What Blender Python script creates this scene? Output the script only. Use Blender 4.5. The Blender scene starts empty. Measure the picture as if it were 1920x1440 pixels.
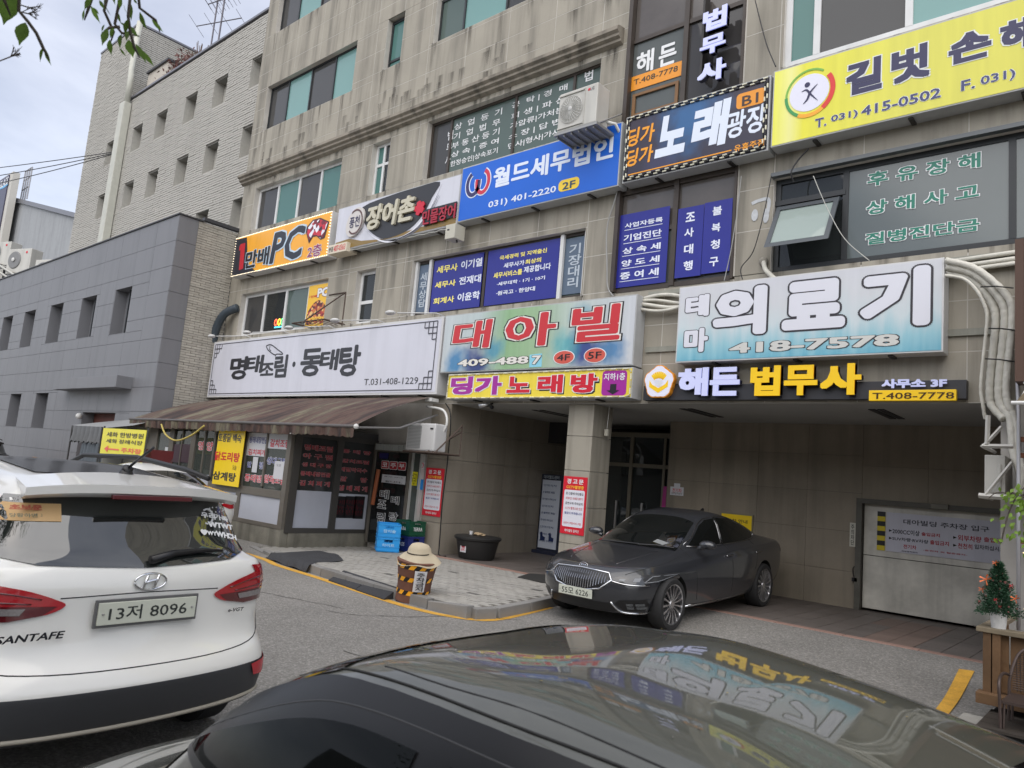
import bpy, bmesh, math, random
import numpy as np
from mathutils import Vector, Matrix
from mathutils.bvhtree import BVHTree
random.seed(7); rng = np.random.default_rng(7)
PI = math.pi
S = bpy.context.scene
COL = S.collection
# ---------------------------------------------------------------- camera
CAM_H = 1.75
cam_d = bpy.data.cameras.new('camera'); cam = bpy.data.objects.new('camera', cam_d); COL.objects.link(cam)
S.camera = cam
cam_d.sensor_width = 36.0; cam_d.lens = 36.0*1391.57/1920.0
cam_d.clip_start = 0.05; cam_d.clip_end = 2000
_y, _p, _r = 0.7233209, 0.1278263, 0.0874241
_fw = Vector((-math.sin(_y)*math.cos(_p), math.cos(_y)*math.cos(_p), math.sin(_p)))
_rt = Vector((math.cos(_y), math.sin(_y), 0)); _up = _rt.cross(_fw)
_r2 = _rt*math.cos(_r)+_up*math.sin(_r); _u2 = -_rt*math.sin(_r)+_up*math.cos(_r)
cam.matrix_world = Matrix(((_r2.x,_u2.x,-_fw.x,0),(_r2.y,_u2.y,-_fw.y,0),(_r2.z,_u2.z,-_fw.z,CAM_H),(0,0,0,1)))
cam_d.dof.use_dof = True; cam_d.dof.focus_distance = 12.0; cam_d.dof.aperture_fstop = 7.0
# ---------------------------------------------------------------- world: overcast sky with soft clouds
SUN_EL, SUN_AZ = math.radians(50), math.radians(152)
world = bpy.data.worlds.new('World'); S.world = world; world.use_nodes = True
wn = world.node_tree; wn.nodes.clear()
def wnode(t, **k):
    n = wn.nodes.new(t)
    for a, b in k.items(): setattr(n, a, b)
    return n
wo = wnode('ShaderNodeOutputWorld'); bg = wnode('ShaderNodeBackground'); bg2 = wnode('ShaderNodeBackground')
add = wnode('ShaderNodeAddShader')
sky = wnode('ShaderNodeTexSky', sky_type='NISHITA'); sky.sun_disc = False
sky.sun_elevation = SUN_EL; sky.sun_rotation = SUN_AZ
bg.inputs[1].default_value = 0.05
wn.links.new(sky.outputs[0], bg.inputs[0])
tc = wnode('ShaderNodeTexCoord'); mp = wnode('ShaderNodeMapping'); mp.inputs['Scale'].default_value = (1.2, 1.2, 3.2)
nz = wnode('ShaderNodeTexNoise'); nz.inputs['Scale'].default_value = 1.7; nz.inputs['Detail'].default_value = 6; nz.inputs['Roughness'].default_value = 0.55
nz.inputs['Distortion'].default_value = 0.4
cr = wnode('ShaderNodeValToRGB')
cr.color_ramp.elements[0].position = 0.33; cr.color_ramp.elements[0].color = (0.47, 0.48, 0.55, 1)
cr.color_ramp.elements[1].position = 0.68; cr.color_ramp.elements[1].color = (0.90, 0.895, 0.94, 1)
wn.links.new(tc.outputs['Generated'], mp.inputs[0]); wn.links.new(mp.outputs[0], nz.inputs[0])
wn.links.new(nz.outputs[0], cr.inputs[0]); wn.links.new(cr.outputs[0], bg2.inputs[0]); bg2.inputs[1].default_value = 0.62
wn.links.new(bg.outputs[0], add.inputs[0]); wn.links.new(bg2.outputs[0], add.inputs[1]); wn.links.new(add.outputs[0], wo.inputs[0])
# ---------------------------------------------------------------- sun (veiled by cloud)
sd = bpy.data.lights.new('sun', 'SUN'); sd.energy = 1.8; sd.angle = math.radians(88); sd.color = (1.0, 0.945, 0.86)
sun = bpy.data.objects.new('sun', sd); COL.objects.link(sun)
_sv = Vector((math.sin(SUN_AZ)*math.cos(SUN_EL), math.cos(SUN_AZ)*math.cos(SUN_EL), math.sin(SUN_EL)))
sun.rotation_euler = _sv.to_track_quat('Z', 'Y').to_euler(); sun.location = (0, 0, 30)
S.view_settings.view_transform = 'Standard'; S.view_settings.look = 'None'
S.view_settings.exposure = 0.62; S.view_settings.gamma = 1.0; S.view_settings.use_curve_mapping = False

# ================================================================ materials
def lin(r, g=None, b=None):
    if g is None: g = b = r
    f = lambda c: ((c/255+0.055)/1.055)**2.4 if c > 10 else c/255/12.92
    return (f(r), f(g), f(b))
MATS = {}
def mat(name, base, rough=.6, metal=0., var=0., vscale=3., bump=0., bscale=40., streak=0., speck=0., sscale=160., rnd=0.,
        coat=0., spec=.5, emis=0., alpha=None, bumpd=.02, agg=0., ascale=70.):
    if name in MATS: return MATS[name]
    m = bpy.data.materials.new(name); m.use_nodes = True; MATS[name] = m
    nt = m.node_tree; N, L = nt.nodes, nt.links; b = N['Principled BSDF']
    b.inputs['Roughness'].default_value = rough; b.inputs['Metallic'].default_value = metal
    b.inputs['Coat Weight'].default_value = coat; b.inputs['Coat Roughness'].default_value = .02
    b.inputs['Specular IOR Level'].default_value = spec
    base4 = (*base[:3], 1)
    b.inputs['Base Color'].default_value = base4
    if emis:
        b.inputs['Emission Color'].default_value = base4; b.inputs['Emission Strength'].default_value = emis
    need = var or streak or speck or rnd or bump or agg
    if not need: return m
    geo = N.new('ShaderNodeNewGeometry')
    def math_(op, a, c, clamp=False):
        n = N.new('ShaderNodeMath'); n.operation = op; n.use_clamp = clamp
        for i, v in enumerate((a, c)):
            if isinstance(v, (int, float)): n.inputs[i].default_value = v
            else: L.new(v, n.inputs[i])
        return n.outputs[0]
    def noise(scale, detail=4, sc=None, rough_=.6):
        n = N.new('ShaderNodeTexNoise'); n.inputs['Scale'].default_value = scale; n.inputs['Detail'].default_value = detail
        n.inputs['Roughness'].default_value = rough_
        if sc:
            mp_ = N.new('ShaderNodeMapping'); mp_.inputs['Scale'].default_value = sc
            L.new(geo.outputs['Position'], mp_.inputs[0]); L.new(mp_.outputs[0], n.inputs[0])
        else: L.new(geo.outputs['Position'], n.inputs[0])
        return n.outputs[0]
    f = None
    def mul(f, g): return g if f is None else math_('MULTIPLY', f, g)
    if var:
        f = mul(f, math_('ADD', math_('MULTIPLY', math_('SUBTRACT', noise(vscale, 6), .5), 2*var*2), 1))
    if streak:
        s1 = math_('MULTIPLY', math_('SUBTRACT', noise(1, 4, (3.2, 3.2, .22)), .46), 5, True)
        s2 = noise(.55, 3)
        f = mul(f, math_('SUBTRACT', 1, math_('MULTIPLY', math_('MULTIPLY', s1, s2), streak*2)))
    if speck:
        f = mul(f, math_('ADD', math_('MULTIPLY', math_('SUBTRACT', noise(sscale, 2, None, .9), .5), speck*4), 1))
    if agg:
        vo = N.new('ShaderNodeTexVoronoi'); vo.inputs['Scale'].default_value = ascale; L.new(geo.outputs['Position'], vo.inputs[0])
        sc_ = N.new('ShaderNodeSeparateColor'); L.new(vo.outputs['Color'], sc_.inputs[0])
        f = mul(f, math_('ADD', math_('MULTIPLY', math_('SUBTRACT', math_('POWER', sc_.outputs[0], 2.2), .31), 2*agg), 1))
    if rnd:
        oi = N.new('ShaderNodeObjectInfo')
        f = mul(f, math_('ADD', math_('MULTIPLY', math_('SUBTRACT', oi.outputs['Random'], .5), 2*rnd), 1))
    if f is not None:
        mx = N.new('ShaderNodeMix'); mx.data_type = 'RGBA'; mx.blend_type = 'MULTIPLY'; mx.inputs[0].default_value = 1
        mx.inputs[6].default_value = base4
        cmb = N.new('ShaderNodeCombineColor')
        f = math_('MAXIMUM', f, .05)
        for i in range(3): L.new(f, cmb.inputs[i])
        L.new(cmb.outputs[0], mx.inputs[7]); L.new(mx.outputs[2], b.inputs['Base Color'])
        if emis: L.new(mx.outputs[2], b.inputs['Emission Color'])
    if bump:
        bn = N.new('ShaderNodeBump'); bn.inputs['Strength'].default_value = bump; bn.inputs['Distance'].default_value = bumpd
        L.new(noise(bscale, 5), bn.inputs['Height']); L.new(bn.outputs[0], b.inputs['Normal'])
    return m

def mat_ramp(name, axis, stops, rough=.4, streaks=0., emis=0., spots=(), wave=0.):
    """printed sign face: colour stops along world x or z, faded streaks, soft coloured spots"""
    if name in MATS: return MATS[name]
    m = bpy.data.materials.new(name); m.use_nodes = True; MATS[name] = m
    nt = m.node_tree; N, L = nt.nodes, nt.links; b = N['Principled BSDF']; b.inputs['Roughness'].default_value = rough
    geo = N.new('ShaderNodeNewGeometry'); sep = N.new('ShaderNodeSeparateXYZ'); L.new(geo.outputs['Position'], sep.inputs[0])
    src = sep.outputs['XYZ'.index(axis)]
    if wave:
        n = N.new('ShaderNodeTexNoise'); n.inputs['Scale'].default_value = 1.0; n.inputs['Detail'].default_value = 5
        mp_ = N.new('ShaderNodeMapping'); mp_.inputs['Scale'].default_value = (5, 5, .5) if axis == 'Z' else (3, 3, 3)
        L.new(geo.outputs['Position'], mp_.inputs[0]); L.new(mp_.outputs[0], n.inputs[0])
        a = N.new('ShaderNodeMath'); a.operation = 'MULTIPLY_ADD'; L.new(n.outputs[0], a.inputs[0]); a.inputs[1].default_value = wave; L.new(src, a.inputs[2])
        s = N.new('ShaderNodeMath'); s.operation = 'SUBTRACT'; L.new(a.outputs[0], s.inputs[0]); s.inputs[1].default_value = wave*.5; src = s.outputs[0]
    mr = N.new('ShaderNodeMapRange'); mr.inputs[1].default_value = stops[0][0]; mr.inputs[2].default_value = stops[-1][0]
    L.new(src, mr.inputs[0])
    rp = N.new('ShaderNodeValToRGB'); L.new(mr.outputs[0], rp.inputs[0])
    lo, hi = stops[0][0], stops[-1][0]
    while len(rp.color_ramp.elements) < len(stops): rp.color_ramp.elements.new(.5)
    for e, (p, c) in zip(rp.color_ramp.elements, stops):
        e.position = (p-lo)/(hi-lo); e.color = (*c, 1)
    out = rp.outputs[0]
    for (cx, cz, r, c, amt) in spots:
        v = N.new('ShaderNodeVectorMath'); v.operation = 'DISTANCE'
        cmb = N.new('ShaderNodeCombineXYZ'); L.new(sep.outputs[0], cmb.inputs[0]); L.new(sep.outputs[2], cmb.inputs[2])
        L.new(cmb.outputs[0], v.inputs[0]); v.inputs[1].default_value = (cx, 0, cz)
        n = N.new('ShaderNodeTexNoise'); n.inputs['Scale'].default_value = 4; L.new(geo.outputs['Position'], n.inputs[0])
        a = N.new('ShaderNodeMath'); a.operation = 'MULTIPLY_ADD'; L.new(n.outputs[0], a.inputs[0]); a.inputs[1].default_value = -r*.9; L.new(v.outputs['Value'], a.inputs[2])
        mr2 = N.new('ShaderNodeMapRange'); mr2.inputs[1].default_value = -r*.2; mr2.inputs[2].default_value = r*.55
        mr2.inputs[3].default_value = amt; mr2.inputs[4].default_value = 0; L.new(a.outputs[0], mr2.inputs[0])
        mx = N.new('ShaderNodeMix'); mx.data_type = 'RGBA'; L.new(mr2.outputs[0], mx.inputs[0]); L.new(out, mx.inputs[6]); mx.inputs[7].default_value = (*c, 1)
        out = mx.outputs[2]
    if streaks:
        n = N.new('ShaderNodeTexNoise'); n.inputs['Scale'].default_value = 1; n.inputs['Detail'].default_value = 5
        mp_ = N.new('ShaderNodeMapping'); mp_.inputs['Scale'].default_value = (9, 9, .7)
        L.new(geo.outputs['Position'], mp_.inputs[0]); L.new(mp_.outputs[0], n.inputs[0])
        mr3 = N.new('ShaderNodeMapRange'); mr3.inputs[1].default_value = .3; mr3.inputs[2].default_value = .7
        mr3.inputs[3].default_value = 1-streaks; mr3.inputs[4].default_value = 1.0; L.new(n.outputs[0], mr3.inputs[0])
        cc = N.new('ShaderNodeCombineColor')
        for i in range(3): L.new(mr3.outputs[0], cc.inputs[i])
        mx = N.new('ShaderNodeMix'); mx.data_type = 'RGBA'; mx.blend_type = 'MULTIPLY'; mx.inputs[0].default_value = 1
        L.new(out, mx.inputs[6]); L.new(cc.outputs[0], mx.inputs[7]); out = mx.outputs[2]
    L.new(out, b.inputs['Base Color'])
    if emis: L.new(out, b.inputs['Emission Color']); b.inputs['Emission Strength'].default_value = emis
    return m

def mat_glass(name, tint, mix=.55, rough=.02, ior=1.5):
    """window glass: tinted see-through plus fresnel reflection"""
    if name in MATS: return MATS[name]
    m = bpy.data.materials.new(name); m.use_nodes = True; MATS[name] = m
    nt = m.node_tree; N, L = nt.nodes, nt.links; N.clear()
    o = N.new('ShaderNodeOutputMaterial'); tr = N.new('ShaderNodeBsdfTransparent'); tr.inputs[0].default_value = (*tint, 1)
    df = N.new('ShaderNodeBsdfDiffuse'); df.inputs[0].default_value = (*tint, 1)
    gl = N.new('ShaderNodeBsdfGlossy'); gl.inputs['Roughness'].default_value = rough
    fr = N.new('ShaderNodeFresnel'); fr.inputs[0].default_value = ior
    gp = N.new('ShaderNodeNewGeometry'); nz_ = N.new('ShaderNodeTexNoise'); nz_.inputs['Scale'].default_value = 1.3; nz_.inputs['Detail'].default_value = 1; L.new(gp.outputs['Position'], nz_.inputs[0])
    bp = N.new('ShaderNodeBump'); bp.inputs['Strength'].default_value = .5; bp.inputs['Distance'].default_value = .02; L.new(nz_.outputs[0], bp.inputs['Height']); L.new(bp.outputs[0], gl.inputs['Normal'])
    m1 = N.new('ShaderNodeMixShader'); m1.inputs[0].default_value = mix; L.new(tr.outputs[0], m1.inputs[1]); L.new(df.outputs[0], m1.inputs[2])
    m2 = N.new('ShaderNodeMixShader'); L.new(fr.outputs[0], m2.inputs[0]); L.new(m1.outputs[0], m2.inputs[1]); L.new(gl.outputs[0], m2.inputs[2])
    L.new(m2.outputs[0], o.inputs[0]); return m

WHITE = mat('white_vinyl', (.78, .79, .80), .35)
OFFWHITE = mat('aged_white_paint', (.62, .62, .60), .5, var=.08, vscale=4)
BLACK = mat('black_vinyl', (.012, .012, .014), .4)
DARKM = mat('dark_bronze_aluminium', (.035, .032, .03), .4, metal=.3)
STEEL = mat('brushed_steel', (.45, .45, .45), .35, metal=1)
CHROME = mat('chrome', (.75, .76, .78), .08, metal=1)
RUBBER = mat('rubber', (.018, .018, .018), .75, bump=.2, bscale=200)

# ================================================================ objects and mesh helpers
def tag(o, label=None, cat=None, group=None, kind=None):
    if label: o['label'] = label
    if cat: o['category'] = cat
    if group: o['group'] = group
    if kind: o['kind'] = kind
    return o
def thing(name, label, cat, loc=(0, 0, 0), rotz=0., group=None):
    o = bpy.data.objects.new(name, None); COL.objects.link(o); o.location = loc; o.rotation_euler = (0, 0, rotz)
    o.empty_display_size = .2
    return tag(o, label, cat, group)
SPLIT = {'leg', 'pole', 'post', 'wire_tie', 'white_stile', 'arm', 'rail', 'mounting_foot', 'soffit_vent', 'plate_bolt', 'mast', 'bulb', 'drape'}
class MB:
    def __init__(s): s.v = []; s.f = []; s.mi = []; s.cur = 0
    def add(s, vs, fs, mi=None):
        n = len(s.v); s.v += [tuple(map(float, p)) for p in vs]; s.f += [tuple(i+n for i in f) for f in fs]
        s.mi += [s.cur if mi is None else mi]*len(fs); return s
    def box(s, x0, x1, y0, y1, z0, z1, mi=None):
        return s.add([(x0,y0,z0),(x1,y0,z0),(x1,y1,z0),(x0,y1,z0),(x0,y0,z1),(x1,y0,z1),(x1,y1,z1),(x0,y1,z1)],
                     [(3,2,1,0),(4,5,6,7),(0,1,5,4),(1,2,6,5),(2,3,7,6),(3,0,4,7)], mi)
    def obox(s, c, ax, ay, az, mi=None):
        c, ax, ay, az = map(Vector, (c, ax, ay, az)); vs = []
        for k in (-1, 1):
            for (i, j) in ((-1,-1),(1,-1),(1,1),(-1,1)): vs.append(c+ax*i*.5+ay*j*.5+az*k*.5)
        return s.add(vs, [(3,2,1,0),(4,5,6,7),(0,1,5,4),(1,2,6,5),(2,3,7,6),(3,0,4,7)], mi)
    def prism(s, pts, a, b, plane='xz', mi=None):
        """extrude polygon: plane 'xz' between y=a (front) and y=b; 'xy' between z=a,b; 'yz' between x=a,b"""
        if plane == 'xz': q = lambda p, t: (p[0], t, p[1])
        elif plane == 'xy': q = lambda p, t: (p[0], p[1], t)
        else: q = lambda p, t: (t, p[0], p[1])
        n = len(pts); ar = sum(pts[i][0]*pts[(i+1)%n][1]-pts[(i+1)%n][0]*pts[i][1] for i in range(n))
        if ar < 0: pts = pts[::-1]
        vs = [q(p, a) for p in pts]+[q(p, b) for p in pts]
        fs = [tuple(range(n)), tuple(range(2*n-1, n-1, -1))]+[(i, i+n, (i+1)%n+n, (i+1)%n) for i in range(n)]
        return s.add(vs, fs, mi)
    def tube(s, path, r, n=8, mi=None, cap=True):
        path = [Vector(p) for p in path]; rs = r if isinstance(r, (list, tuple)) else [r]*len(path)
        vs = []; fs = []; prev = None
        for i, p in enumerate(path):
            t = (path[min(i+1, len(path)-1)]-path[max(i-1, 0)]).normalized()
            if prev is None:
                u = t.cross(Vector((0, 0, 1)) if abs(t.z) < .9 else Vector((1, 0, 0))).normalized()
            else:
                u = (prev-t*prev.dot(t)).normalized()
            prev = u; w = t.cross(u)
            for k in range(n):
                a = 2*PI*k/n; vs.append(p+(u*math.cos(a)+w*math.sin(a))*rs[i])
        for i in range(len(path)-1):
            for k in range(n):
                k2 = (k+1) % n; fs.append((i*n+k, i*n+k2, (i+1)*n+k2, (i+1)*n+k))
        if cap: fs.append(tuple(range(n-1, -1, -1))); fs.append(tuple((len(path)-1)*n+k for k in range(n)))
        return s.add(vs, fs, mi)
    def lathe(s, prof, c=(0, 0, 0), n=24, axis='z', mi=None, a0=0, a1=2*PI):
        vs = []; fs = []; full = abs(a1-a0-2*PI) < 1e-6; m = n if full else n+1
        for k in range(m):
            a = a0+(a1-a0)*k/n
            for (r, h) in prof:
                x, y = r*math.cos(a), r*math.sin(a)
                vs.append({'z': (c[0]+x, c[1]+y, c[2]+h), 'y': (c[0]+x, c[1]+h, c[2]+y), 'x': (c[0]+h, c[1]+x, c[2]+y)}[axis])
        q = len(prof)
        for k in range(n):
            k2 = (k+1) % m
            for i in range(q-1): fs.append((k*q+i, k2*q+i, k2*q+i+1, k*q+i+1))
        return s.add(vs, fs, mi)
    def sphere(s, c, r, n=8, mi=None, sc=(1, 1, 1)):
        prof = []; vs = []; fs = []
        for i in range(n//2+1):
            a = PI*i/(n//2)
            for k in range(n):
                b = 2*PI*k/n; vs.append((c[0]+r*sc[0]*math.sin(a)*math.cos(b), c[1]+r*sc[1]*math.sin(a)*math.sin(b), c[2]+r*sc[2]*math.cos(a)))
        for i in range(n//2):
            for k in range(n):
                fs.append((i*n+k, (i+1)*n+k, (i+1)*n+(k+1) % n, i*n+(k+1) % n))
        return s.add(vs, fs, mi)
    def islands(s):
        par = list(range(len(s.v)))
        def fd(a):
            while par[a] != a: par[a] = par[par[a]]; a = par[a]
            return a
        for f in s.f:
            for b in f[1:]: par[fd(f[0])] = fd(b)
        out = {}
        for f, mi in zip(s.f, s.mi): out.setdefault(fd(f[0]), []).append((f, mi))
        res = []
        for fs in out.values():
            ids = sorted({i for f, _ in fs for i in f}); mp_ = {i: k for k, i in enumerate(ids)}; q = MB()
            q.v = [s.v[i] for i in ids]; q.f = [tuple(mp_[i] for i in f) for f, _ in fs]; q.mi = [mi for _, mi in fs]; res.append(q)
        return res
    def build(s, name, m, parent=None, **k):
        if name in SPLIT:
            qs = s.islands()
            if len(qs) > 1: return [q.build1(name, m, parent, **k) for q in qs][0]
        return s.build1(name, m, parent, **k)
    def build1(s, name, m, parent=None, smooth=False, bevel=0., label=None, world_coords=True, fix=True, auto=None, kind=None):
        me = bpy.data.meshes.new(name); off = Vector((0, 0, 0))
        if parent is not None and world_coords:
            p = parent
            while p is not None: off = off+p.location; p = p.parent
        me.from_pydata([(a-off.x, b-off.y, c-off.z) for a, b, c in s.v], [], s.f)
        for q in (m if isinstance(m, (list, tuple)) else [m]): me.materials.append(q)
        if any(s.mi): me.polygons.foreach_set('material_index', s.mi)
        if fix or bevel:
            bm = bmesh.new(); bm.from_mesh(me)
            if fix: bmesh.ops.recalc_face_normals(bm, faces=bm.faces)
            if bevel: bmesh.ops.bevel(bm, geom=bm.edges[:], offset=bevel, segments=2, affect='EDGES', profile=.6, clamp_overlap=True)
            bm.to_mesh(me); bm.free()
        if smooth:
            me.polygons.foreach_set('use_smooth', [True]*len(me.polygons))
            if auto is not None: me.set_sharp_from_angle(angle=math.radians(auto))
        me.update()
        o = bpy.data.objects.new(name, me); COL.objects.link(o)
        if parent is not None: o.parent = parent
        if label: o['label'] = label
        if kind: o['kind'] = kind
        return o
def share(name, mesh, loc, scale=(1, 1, 1), parent=None, rot=(0, 0, 0)):
    o = bpy.data.objects.new(name, mesh); COL.objects.link(o); o.parent = parent
    off = Vector((0, 0, 0)); p = parent
    while p is not None: off = off+p.location; p = p.parent
    o.location = Vector(loc)-off; o.scale = scale; o.rotation_euler = rot
    return o
def copy_thing(root, loc, rotz=0., label=None, group=None):
    def cp(o, par):
        c = o.copy(); COL.objects.link(c); c.parent = par
        for ch in o.children: cp(ch, c)
        return c
    r = cp(root, None); r.location = loc; r.rotation_euler = (0, 0, rotz)
    if label: r['label'] = label
    if group: r['group'] = group
    return r
def unit_box(m, bev=.0):
    me = bpy.data.meshes.new('slab_shape'); b = MB().box(-.5, .5, -.5, .5, -.5, .5)
    me.from_pydata(b.v, [], b.f); me.materials.append(m); return me

# ---- lettering -------------------------------------------------
_TC = {}; _TRASH = []
def text_base(s, res, spacing, line, ext):
    k = (s, res, spacing, line, ext)
    if k in _TC: return _TC[k]
    cu = bpy.data.curves.new('lettering', 'FONT'); cu.body = s; cu.resolution_u = res; cu.extrude = .5 if ext else 0
    cu.space_character = spacing; cu.space_line = line; cu.align_x = 'CENTER' if '\n' in s else 'LEFT'
    o = bpy.data.objects.new('tmp', cu); me = bpy.data.meshes.new_from_object(o)
    v = np.array([p.co[:] for p in me.vertices]) if len(me.vertices) else np.zeros((0, 3))
    f = [tuple(p.vertices) for p in me.polygons]
    _TRASH.extend((o, cu, me)); _TC[k] = (v, f); return v, f
def text_geo(s, bold=0., res=2, spacing=1.0, line=1.0, ext=False, sq=None):
    """glyph outlines thickened by overlaying shifted copies (true dilation, counters stay open)"""
    v, f = text_base(s, res, spacing, line, ext)
    if bold < .004 or not len(v): return v, f
    rings = [(bold, 6 if bold < .03 else (8 if bold < .06 else 12))]+([(bold*.5, 6)] if bold > .055 else [])
    V, F_ = [v], list(f); n = len(v); c = 1
    if sq is None: sq = bold >= .045
    if sq is True or sq is False and bold > 9:
        q_ = [(-1, -1), (1, -1), (1, 1), (-1, 1), (0, -1), (1, 0), (0, 1), (-1, 0)]
        for (dx, dy) in q_: V.append(v+np.array([dx*bold*.9, dy*bold*.9, 0])); F_ += [tuple(i+n*c for i in q) for q in f]; c += 1
        return np.vstack(V), F_
    if bold > .05: rings = [(bold, 20), (bold*.5, 8)]
    for r, m in rings:
        for k in range(m):
            a = 2*PI*k/m+.26; V.append(v+np.array([r*math.cos(a), r*math.sin(a), 0])); F_ += [tuple(i+n*c for i in q) for q in f]; c += 1
    return np.vstack(V), F_
def letters(root, s, O, X, Y, Nn, w, h, layers, shear=0., name='lettering', res=2, spacing=1., line=1., thick=.003, step=.0025, world_coords=True, label=None, sq=None):
    """fit text s in the w x h box at O (lower left); X,Y,Nn unit axes; layers = [(material, bold)] front first"""
    X, Y, Nn, O = (np.array(tuple(q), float) for q in (X, Y, Nn, O)); mb = MB(); mats = []; ext = thick > .008
    v0, _ = text_geo(s, layers[0][1], res, spacing, line, ext, sq)
    if not len(v0): return None
    lo, hi = v0.min(0), v0.max(0); sx, sy = w/max(hi[0]-lo[0], 1e-6), h/max(hi[1]-lo[1], 1e-6)
    for i, (m, b) in enumerate(layers):
        v, f = text_geo(s, b, res, spacing, line, ext, sq); nb = len(text_base(s, res, spacing, line, ext)[0])
        d = (len(layers)-1-i)*step
        a_ = (v[:, 0]-lo[0])*sx; c_ = (v[:, 1]-lo[1])*sy; a_ = a_+shear*(c_-h/2)
        jit = -(np.arange(len(v))//max(nb, 1))*3e-5
        e_ = d+jit+(thick*(v[:, 2] > 0) if ext else thick)
        P = O+np.outer(a_, X)+np.outer(c_, Y)+np.outer(e_, Nn)
        mb.add(P.tolist(), f, i); mats.append(m)
    return mb.build(name, mats, root, fix=False, world_coords=world_coords, label=label)
def T(root, s, tl, br, y, layers, shear=0., hs=1., **k):
    """text on a wall facing -y: tl/br = (x,z) corners"""
    if hs != 1.: m_, h_ = (tl[1]+br[1])/2, abs(tl[1]-br[1])/2*hs; tl, br = (tl[0], m_+h_), (br[0], m_-h_)
    if not isinstance(layers, list): layers = [(layers, .015)]
    return letters(root, s, (tl[0], y, br[1]), (1, 0, 0), (0, 0, 1), (0, -1, 0), br[0]-tl[0], tl[1]-br[1], layers, shear, **k)
def TX(root, s, tl, br, x, layers, shear=0., hs=1., **k):
    """text on a wall facing +x: tl/br = (y,z)"""
    if hs != 1.: m_, h_ = (tl[1]+br[1])/2, abs(tl[1]-br[1])/2*hs; tl, br = (tl[0], m_+h_), (br[0], m_-h_)
    if not isinstance(layers, list): layers = [(layers, .015)]
    return letters(root, s, (x, tl[0], br[1]), (0, 1, 0), (0, 0, 1), (1, 0, 0), br[0]-tl[0], tl[1]-br[1], layers, shear, **k)
def poly(root, name, pts, y, m, t=.003, **k):
    return MB().prism(list(pts), y-t, y, 'xz').build(name, m, root, **k)
def rect(root, name, tl, br, y, m, t=.003, **k):
    return MB().box(tl[0], br[0], y-t, y, br[1], tl[1]).build(name, m, root, **k)
def smooth_pts(pts, n=6, closed=False):
    P = [Vector(p) for p in pts]; out = []; N_ = len(P); rngi = range(N_ if closed else N_-1)
    for i in rngi:
        g_ = (lambda j: P[j % N_]) if closed else (lambda j: P[max(0, min(N_-1, j))])
        p0, p1, p2, p3 = g_(i-1), g_(i), g_(i+1), g_(i+2)
        for k in range(n):
            t = k/n; out.append(.5*((2*p1)+(p2-p0)*t+(2*p0-5*p1+4*p2-p3)*t*t+(3*p1-3*p2+p3-p0)*t**3))
    if not closed: out.append(P[-1])
    return [tuple(q) for q in out]
def stroke(root, name, pts, width, y, m, t=.003, taper=False, closed=False, mb=None, mi=None):
    """flat painted stroke on a wall facing -y"""
    own = mb is None; mb = mb or MB(); P = [Vector((p[0], p[1])) for p in pts]; n = len(P)
    L_, R_ = [], []
    for i in range(n):
        a = P[(i-1) % n] if closed else P[max(0, i-1)]; b = P[(i+1) % n] if closed else P[min(n-1, i+1)]
        d = (b-a); d = d.normalized() if d.length > 1e-9 else Vector((1, 0)); nn = Vector((-d.y, d.x))
        w = width/2*(1 if not taper else max(.15, math.sin(PI*(i+.5)/n)))
        L_.append(P[i]+nn*w); R_.append(P[i]-nn*w)
    for i in range(n if closed else n-1):
        j = (i+1) % n
        q = [L_[i], R_[i], R_[j], L_[j]]
        vs = [(p.x, y-t, p.y) for p in q]+[(p.x, y, p.y) for p in q]
        mb.add(vs, [(0,1,2,3),(7,6,5,4),(0,4,5,1),(2,6,7,3),(1,5,6,2),(3,7,4,0)], mi)
    if own: return mb.build(name, m, root, fix=False)
def circle(cx, cz, rx, rz=None, n=28, a0=0, a1=2*PI):
    rz = rz or rx; full = abs(a1-a0-2*PI) < 1e-6
    return [(cx+rx*math.cos(a0+(a1-a0)*k/n), cz+rz*math.sin(a0+(a1-a0)*k/n)) for k in range(n if full else n+1)]
def rrect(tl, br, r, n=4):
    x0, z1 = tl; x1, z0 = br; out = []
    for (cx, cz, a) in ((x1-r, z1-r, 0), (x0+r, z1-r, 90), (x0+r, z0+r, 180), (x1-r, z0+r, 270)):
        for k in range(n+1):
            t = math.radians(a+90*k/n); out.append((cx+r*math.cos(t), cz+r*math.sin(t)))
    return out

# ---- walls with openings ---------------------------------------
def subtract(rects, holes):
    out = list(rects)
    for (hx0, hx1, hz0, hz1) in holes:
        nxt = []
        for (x0, x1, z0, z1) in out:
            if hx0 >= x1-1e-6 or hx1 <= x0+1e-6 or hz0 >= z1-1e-6 or hz1 <= z0+1e-6: nxt.append((x0, x1, z0, z1)); continue
            if hz0 > z0: nxt.append((x0, x1, z0, hz0))
            if hz1 < z1: nxt.append((x0, x1, hz1, z1))
            a, b = max(z0, hz0), min(z1, hz1)
            if hx0 > x0: nxt.append((x0, hx0, a, b))
            if hx1 < x1: nxt.append((hx1, x1, a, b))
        out = nxt
    return [r for r in out if r[1]-r[0] > .03 and r[3]-r[2] > .03]
def wall_mesh(x0, x1, z0, z1, y0, y1, holes, mb=None):
    mb = mb or MB()
    for r in subtract([(x0, x1, z0, z1)], holes): mb.box(r[0], r[1], y0, y1, r[2], r[3])
    return mb
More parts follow.
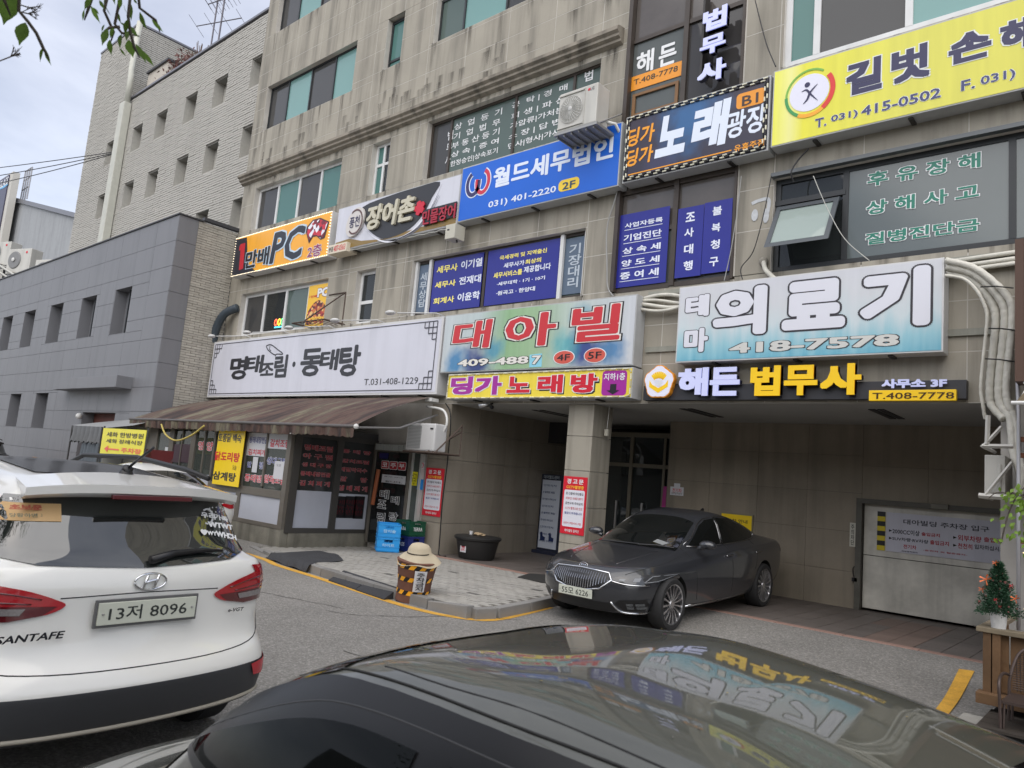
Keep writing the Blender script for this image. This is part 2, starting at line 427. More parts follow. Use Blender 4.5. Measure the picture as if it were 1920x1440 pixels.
def cladding(root, xe, ze, holes, y, th, m, gap=.012, limit=300, name='stone_panel', axis='y', cam_pt=(0, 0, 1.75)):
    """individual slabs, one object each, on a wall facing -y (axis y) or +x (axis x: xe are y values, y is the x of the wall)"""
    cells = [(a, b, c, d) for a, b in zip(xe[:-1], xe[1:]) for c, d in zip(ze[:-1], ze[1:])]
    rs = subtract(cells, holes)
    def dist(r):
        cx, cz = (r[0]+r[1])/2, (r[2]+r[3])/2
        p = (cx, y, cz) if axis == 'y' else (y, cx, cz)
        return math.dist(p, cam_pt)/math.sqrt((r[1]-r[0])*(r[3]-r[2]))
    rs.sort(key=dist); me = unit_box(m); rest = MB()
    for i, (a, b, c, d) in enumerate(rs):
        a += gap/2; b -= gap/2; c += gap/2; d -= gap/2
        if b-a < .01 or d-c < .01: continue
        j = random.uniform(-.0012, .0)
        if axis == 'y':
            if i < limit: share(name, me, ((a+b)/2, y+th/2+j, (c+d)/2), (b-a, th, d-c), root)
            else: rest.box(a, b, y+j, y+th, c, d)
        else:
            if i < limit: share(name, me, (y-th/2-j, (a+b)/2, (c+d)/2), (th, b-a, d-c), root)
            else: rest.box(y-th, y-j, a, b, c, d)
    if rest.v: rest.build(name+'s_beyond', m, root, fix=False, kind='stuff')

def window(root, x0, x1, z0, z1, y, cols, fm, panes, backs, fw=.05, depth=.14, name='window', transoms=(), back_depth=.35, out=0.):
    """frame set back by depth; cols = interior mullion xs; panes/backs = one material per column"""
    yf = y+depth; mb = MB()
    mb.box(x0, x1, yf, yf+.07, z1-fw, z1).box(x0, x1, yf-out, yf+.07, z0, z0+fw)
    edges = [x0]+list(cols)+[x1]
    mb.box(x0, x0+fw, yf, yf+.07, z0+fw, z1-fw).box(x1-fw, x1, yf, yf+.07, z0+fw, z1-fw)
    for c in cols: mb.box(c-fw/2, c+fw/2, yf-.004, yf+.07, z0+fw, z1-fw)
    for t in transoms: mb.box(x0+fw, x1-fw, yf+.004, yf+.066, t-fw/2, t+fw/2)
    fr = mb.build(name, fm, root, fix=False)
    for i in range(len(edges)-1):
        a, b = edges[i]+fw*.5, edges[i+1]-fw*.5
        MB().box(a, b, yf+.03, yf+.038, z0+fw*.8, z1-fw*.8).build('pane', panes[i % len(panes)], fr, fix=False)
        MB().box(edges[i], edges[i+1], yf+back_depth-.1+.01*i, yf+back_depth+.02, z0, z1).build('window_backing', backs[i % len(backs)], fr, fix=False)  # backing sheet behind the glass; dark ones paint in the unlit room
    return fr
# ================================================================ ground, road, pavement
def smooth01(t): t = max(0., min(1., t)); return t*t*(3-2*t)
def road_z(x, y):
    """road level, with the drive rising to the garage floor"""
    if x < -6.45 or y < 8.4: return 0.
    return .125*smooth01((y-8.4)/2.0)
ASPH = mat('asphalt', (.235, .225, .208), .88, var=.20, vscale=.5, bump=1., bscale=60, agg=.30, ascale=62, speck=.16, sscale=30, bumpd=.02)
EARTH = mat('far_ground', (.09, .088, .08), .9, var=.1)
MB().box(-700, 700, -700, 700, -.6, -.06).build('ground', EARTH, kind='structure', fix=False)
mb = MB(); xs = [-80, -45, -25, -13, -9, -6.45]+[-6.4+i*.35 for i in range(26)]+[6, 12, 30]; ys = [-20, -8, -2, 2, 5, 7, 8.0]+[8.4+i*.2 for i in range(11)]
for i in range(len(xs)-1):
    for j in range(len(ys)-1):
        q = [(xs[i], ys[j]), (xs[i+1], ys[j]), (xs[i+1], ys[j+1]), (xs[i], ys[j+1])]
        mb.add([(a, b, (.125*smooth01((b-8.4)/2.0) if a > -6.46 and (xs[i] >= -6.46) else 0.)) for a, b in q], [(0, 1, 2, 3)])
mb.build('road', ASPH, kind='structure', fix=False)
YEL = mat('yellow_road_paint', (.60, .33, .045), .7, var=.18, vscale=9, speck=.22, sscale=60)
def road_ribbon(name, pts, w, m, dz=.004, n=8):
    P = smooth_pts(pts, n); mbb = MB(); L_ = []; 
    for i, p in enumerate(P):
        a = Vector(P[max(0, i-1)]); b = Vector(P[min(len(P)-1, i+1)]); d = (b-a).normalized(); nn = Vector((-d.y, d.x))*w/2
        for s in (1, -1):
            q = Vector(p)+nn*s; L_.append((q.x, q.y, road_z(q.x, q.y)+dz))
    mbb.add(L_, [(2*i, 2*i+1, 2*i+3, 2*i+2) for i in range(len(P)-1)])
    return mbb.build(name, m, kind='structure')
road_ribbon('road_edge_line', [(-20, 7.75), (-14, 7.45), (-11.96, 7.31), (-11.14, 7.12), (-9.73, 6.99), (-8.2, 6.8), (-7.45, 6.73), (-6.84, 6.78), (-6.42, 6.98), (-6.32, 7.29), (-6.45, 8.02), (-6.6, 8.7)], .13, YEL)
mb = MB(); A_, B_, C_, D_ = (-1.72, 9.81), (-1.58, 9.86), (-1.49, 8.26), (-1.61, 8.29)
E_ = (D_[0]*2.2-A_[0]*1.2, D_[1]*2.2-A_[1]*1.2); F_ = (C_[0]*2.2-B_[0]*1.2, C_[1]*2.2-B_[1]*1.2)
def lerp2(a, b, t): return (a[0]+(b[0]-a[0])*t, a[1]+(b[1]-a[1])*t)
for k in range(12):
    q = [lerp2(A_, E_, k/12), lerp2(B_, F_, k/12), lerp2(B_, F_, (k+1)/12), lerp2(A_, E_, (k+1)/12)]
    mb.add([(a, b, road_z(a, b)+.012) for a, b in q], [(0, 1, 2, 3)])
mb.build('road_bar_marking', YEL, kind='structure')
# cracks and a few dark drops on the asphalt
CRK = mat('tar_crack', (.07, .067, .062), .9)
rc_ = random.Random(5)
for (x_, y_, a_, L_) in ((-7.6, 5.6, .2, 2.6), (-5.2, 6.2, 2.6, 1.5), (-3.4, 7.6, 1.2, 1.1), (-9.5, 5.0, .5, 2.2), (-5.9, 4.6, -.3, 1.6)):
    P_ = [(x_, y_)]
    for k in range(int(L_/.12)):
        a_ += rc_.uniform(-.5, .5)*.55; P_.append((P_[-1][0]+.12*math.cos(a_), P_[-1][1]+.12*math.sin(a_)))
    mb = MB(); V_ = []
    for i, p in enumerate(P_):
        w_ = rc_.uniform(.003, .008); V_ += [(p[0]-w_, p[1]+w_, road_z(*p)+.004), (p[0]+w_, p[1]-w_, road_z(*p)+.004)]
    mb.add(V_, [(2*i, 2*i+1, 2*i+3, 2*i+2) for i in range(len(P_)-1)]); mb.build('road_crack', CRK, kind='structure', fix=False)
# loose grit on the road by the drive
mb = MB()
for k in range(900):
    x, y = random.uniform(-5.6, -1.5), random.uniform(6.5, 10.3); r = random.uniform(.004, .011)
    z = road_z(x, y)
    mb.add([(x-r, y, z), (x, y-r, z), (x+r, y, z), (x, y+r, z), (x, y, z+r)], [(0, 1, 4), (1, 2, 4), (2, 3, 4), (3, 0, 4)])
mb.build('grit', mat('grit_stones', (.26, .24, .21), .9, rnd=.3), kind='stuff', fix=False)

# pavement of small setts
KERB = [(-13.5, 8.05), (-12.6, 7.8), (-11.3, 7.45), (-9.9, 7.2), (-8.4, 7.04), (-7.2, 6.96), (-6.5, 6.98), (-6.42, 7.3), (-6.55, 8.1), (-6.72, 8.9), (-6.85, 9.6), (-6.95, 10.4)]
def walk_z(x, y):
    return .015+.11*smooth01((x+12.9)/1.6)
inner = [(-6.95, 10.42), (-11.1, 10.42), (-11.1, 10.68), (-13.35, 10.68), (-13.35, 8.55), (-13.5, 8.5)]
poly_w = KERB+inner
CONC = mat('old_concrete', (.27, .26, .235), .85, var=.14, vscale=2.5, bump=.4, bscale=60, speck=.1)
def inside(p, P):
    c = False; n = len(P)
    for i in range(n):
        (x1, y1), (x2, y2) = P[i], P[(i+1) % n]
        if (y1 > p[1]) != (y2 > p[1]) and p[0] < (x2-x1)*(p[1]-y1)/(y2-y1)+x1: c = not c
    return c
side = thing('pavement', None, None, (0, 0, 0)); side['kind'] = 'structure'
mb = MB()
bmx = bmesh.new(); vs = [bmx.verts.new((p[0], p[1], 0)) for p in poly_w]; bmx.faces.new(vs)
for k in range(34): bmesh.ops.bisect_plane(bmx, geom=bmx.verts[:]+bmx.edges[:]+bmx.faces[:], plane_co=(-13.5+k*.2, 0, 0), plane_no=(1, 0, 0))
for v in bmx.verts: v.co.z = walk_z(v.co.x, v.co.y)-.008
me = bpy.data.meshes.new('pavement_bed'); bmx.to_mesh(me); bmx.free(); me.materials.append(mat('sett_joint_sand', (.13, .12, .105), .95, var=.1))
o = bpy.data.objects.new('pavement_bed', me); COL.objects.link(o); o.parent = side
PAV = mat('worn_grey_setts', (.34, .328, .30), .85, var=.12, vscale=1.2, rnd=.09, bump=.35, bscale=70, speck=.12)
PAVD = mat('dark_setts', (.11, .108, .10), .85, rnd=.12, bump=.35, bscale=70)
cells = []
r = 0; y = 6.98
while y < 10.7:
    x = -13.4+(.1 if r % 2 else 0)
    while x < -6.4:
        c = (x+.1, y+.05)
        if all(inside((x+dx, y+dy), poly_w) for dx in (.0, .2) for dy in (.0, .1)):
            q = min(math.dist(c, a) for a in KERB)
            cells.append((math.dist(c, (0, 0)), c))
        x += .2
    y += .1; r += 1
cells.sort(); me1, me2 = unit_box(PAV), unit_box(PAVD); rest = MB()
for i, (d, c) in enumerate(cells):
    dark = (int(c[0]*5) % 9 == 0 and int(c[1]*10) % 13 < 1)
    z = walk_z(*c); j = random.uniform(-.0025, .003); ry = random.uniform(-.012, .012)
    if i < 300: share('sett', me2 if dark else me1, (c[0], c[1], z-.03+j), (.19, .09, .06), side, (ry, ry, random.uniform(-.02, .02)))
    else: rest.box(c[0]-.095, c[0]+.095, c[1]-.045, c[1]+.045, z-.05, z+j, 1 if dark else 0)
rest.build('setts_beyond', [PAV, PAVD], side, fix=False, kind='stuff')
# kerb stones along the edge
KST = mat('granite_kerb', (.22, .215, .205), .8, var=.08, vscale=3, rnd=.12, speck=.12, bump=.25, bscale=60)
acc = []
KP = KERB
for i in range(len(KP)-1):
    a, b = Vector(KP[i]), Vector(KP[i+1]); L = (b-a).length; n = max(1, round(L/.75)); d = (b-a)/n; u = d.normalized(); nn = Vector((-u.y, u.x))
    for k in range(n):
        p = a+d*(k+.5); z = walk_z(p.x, p.y); tilt = .05 if (-7.6 < p.x < -6.6 and p.y < 7.2 and k == 0) else 0
        mbk = MB().obox((p.x-nn.x*.02, p.y-nn.y*.02, z/2-.03), (u.x*(d.length-.012), u.y*(d.length-.012), tilt), (nn.x*.13, nn.y*.13, 0), (0, 0, z+.07))
        mbk.build('kerb_stone', KST, side, fix=False, bevel=.008)
# garage / entrance floor of brown tiles
fl = thing('terrace_floor', None, None); fl['kind'] = 'structure'
MB().box(-11.1, 2.5, 10.42, 15.4, -.05, .122).build('floor_slab', mat('floor_joint', (.05, .045, .04), .9), fl, fix=False)
TIL = mat('dark_brown_floor_tile', (.125, .108, .098), .55, rnd=.08, var=.15, vscale=2, bump=.15, bscale=30)
TIL2 = mat('terracotta_floor_tile', (.165, .120, .10), .6, rnd=.08, var=.15, vscale=2, bump=.15, bscale=30)
met, met2 = unit_box(TIL), unit_box(TIL2); cells = []
for i in range(32):
    for j in range(17):
        x, y = -11.05+i*.3, 10.55+j*.3
        if x < -1.5: cells.append((math.dist((x, y), (-3, 8)), x, y))
cells.sort(); rest = MB()
for i, (d, x, y) in enumerate(cells):
    red = (-3.2 < x+.05*(y-11) < -2.4 and y < 12.9)
    if i < 300: share('floor_tile', met2 if red else met, (x+.15, y+.15, .118+random.uniform(-.001, .001)), (.292, .292, .02), fl)
    else: rest.box(x+.004, x+.296, y+.004, y+.296, .11, .128, 1 if red else 0)
rest.build('floor_tiles_beyond', [TIL, TIL2], fl, fix=False, kind='stuff')
PINK = mat('pink_granite_edging', (.30, .19, .155), .6, rnd=.15, speck=.12, bump=.1)
for k in range(11):
    x = -11.05+k*.88
    if k < 11: MB().box(x, x+.872, 10.40, 10.545, .02, .133).build('edging_stone', PINK, fl, fix=False, bevel=.006)

# ================================================================ main building
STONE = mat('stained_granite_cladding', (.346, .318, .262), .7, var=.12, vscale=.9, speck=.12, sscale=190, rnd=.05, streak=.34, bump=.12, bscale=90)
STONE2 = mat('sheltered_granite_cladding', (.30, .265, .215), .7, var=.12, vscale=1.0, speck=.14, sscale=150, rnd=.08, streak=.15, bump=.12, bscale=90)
GROUT = mat('pale_joint_grout', (.52, .495, .45), .8, var=.2, vscale=1.5)
CORN = mat('dirty_cornice_stone', (.27, .24, .195), .75, var=.22, vscale=2.0, streak=.5, speck=.1, bump=.2)
DARKIN = mat('dim_interior', (.035, .036, .036), .8)
W0, W1 = -21.12, 9.0
main = thing('commercial_building', 'granite clad multi storey commercial block covered in shop signs', 'building', (-6, 10.7, 0))
H_bay = (-7.27, -5.02, 5.18, 17.2)
holes = [(-20.35, -16.03, 5.2, 6.47), (-14.84, -14.1, 5.16, 6.5), (-12.78, -7.96, 5.2, 6.5), H_bay, (-4.42, 1.6, 5.22, 6.70), (3.0, 7.5, 5.22, 6.7),
         (-20.38, -16.07, 8.43, 9.75), (-14.8, -14.1, 8.43, 9.8), (-12.77, -7.9, 8.42, 9.86), (-4.36, .4, 8.52, 10.0), (2.4, 7.5, 8.52, 10.0),
         (-20.5, -16.02, 11.6, 13.05), (-14.76, -14.1, 11.78, 13.18), (-12.9, -8.0, 11.87, 13.2), (-4.36, .4, 11.87, 13.2),
         (-20.5, -16.02, 14.82, 16.25), (-14.76, -14.1, 14.9, 16.3), (-12.9, -8.0, 14.9, 16.25), (-4.36, .4, 14.9, 16.25)]
wb = wall_mesh(W0, W1, 3.2, 17.2, 10.7014, 11.02, holes)
wb.box(W0, W0+.3, 11.02, 24, 0, 17.2); wb.box(W1-.3, W1, 11.02, 24, 0, 17.2); wb.box(W0, W1, 24, 24.3, 0, 17.2); wb.box(W0, W1, 11.02, 24, 17.0, 17.2)
wb.box(W0, -11.64, 10.7014, 11.0, 0, 3.2); wb.box(-1.46, -.9, 10.714, 11.1, 0, 3.2)
wb.build('wall', GROUT, main, fix=False)
MB().box(W0+.3, W1-.3, 11.9, 12.0, 3.4, 17.0).build('inner_light_block', DARKIN, main, fix=False)  # unseen sheet added inside to block light behind the windows
fls = MB()
for z in (6.9, 10.3, 13.5): fls.box(W0+.3, W1-.3, 11.02, 11.9, z-.1, z+.1)
fls.build('floor_slabs', DARKIN, main, fix=False)
SOF = mat('grey_soffit_paint', (.40, .40, .38), .8, var=.08, vscale=1.2)
MB().box(-21, -.9, 10.716, 15.4, 3.2-.004, 3.36).build('soffit', SOF, main, fix=False)
slots = MB()
for (x, y0, y1) in ((-6.1, 11.3, 12.5), (-5.95, 11.3, 12.5), (-3.1, 11.3, 12.45), (-2.98, 11.3, 12.45), (-9.6, 11.6, 12.9), (-9.4, 11.6, 12.9)):
    slots.box(x-.045, x+.045, y0, y1, 3.185, 3.197)
slots.build('soffit_vent', mat('vent_black', (.03, .03, .03), .7), main, fix=False)
xe = [W0, -20.42, -19.1, -17.8, -16.5, -15.15, -14.12, -13.04, -11.72, -10.42, -9.12, -7.92, -7.27, -6.22, -5.0, -4.42, -3.12, -1.82, -.52, .78, 2.08, 3.4, 4.7, 6.0, 7.3, W1]
ze = [3.205, 3.86, 4.53, 5.21, 5.92, 6.6, 7.2, 7.8, 8.43, 9.27, 9.98]
ze2 = [10.28, 10.6, 11.15, 11.78, 12.38, 12.98, 13.58, 14.2, 14.82, 15.4, 16.0, 16.6, 17.2]
cladding(main, xe, ze+ze2, holes+[(W0, -7.45, 9.98, 10.28)], 10.70, .03, STONE, .013, 215)
# pillar left of the passage, its long side wall, the free column, garage walls
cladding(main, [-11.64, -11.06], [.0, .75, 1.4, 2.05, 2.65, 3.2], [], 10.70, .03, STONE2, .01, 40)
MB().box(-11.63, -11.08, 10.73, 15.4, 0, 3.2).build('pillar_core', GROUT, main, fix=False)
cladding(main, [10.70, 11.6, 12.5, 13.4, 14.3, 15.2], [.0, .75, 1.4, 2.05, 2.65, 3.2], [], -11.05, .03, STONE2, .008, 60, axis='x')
col = MB().box(-8.0, -7.50, 10.72, 11.26, 0, 3.2).build('column', GROUT, main, fix=False)
zc = [.12, .74, 1.38, 2.01, 2.62, 3.19]
mec = unit_box(STONE)
for a, b in zip(zc[:-1], zc[1:]):
    share('stone_panel', mec, (-7.75, 10.995, (a+b)/2), (.545, .59, b-a-.012), col)
STONE3 = mat('shaded_garage_stone', (.250, .215, .165), .75, var=.16, vscale=1.0, speck=.14, sscale=150, rnd=.08, streak=.2, bump=.12, bscale=90)  # granite with the garage's shade put into its colour
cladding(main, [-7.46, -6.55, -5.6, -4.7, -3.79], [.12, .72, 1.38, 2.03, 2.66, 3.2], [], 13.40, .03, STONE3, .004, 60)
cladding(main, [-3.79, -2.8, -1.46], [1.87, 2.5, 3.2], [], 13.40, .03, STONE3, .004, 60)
gw = MB(); gw.box(-7.46, -3.79, 13.43, 13.8, .1, 3.2); gw.box(-3.79, -1.46, 13.43, 13.8, 1.88, 3.2); gw.box(-7.48, -7.40, 13.42, 15.4, .1, 3.2)
gw.box(-1.46, -1.2, 11.1, 15.4, 0, 3.2); gw.box(-11.1, -1.2, 15.2, 15.4, 0, 3.2)
gw.build('garage_wall', mat('dark_joint', (.05, .045, .04), .9), main, fix=False)
# dark lobby seen through the glass entrance
GLASSD = mat_glass('dark_door_glass', (.10, .12, .12), .25)
ent = MB().box(-9.45, -7.48, 13.96, 14.04, 2.9, 3.0).box(-9.45, -7.48, 13.96, 14.04, 2.25, 2.33).box(-8.72, -8.64, 13.95, 14.05, .13, 2.9).box(-7.90, -7.84, 13.95, 14.05, .13, 2.9).box(-9.45, -9.37, 13.96, 14.04, .13, 2.9).build('entrance_frame', mat('champagne_frame', (.16, .145, .11), .4, metal=.5), main, fix=False)
MB().box(-9.40, -7.5, 13.995, 14.003, .13, 2.9).build('pane', GLASSD, ent, fix=False)
MB().box(-8.34, -8.30, 13.90, 13.94, .9, 1.5).build('handle', STEEL, ent, fix=False); MB().box(-8.98, -8.94, 13.90, 13.94, .9, 1.5).build('handle', STEEL, ent, fix=False)
MB().box(-11.05, -9.45, 14.0, 14.1, 2.7, 3.2).box(-9.56, -9.45, 13.98, 14.1, .13, 3.2).build('lobby_header', mat('dark_lobby_wall', (.03, .03, .032), .7), main, fix=False)
# cornice, string course
cn = MB()
prof = [(10.70, 9.96), (10.60, 10.0), (10.60, 10.05), (10.53, 10.08), (10.53, 10.13), (10.47, 10.17), (10.47, 10.24), (10.54, 10.28), (10.70, 10.30)]
cn.add([(x, p[0], p[1]) for x in (W0-.05, -7.42) for p in prof], [tuple(range(9)), tuple(range(17, 8, -1))]+[(i, i+1, i+10, i+9) for i in range(8)])
cn.build('cornice', CORN, main)
MB().box(-6.5, -1.5, 10.66, 10.70, 4.06, 4.15).box(-6.5, -.95, 10.64, 10.70, 5.03, 5.10).build('string_course', mat('painted_ledge', (.27, .27, .23), .6, var=.15, streak=.3), main, fix=False)
# ---- windows
def mat_stain():
    m = bpy.data.materials.new('drip_stain'); m.use_nodes = True; N, L = m.node_tree.nodes, m.node_tree.links; b = N['Principled BSDF']
    b.inputs['Base Color'].default_value = (.045, .038, .030, 1); b.inputs['Roughness'].default_value = .9
    uv = N.new('ShaderNodeUVMap'); sp_ = N.new('ShaderNodeSeparateXYZ'); L.new(uv.outputs[0], sp_.inputs[0])
    g_ = N.new('ShaderNodeNewGeometry'); mp_ = N.new('ShaderNodeMapping'); mp_.inputs['Scale'].default_value = (28, 28, 2.2); L.new(g_.outputs['Position'], mp_.inputs[0])
    n = N.new('ShaderNodeTexNoise'); n.inputs['Scale'].default_value = 1; n.inputs['Detail'].default_value = 5; L.new(mp_.outputs[0], n.inputs[0])
    def M(op, a, c, cl=False):
        q = N.new('ShaderNodeMath'); q.operation = op; q.use_clamp = cl
        for i, v in enumerate((a, c)):
            if isinstance(v, (int, float)): q.inputs[i].default_value = v
            else: L.new(v, q.inputs[i])
        return q.outputs[0]
    side_ = M('SUBTRACT', 1, M('POWER', M('ABSOLUTE', M('SUBTRACT', M('MULTIPLY', sp_.outputs[0], 2), 1), 0), 2))
    a = M('MULTIPLY', M('MULTIPLY', side_, M('POWER', sp_.outputs[1], 1.3)), M('MULTIPLY', M('SUBTRACT', n.outputs[0], .30), 3.0, True), True)
    L.new(M('MULTIPLY', a, .52), b.inputs['Alpha']); return m
st_v, st_f, st_uv = [], [], []
rs_ = random.Random(11)
def stain(x, z, w, h, y=10.6965):
    n_ = len(st_v); st_v.extend([(x-w/2, y, z-h), (x+w/2, y, z-h), (x+w/2, y, z), (x-w/2, y, z)]); st_f.append((n_, n_+1, n_+2, n_+3)); st_uv.extend([(0, 0), (1, 0), (1, 1), (0, 1)])
for (hx0, hx1, hz0, hz1) in holes:
    if hz0 < 5.3 and hx0 < -6 and False: continue
    if hz1 > 17: continue
    k_ = max(2, int((hx1-hx0)/.55))
    for i in range(k_):
        x_ = hx0+(hx1-hx0)*(i+rs_.random())/k_
        stain(x_, hz0, rs_.uniform(.05, .26), rs_.uniform(.35, 1.5) if hz0 > 8 else rs_.uniform(.15, .3))
    for x_ in (hx0, hx1): stain(x_, hz0+.02, .12, rs_.uniform(.7, 1.3) if hz0 > 8 else .25)
for i in range(46):
    x_ = rs_.uniform(W0+.2, -7.6); stain(x_, 9.96, rs_.uniform(.06, .3), rs_.uniform(.15, .7)); stain(rs_.uniform(W0+.2, -7.6), 10.28+rs_.uniform(.25, .9), rs_.uniform(.08, .35), rs_.uniform(.25, .9))
me = bpy.data.meshes.new('drip_stains'); me.from_pydata([(a+6, b-10.7, c) for a, b, c in st_v], [], st_f); ul = me.uv_layers.new(name='UVMap')
for i, q in enumerate(st_uv): ul.data[i].uv = q
me.materials.append(mat_stain()); o = bpy.data.objects.new('drip_stains', me); COL.objects.link(o); o.parent = main; o['kind'] = 'stuff'
TEAL = mat_glass('teal_tinted_glass', (.13, .30, .275), .62)
TEALL = mat_glass('pale_teal_glass', (.27, .49, .47), .70)
GREYG = mat_glass('grey_screened_glass', (.085, .085, .085), .72)
DARKG = mat_glass('dark_clear_glass', (.10, .115, .12), .25)
MIDG = mat_glass('green_grey_glass', (.16, .22, .20), .6)
BL_D = mat('dark_room', (.03, .032, .033), .8); BL_L = mat('pale_blind', (.42, .44, .43), .8, var=.1); BL_M = mat('grey_blind', (.16, .18, .175), .8, var=.2, vscale=2)
WF = mat('white_pvc_frame', (.66, .665, .66), .4, var=.06, vscale=3, streak=.1)
BF = mat('dark_grey_frame', (.022, .025, .028), .45)
BRF = mat('dark_brown_frame', (.050, .038, .030), .45, var=.2, vscale=4)
def ev(a, b, n): return [a+(b-a)*k/n for k in range(1, n)]
window(main, -20.35, -16.03, 5.2, 6.47, 10.7, [-19.25, -18.15, -17.05], WF, [GREYG, DARKG, MIDG, MIDG], [BL_M, BL_D, BL_M, BL_L], fw=.09)
window(main, -14.84, -14.1, 5.16, 6.5, 10.7, [], WF, [DARKG], [BL_M], fw=.08, transoms=(5.72,))
window(main, -12.78, -7.96, 5.2, 6.5, 10.7, [-12.25, -10.60, -8.58], BRF, [MIDG, DARKG, DARKG, MIDG], [BL_M, BL_D, BL_D, BL_M], fw=.07)
window(main, -4.42, 1.6, 5.22, 6.70, 10.7, [-3.38, -1.35], BF, [DARKG, mat_glass('frosted_grey_green_film', (.12, .145, .14), .85), GREYG], [BL_D, BL_M, BL_M], fw=.08, depth=.08, transoms=())
window(main, 3.0, 7.5, 5.22, 6.7, 10.7, [4.5, 6.0], BF, [DARKG], [BL_D])
window(main, -20.38, -16.07, 8.43, 9.75, 10.7, [-19.3, -18.2, -17.15], WF, [GREYG, TEAL, GREYG, TEAL], [BL_M, BL_M, BL_D, BL_M], fw=.08)
window(main, -14.8, -14.1, 8.43, 9.8, 10.7, [-14.47], WF, [TEAL, DARKG], [BL_L, BL_M], fw=.07, transoms=(9.25,))
window(main, -12.77, -7.9, 8.42, 9.86, 10.7, [-12.1, -10.15, -8.62], BRF, [GREYG, MIDG, MIDG, MIDG], [BL_M, BL_M, BL_L, BL_M], fw=.06)
window(main, -4.36, .4, 8.52, 10.0, 10.7, [-3.87, -2.58, -1.2], WF, [TEAL, GREYG, TEALL, GREYG], [BL_L, BL_M, BL_L, BL_D], fw=.10, depth=.05)
window(main, 2.4, 7.5, 8.52, 10.0, 10.7, [4, 5.8], WF, [TEAL, GREYG], [BL_L, BL_M], fw=.1)
for (a, b) in ((11.6, 13.05), (14.82, 16.25)):
    window(main, -20.5, -16.02, a, b, 10.7, [-19.5, -18.3, -17.15], BF, [GREYG, TEALL, GREYG, TEALL], [BL_M, BL_L, BL_M, BL_L], fw=.05)
    window(main, -14.76, -14.1, a+.13, b+.1, 10.7, [], BF, [TEAL], [BL_L], fw=.06, transoms=(a+.45,))
    window(main, -12.9, -8.0, max(a+.2, 11.87), b, 10.7, [-12.05, -10.7, -9.3], BF, [MIDG, TEALL, GREYG, TEALL], [BL_M, BL_L, BL_M, BL_L], fw=.05)
    window(main, -4.36, .4, max(a+.2, 11.87), b, 10.7, [-2.8, -1.2], WF, [TEAL, GREYG, TEALL], [BL_L, BL_M, BL_L], fw=.08)
# the dark bay with brown frames
bz = [5.2, 6.22, 7.0, 8.35, 9.93, 11.2, 12.9, 14.2, 15.9, 17.15]
bay = MB()
for x in (-7.27, -6.10, -5.02): bay.box(x-.045 if x > -7.2 else x, x+.045 if x < -5.1 else x+.0, 10.67, 10.80, 5.18, 17.2)
bay.box(-7.27, -7.19, 10.60, 10.72, 5.18, 17.2)
for z in bz: bay.box(-7.19, -6.145, 10.69, 10.79, z-.04, z+.04).box(-6.055, -5.065, 10.69, 10.79, z-.04, z+.04)
bay = bay.build('bay_frame', BRF, main, fix=False)
BRP = mat('brown_spandrel_glass', (.10, .088, .080), .12, var=.25, vscale=1.2, spec=.6)
for i in range(len(bz)-1):
    vis = i in (0, 3, 5, 7)
    for (a, b) in ((-7.19, -6.145), (-6.055, -5.02)):
        MB().box(a, b, 10.73, 10.74, bz[i]+.04, bz[i+1]-.04).build('pane' if vis else 'spandrel', (mat_glass('hazy_office_glass', (.20, .22, .215), .55) if (vis and a < -7) else mat_glass('brown_office_glass', (.12, .115, .115), .45)) if vis else BRP, bay, fix=False)
MB().box(-7.27, -5.0, 11.0, 11.05, 5.2, 17.1).build('bay_backing', BL_M, main, fix=False)
# left-over bits on the right: awning-type top-hung sash standing open in the black window
sash = MB(); x0, x1, z0, z1 = -4.36, -3.44, 5.42, 6.25
def sp(x, z): return (x, 10.74-(z1-z)*.52, z1-(z1-z)*.92)
def bar(mbb, p, q, w, d):
    mbb.tube([p, q], w, 4)
def sq(x0_, x1_, za, zb, th=.03):
    a, b, c, d = sp(x0_, za), sp(x1_, za), sp(x1_, zb), sp(x0_, zb); n = Vector((0, -.87, -.49))*th
    vs = [Vector(q) for q in (a, b, c, d)]; return vs+[v+n for v in vs]
FC = [(0,1,2,3),(7,6,5,4),(0,4,5,1),(1,5,6,2),(2,6,7,3),(3,7,4,0)]
for (a, b, c, d) in ((x0, x1, z0, z0+.07), (x0, x1, z1-.07, z1), (x0, x0+.07, z0+.07, z1-.07), (x1-.07, x1, z0+.07, z1-.07)): sash.add(sq(a, b, c, d, .05), FC)
so = sash.build('open_sash', mat('slate_grey_frame', (.065, .075, .085), .4), main)
MB().add(sq(x0+.06, x1-.06, z0+.06, z1-.06, .012), FC).build('pane', mat_glass('frosted_green_glass', (.36, .43, .40), .85), so)
MB().box(-4.42, -3.38, 10.765, 10.83, 6.28, 6.36).build('window_transom', BF, main, fix=False)
MB().box(-4.44, 1.62, 10.60, 10.70, 6.70, 6.76).build('window_flashing', mat('bent_flashing', (.13, .14, .145), .5, metal=.3), main, fix=False)

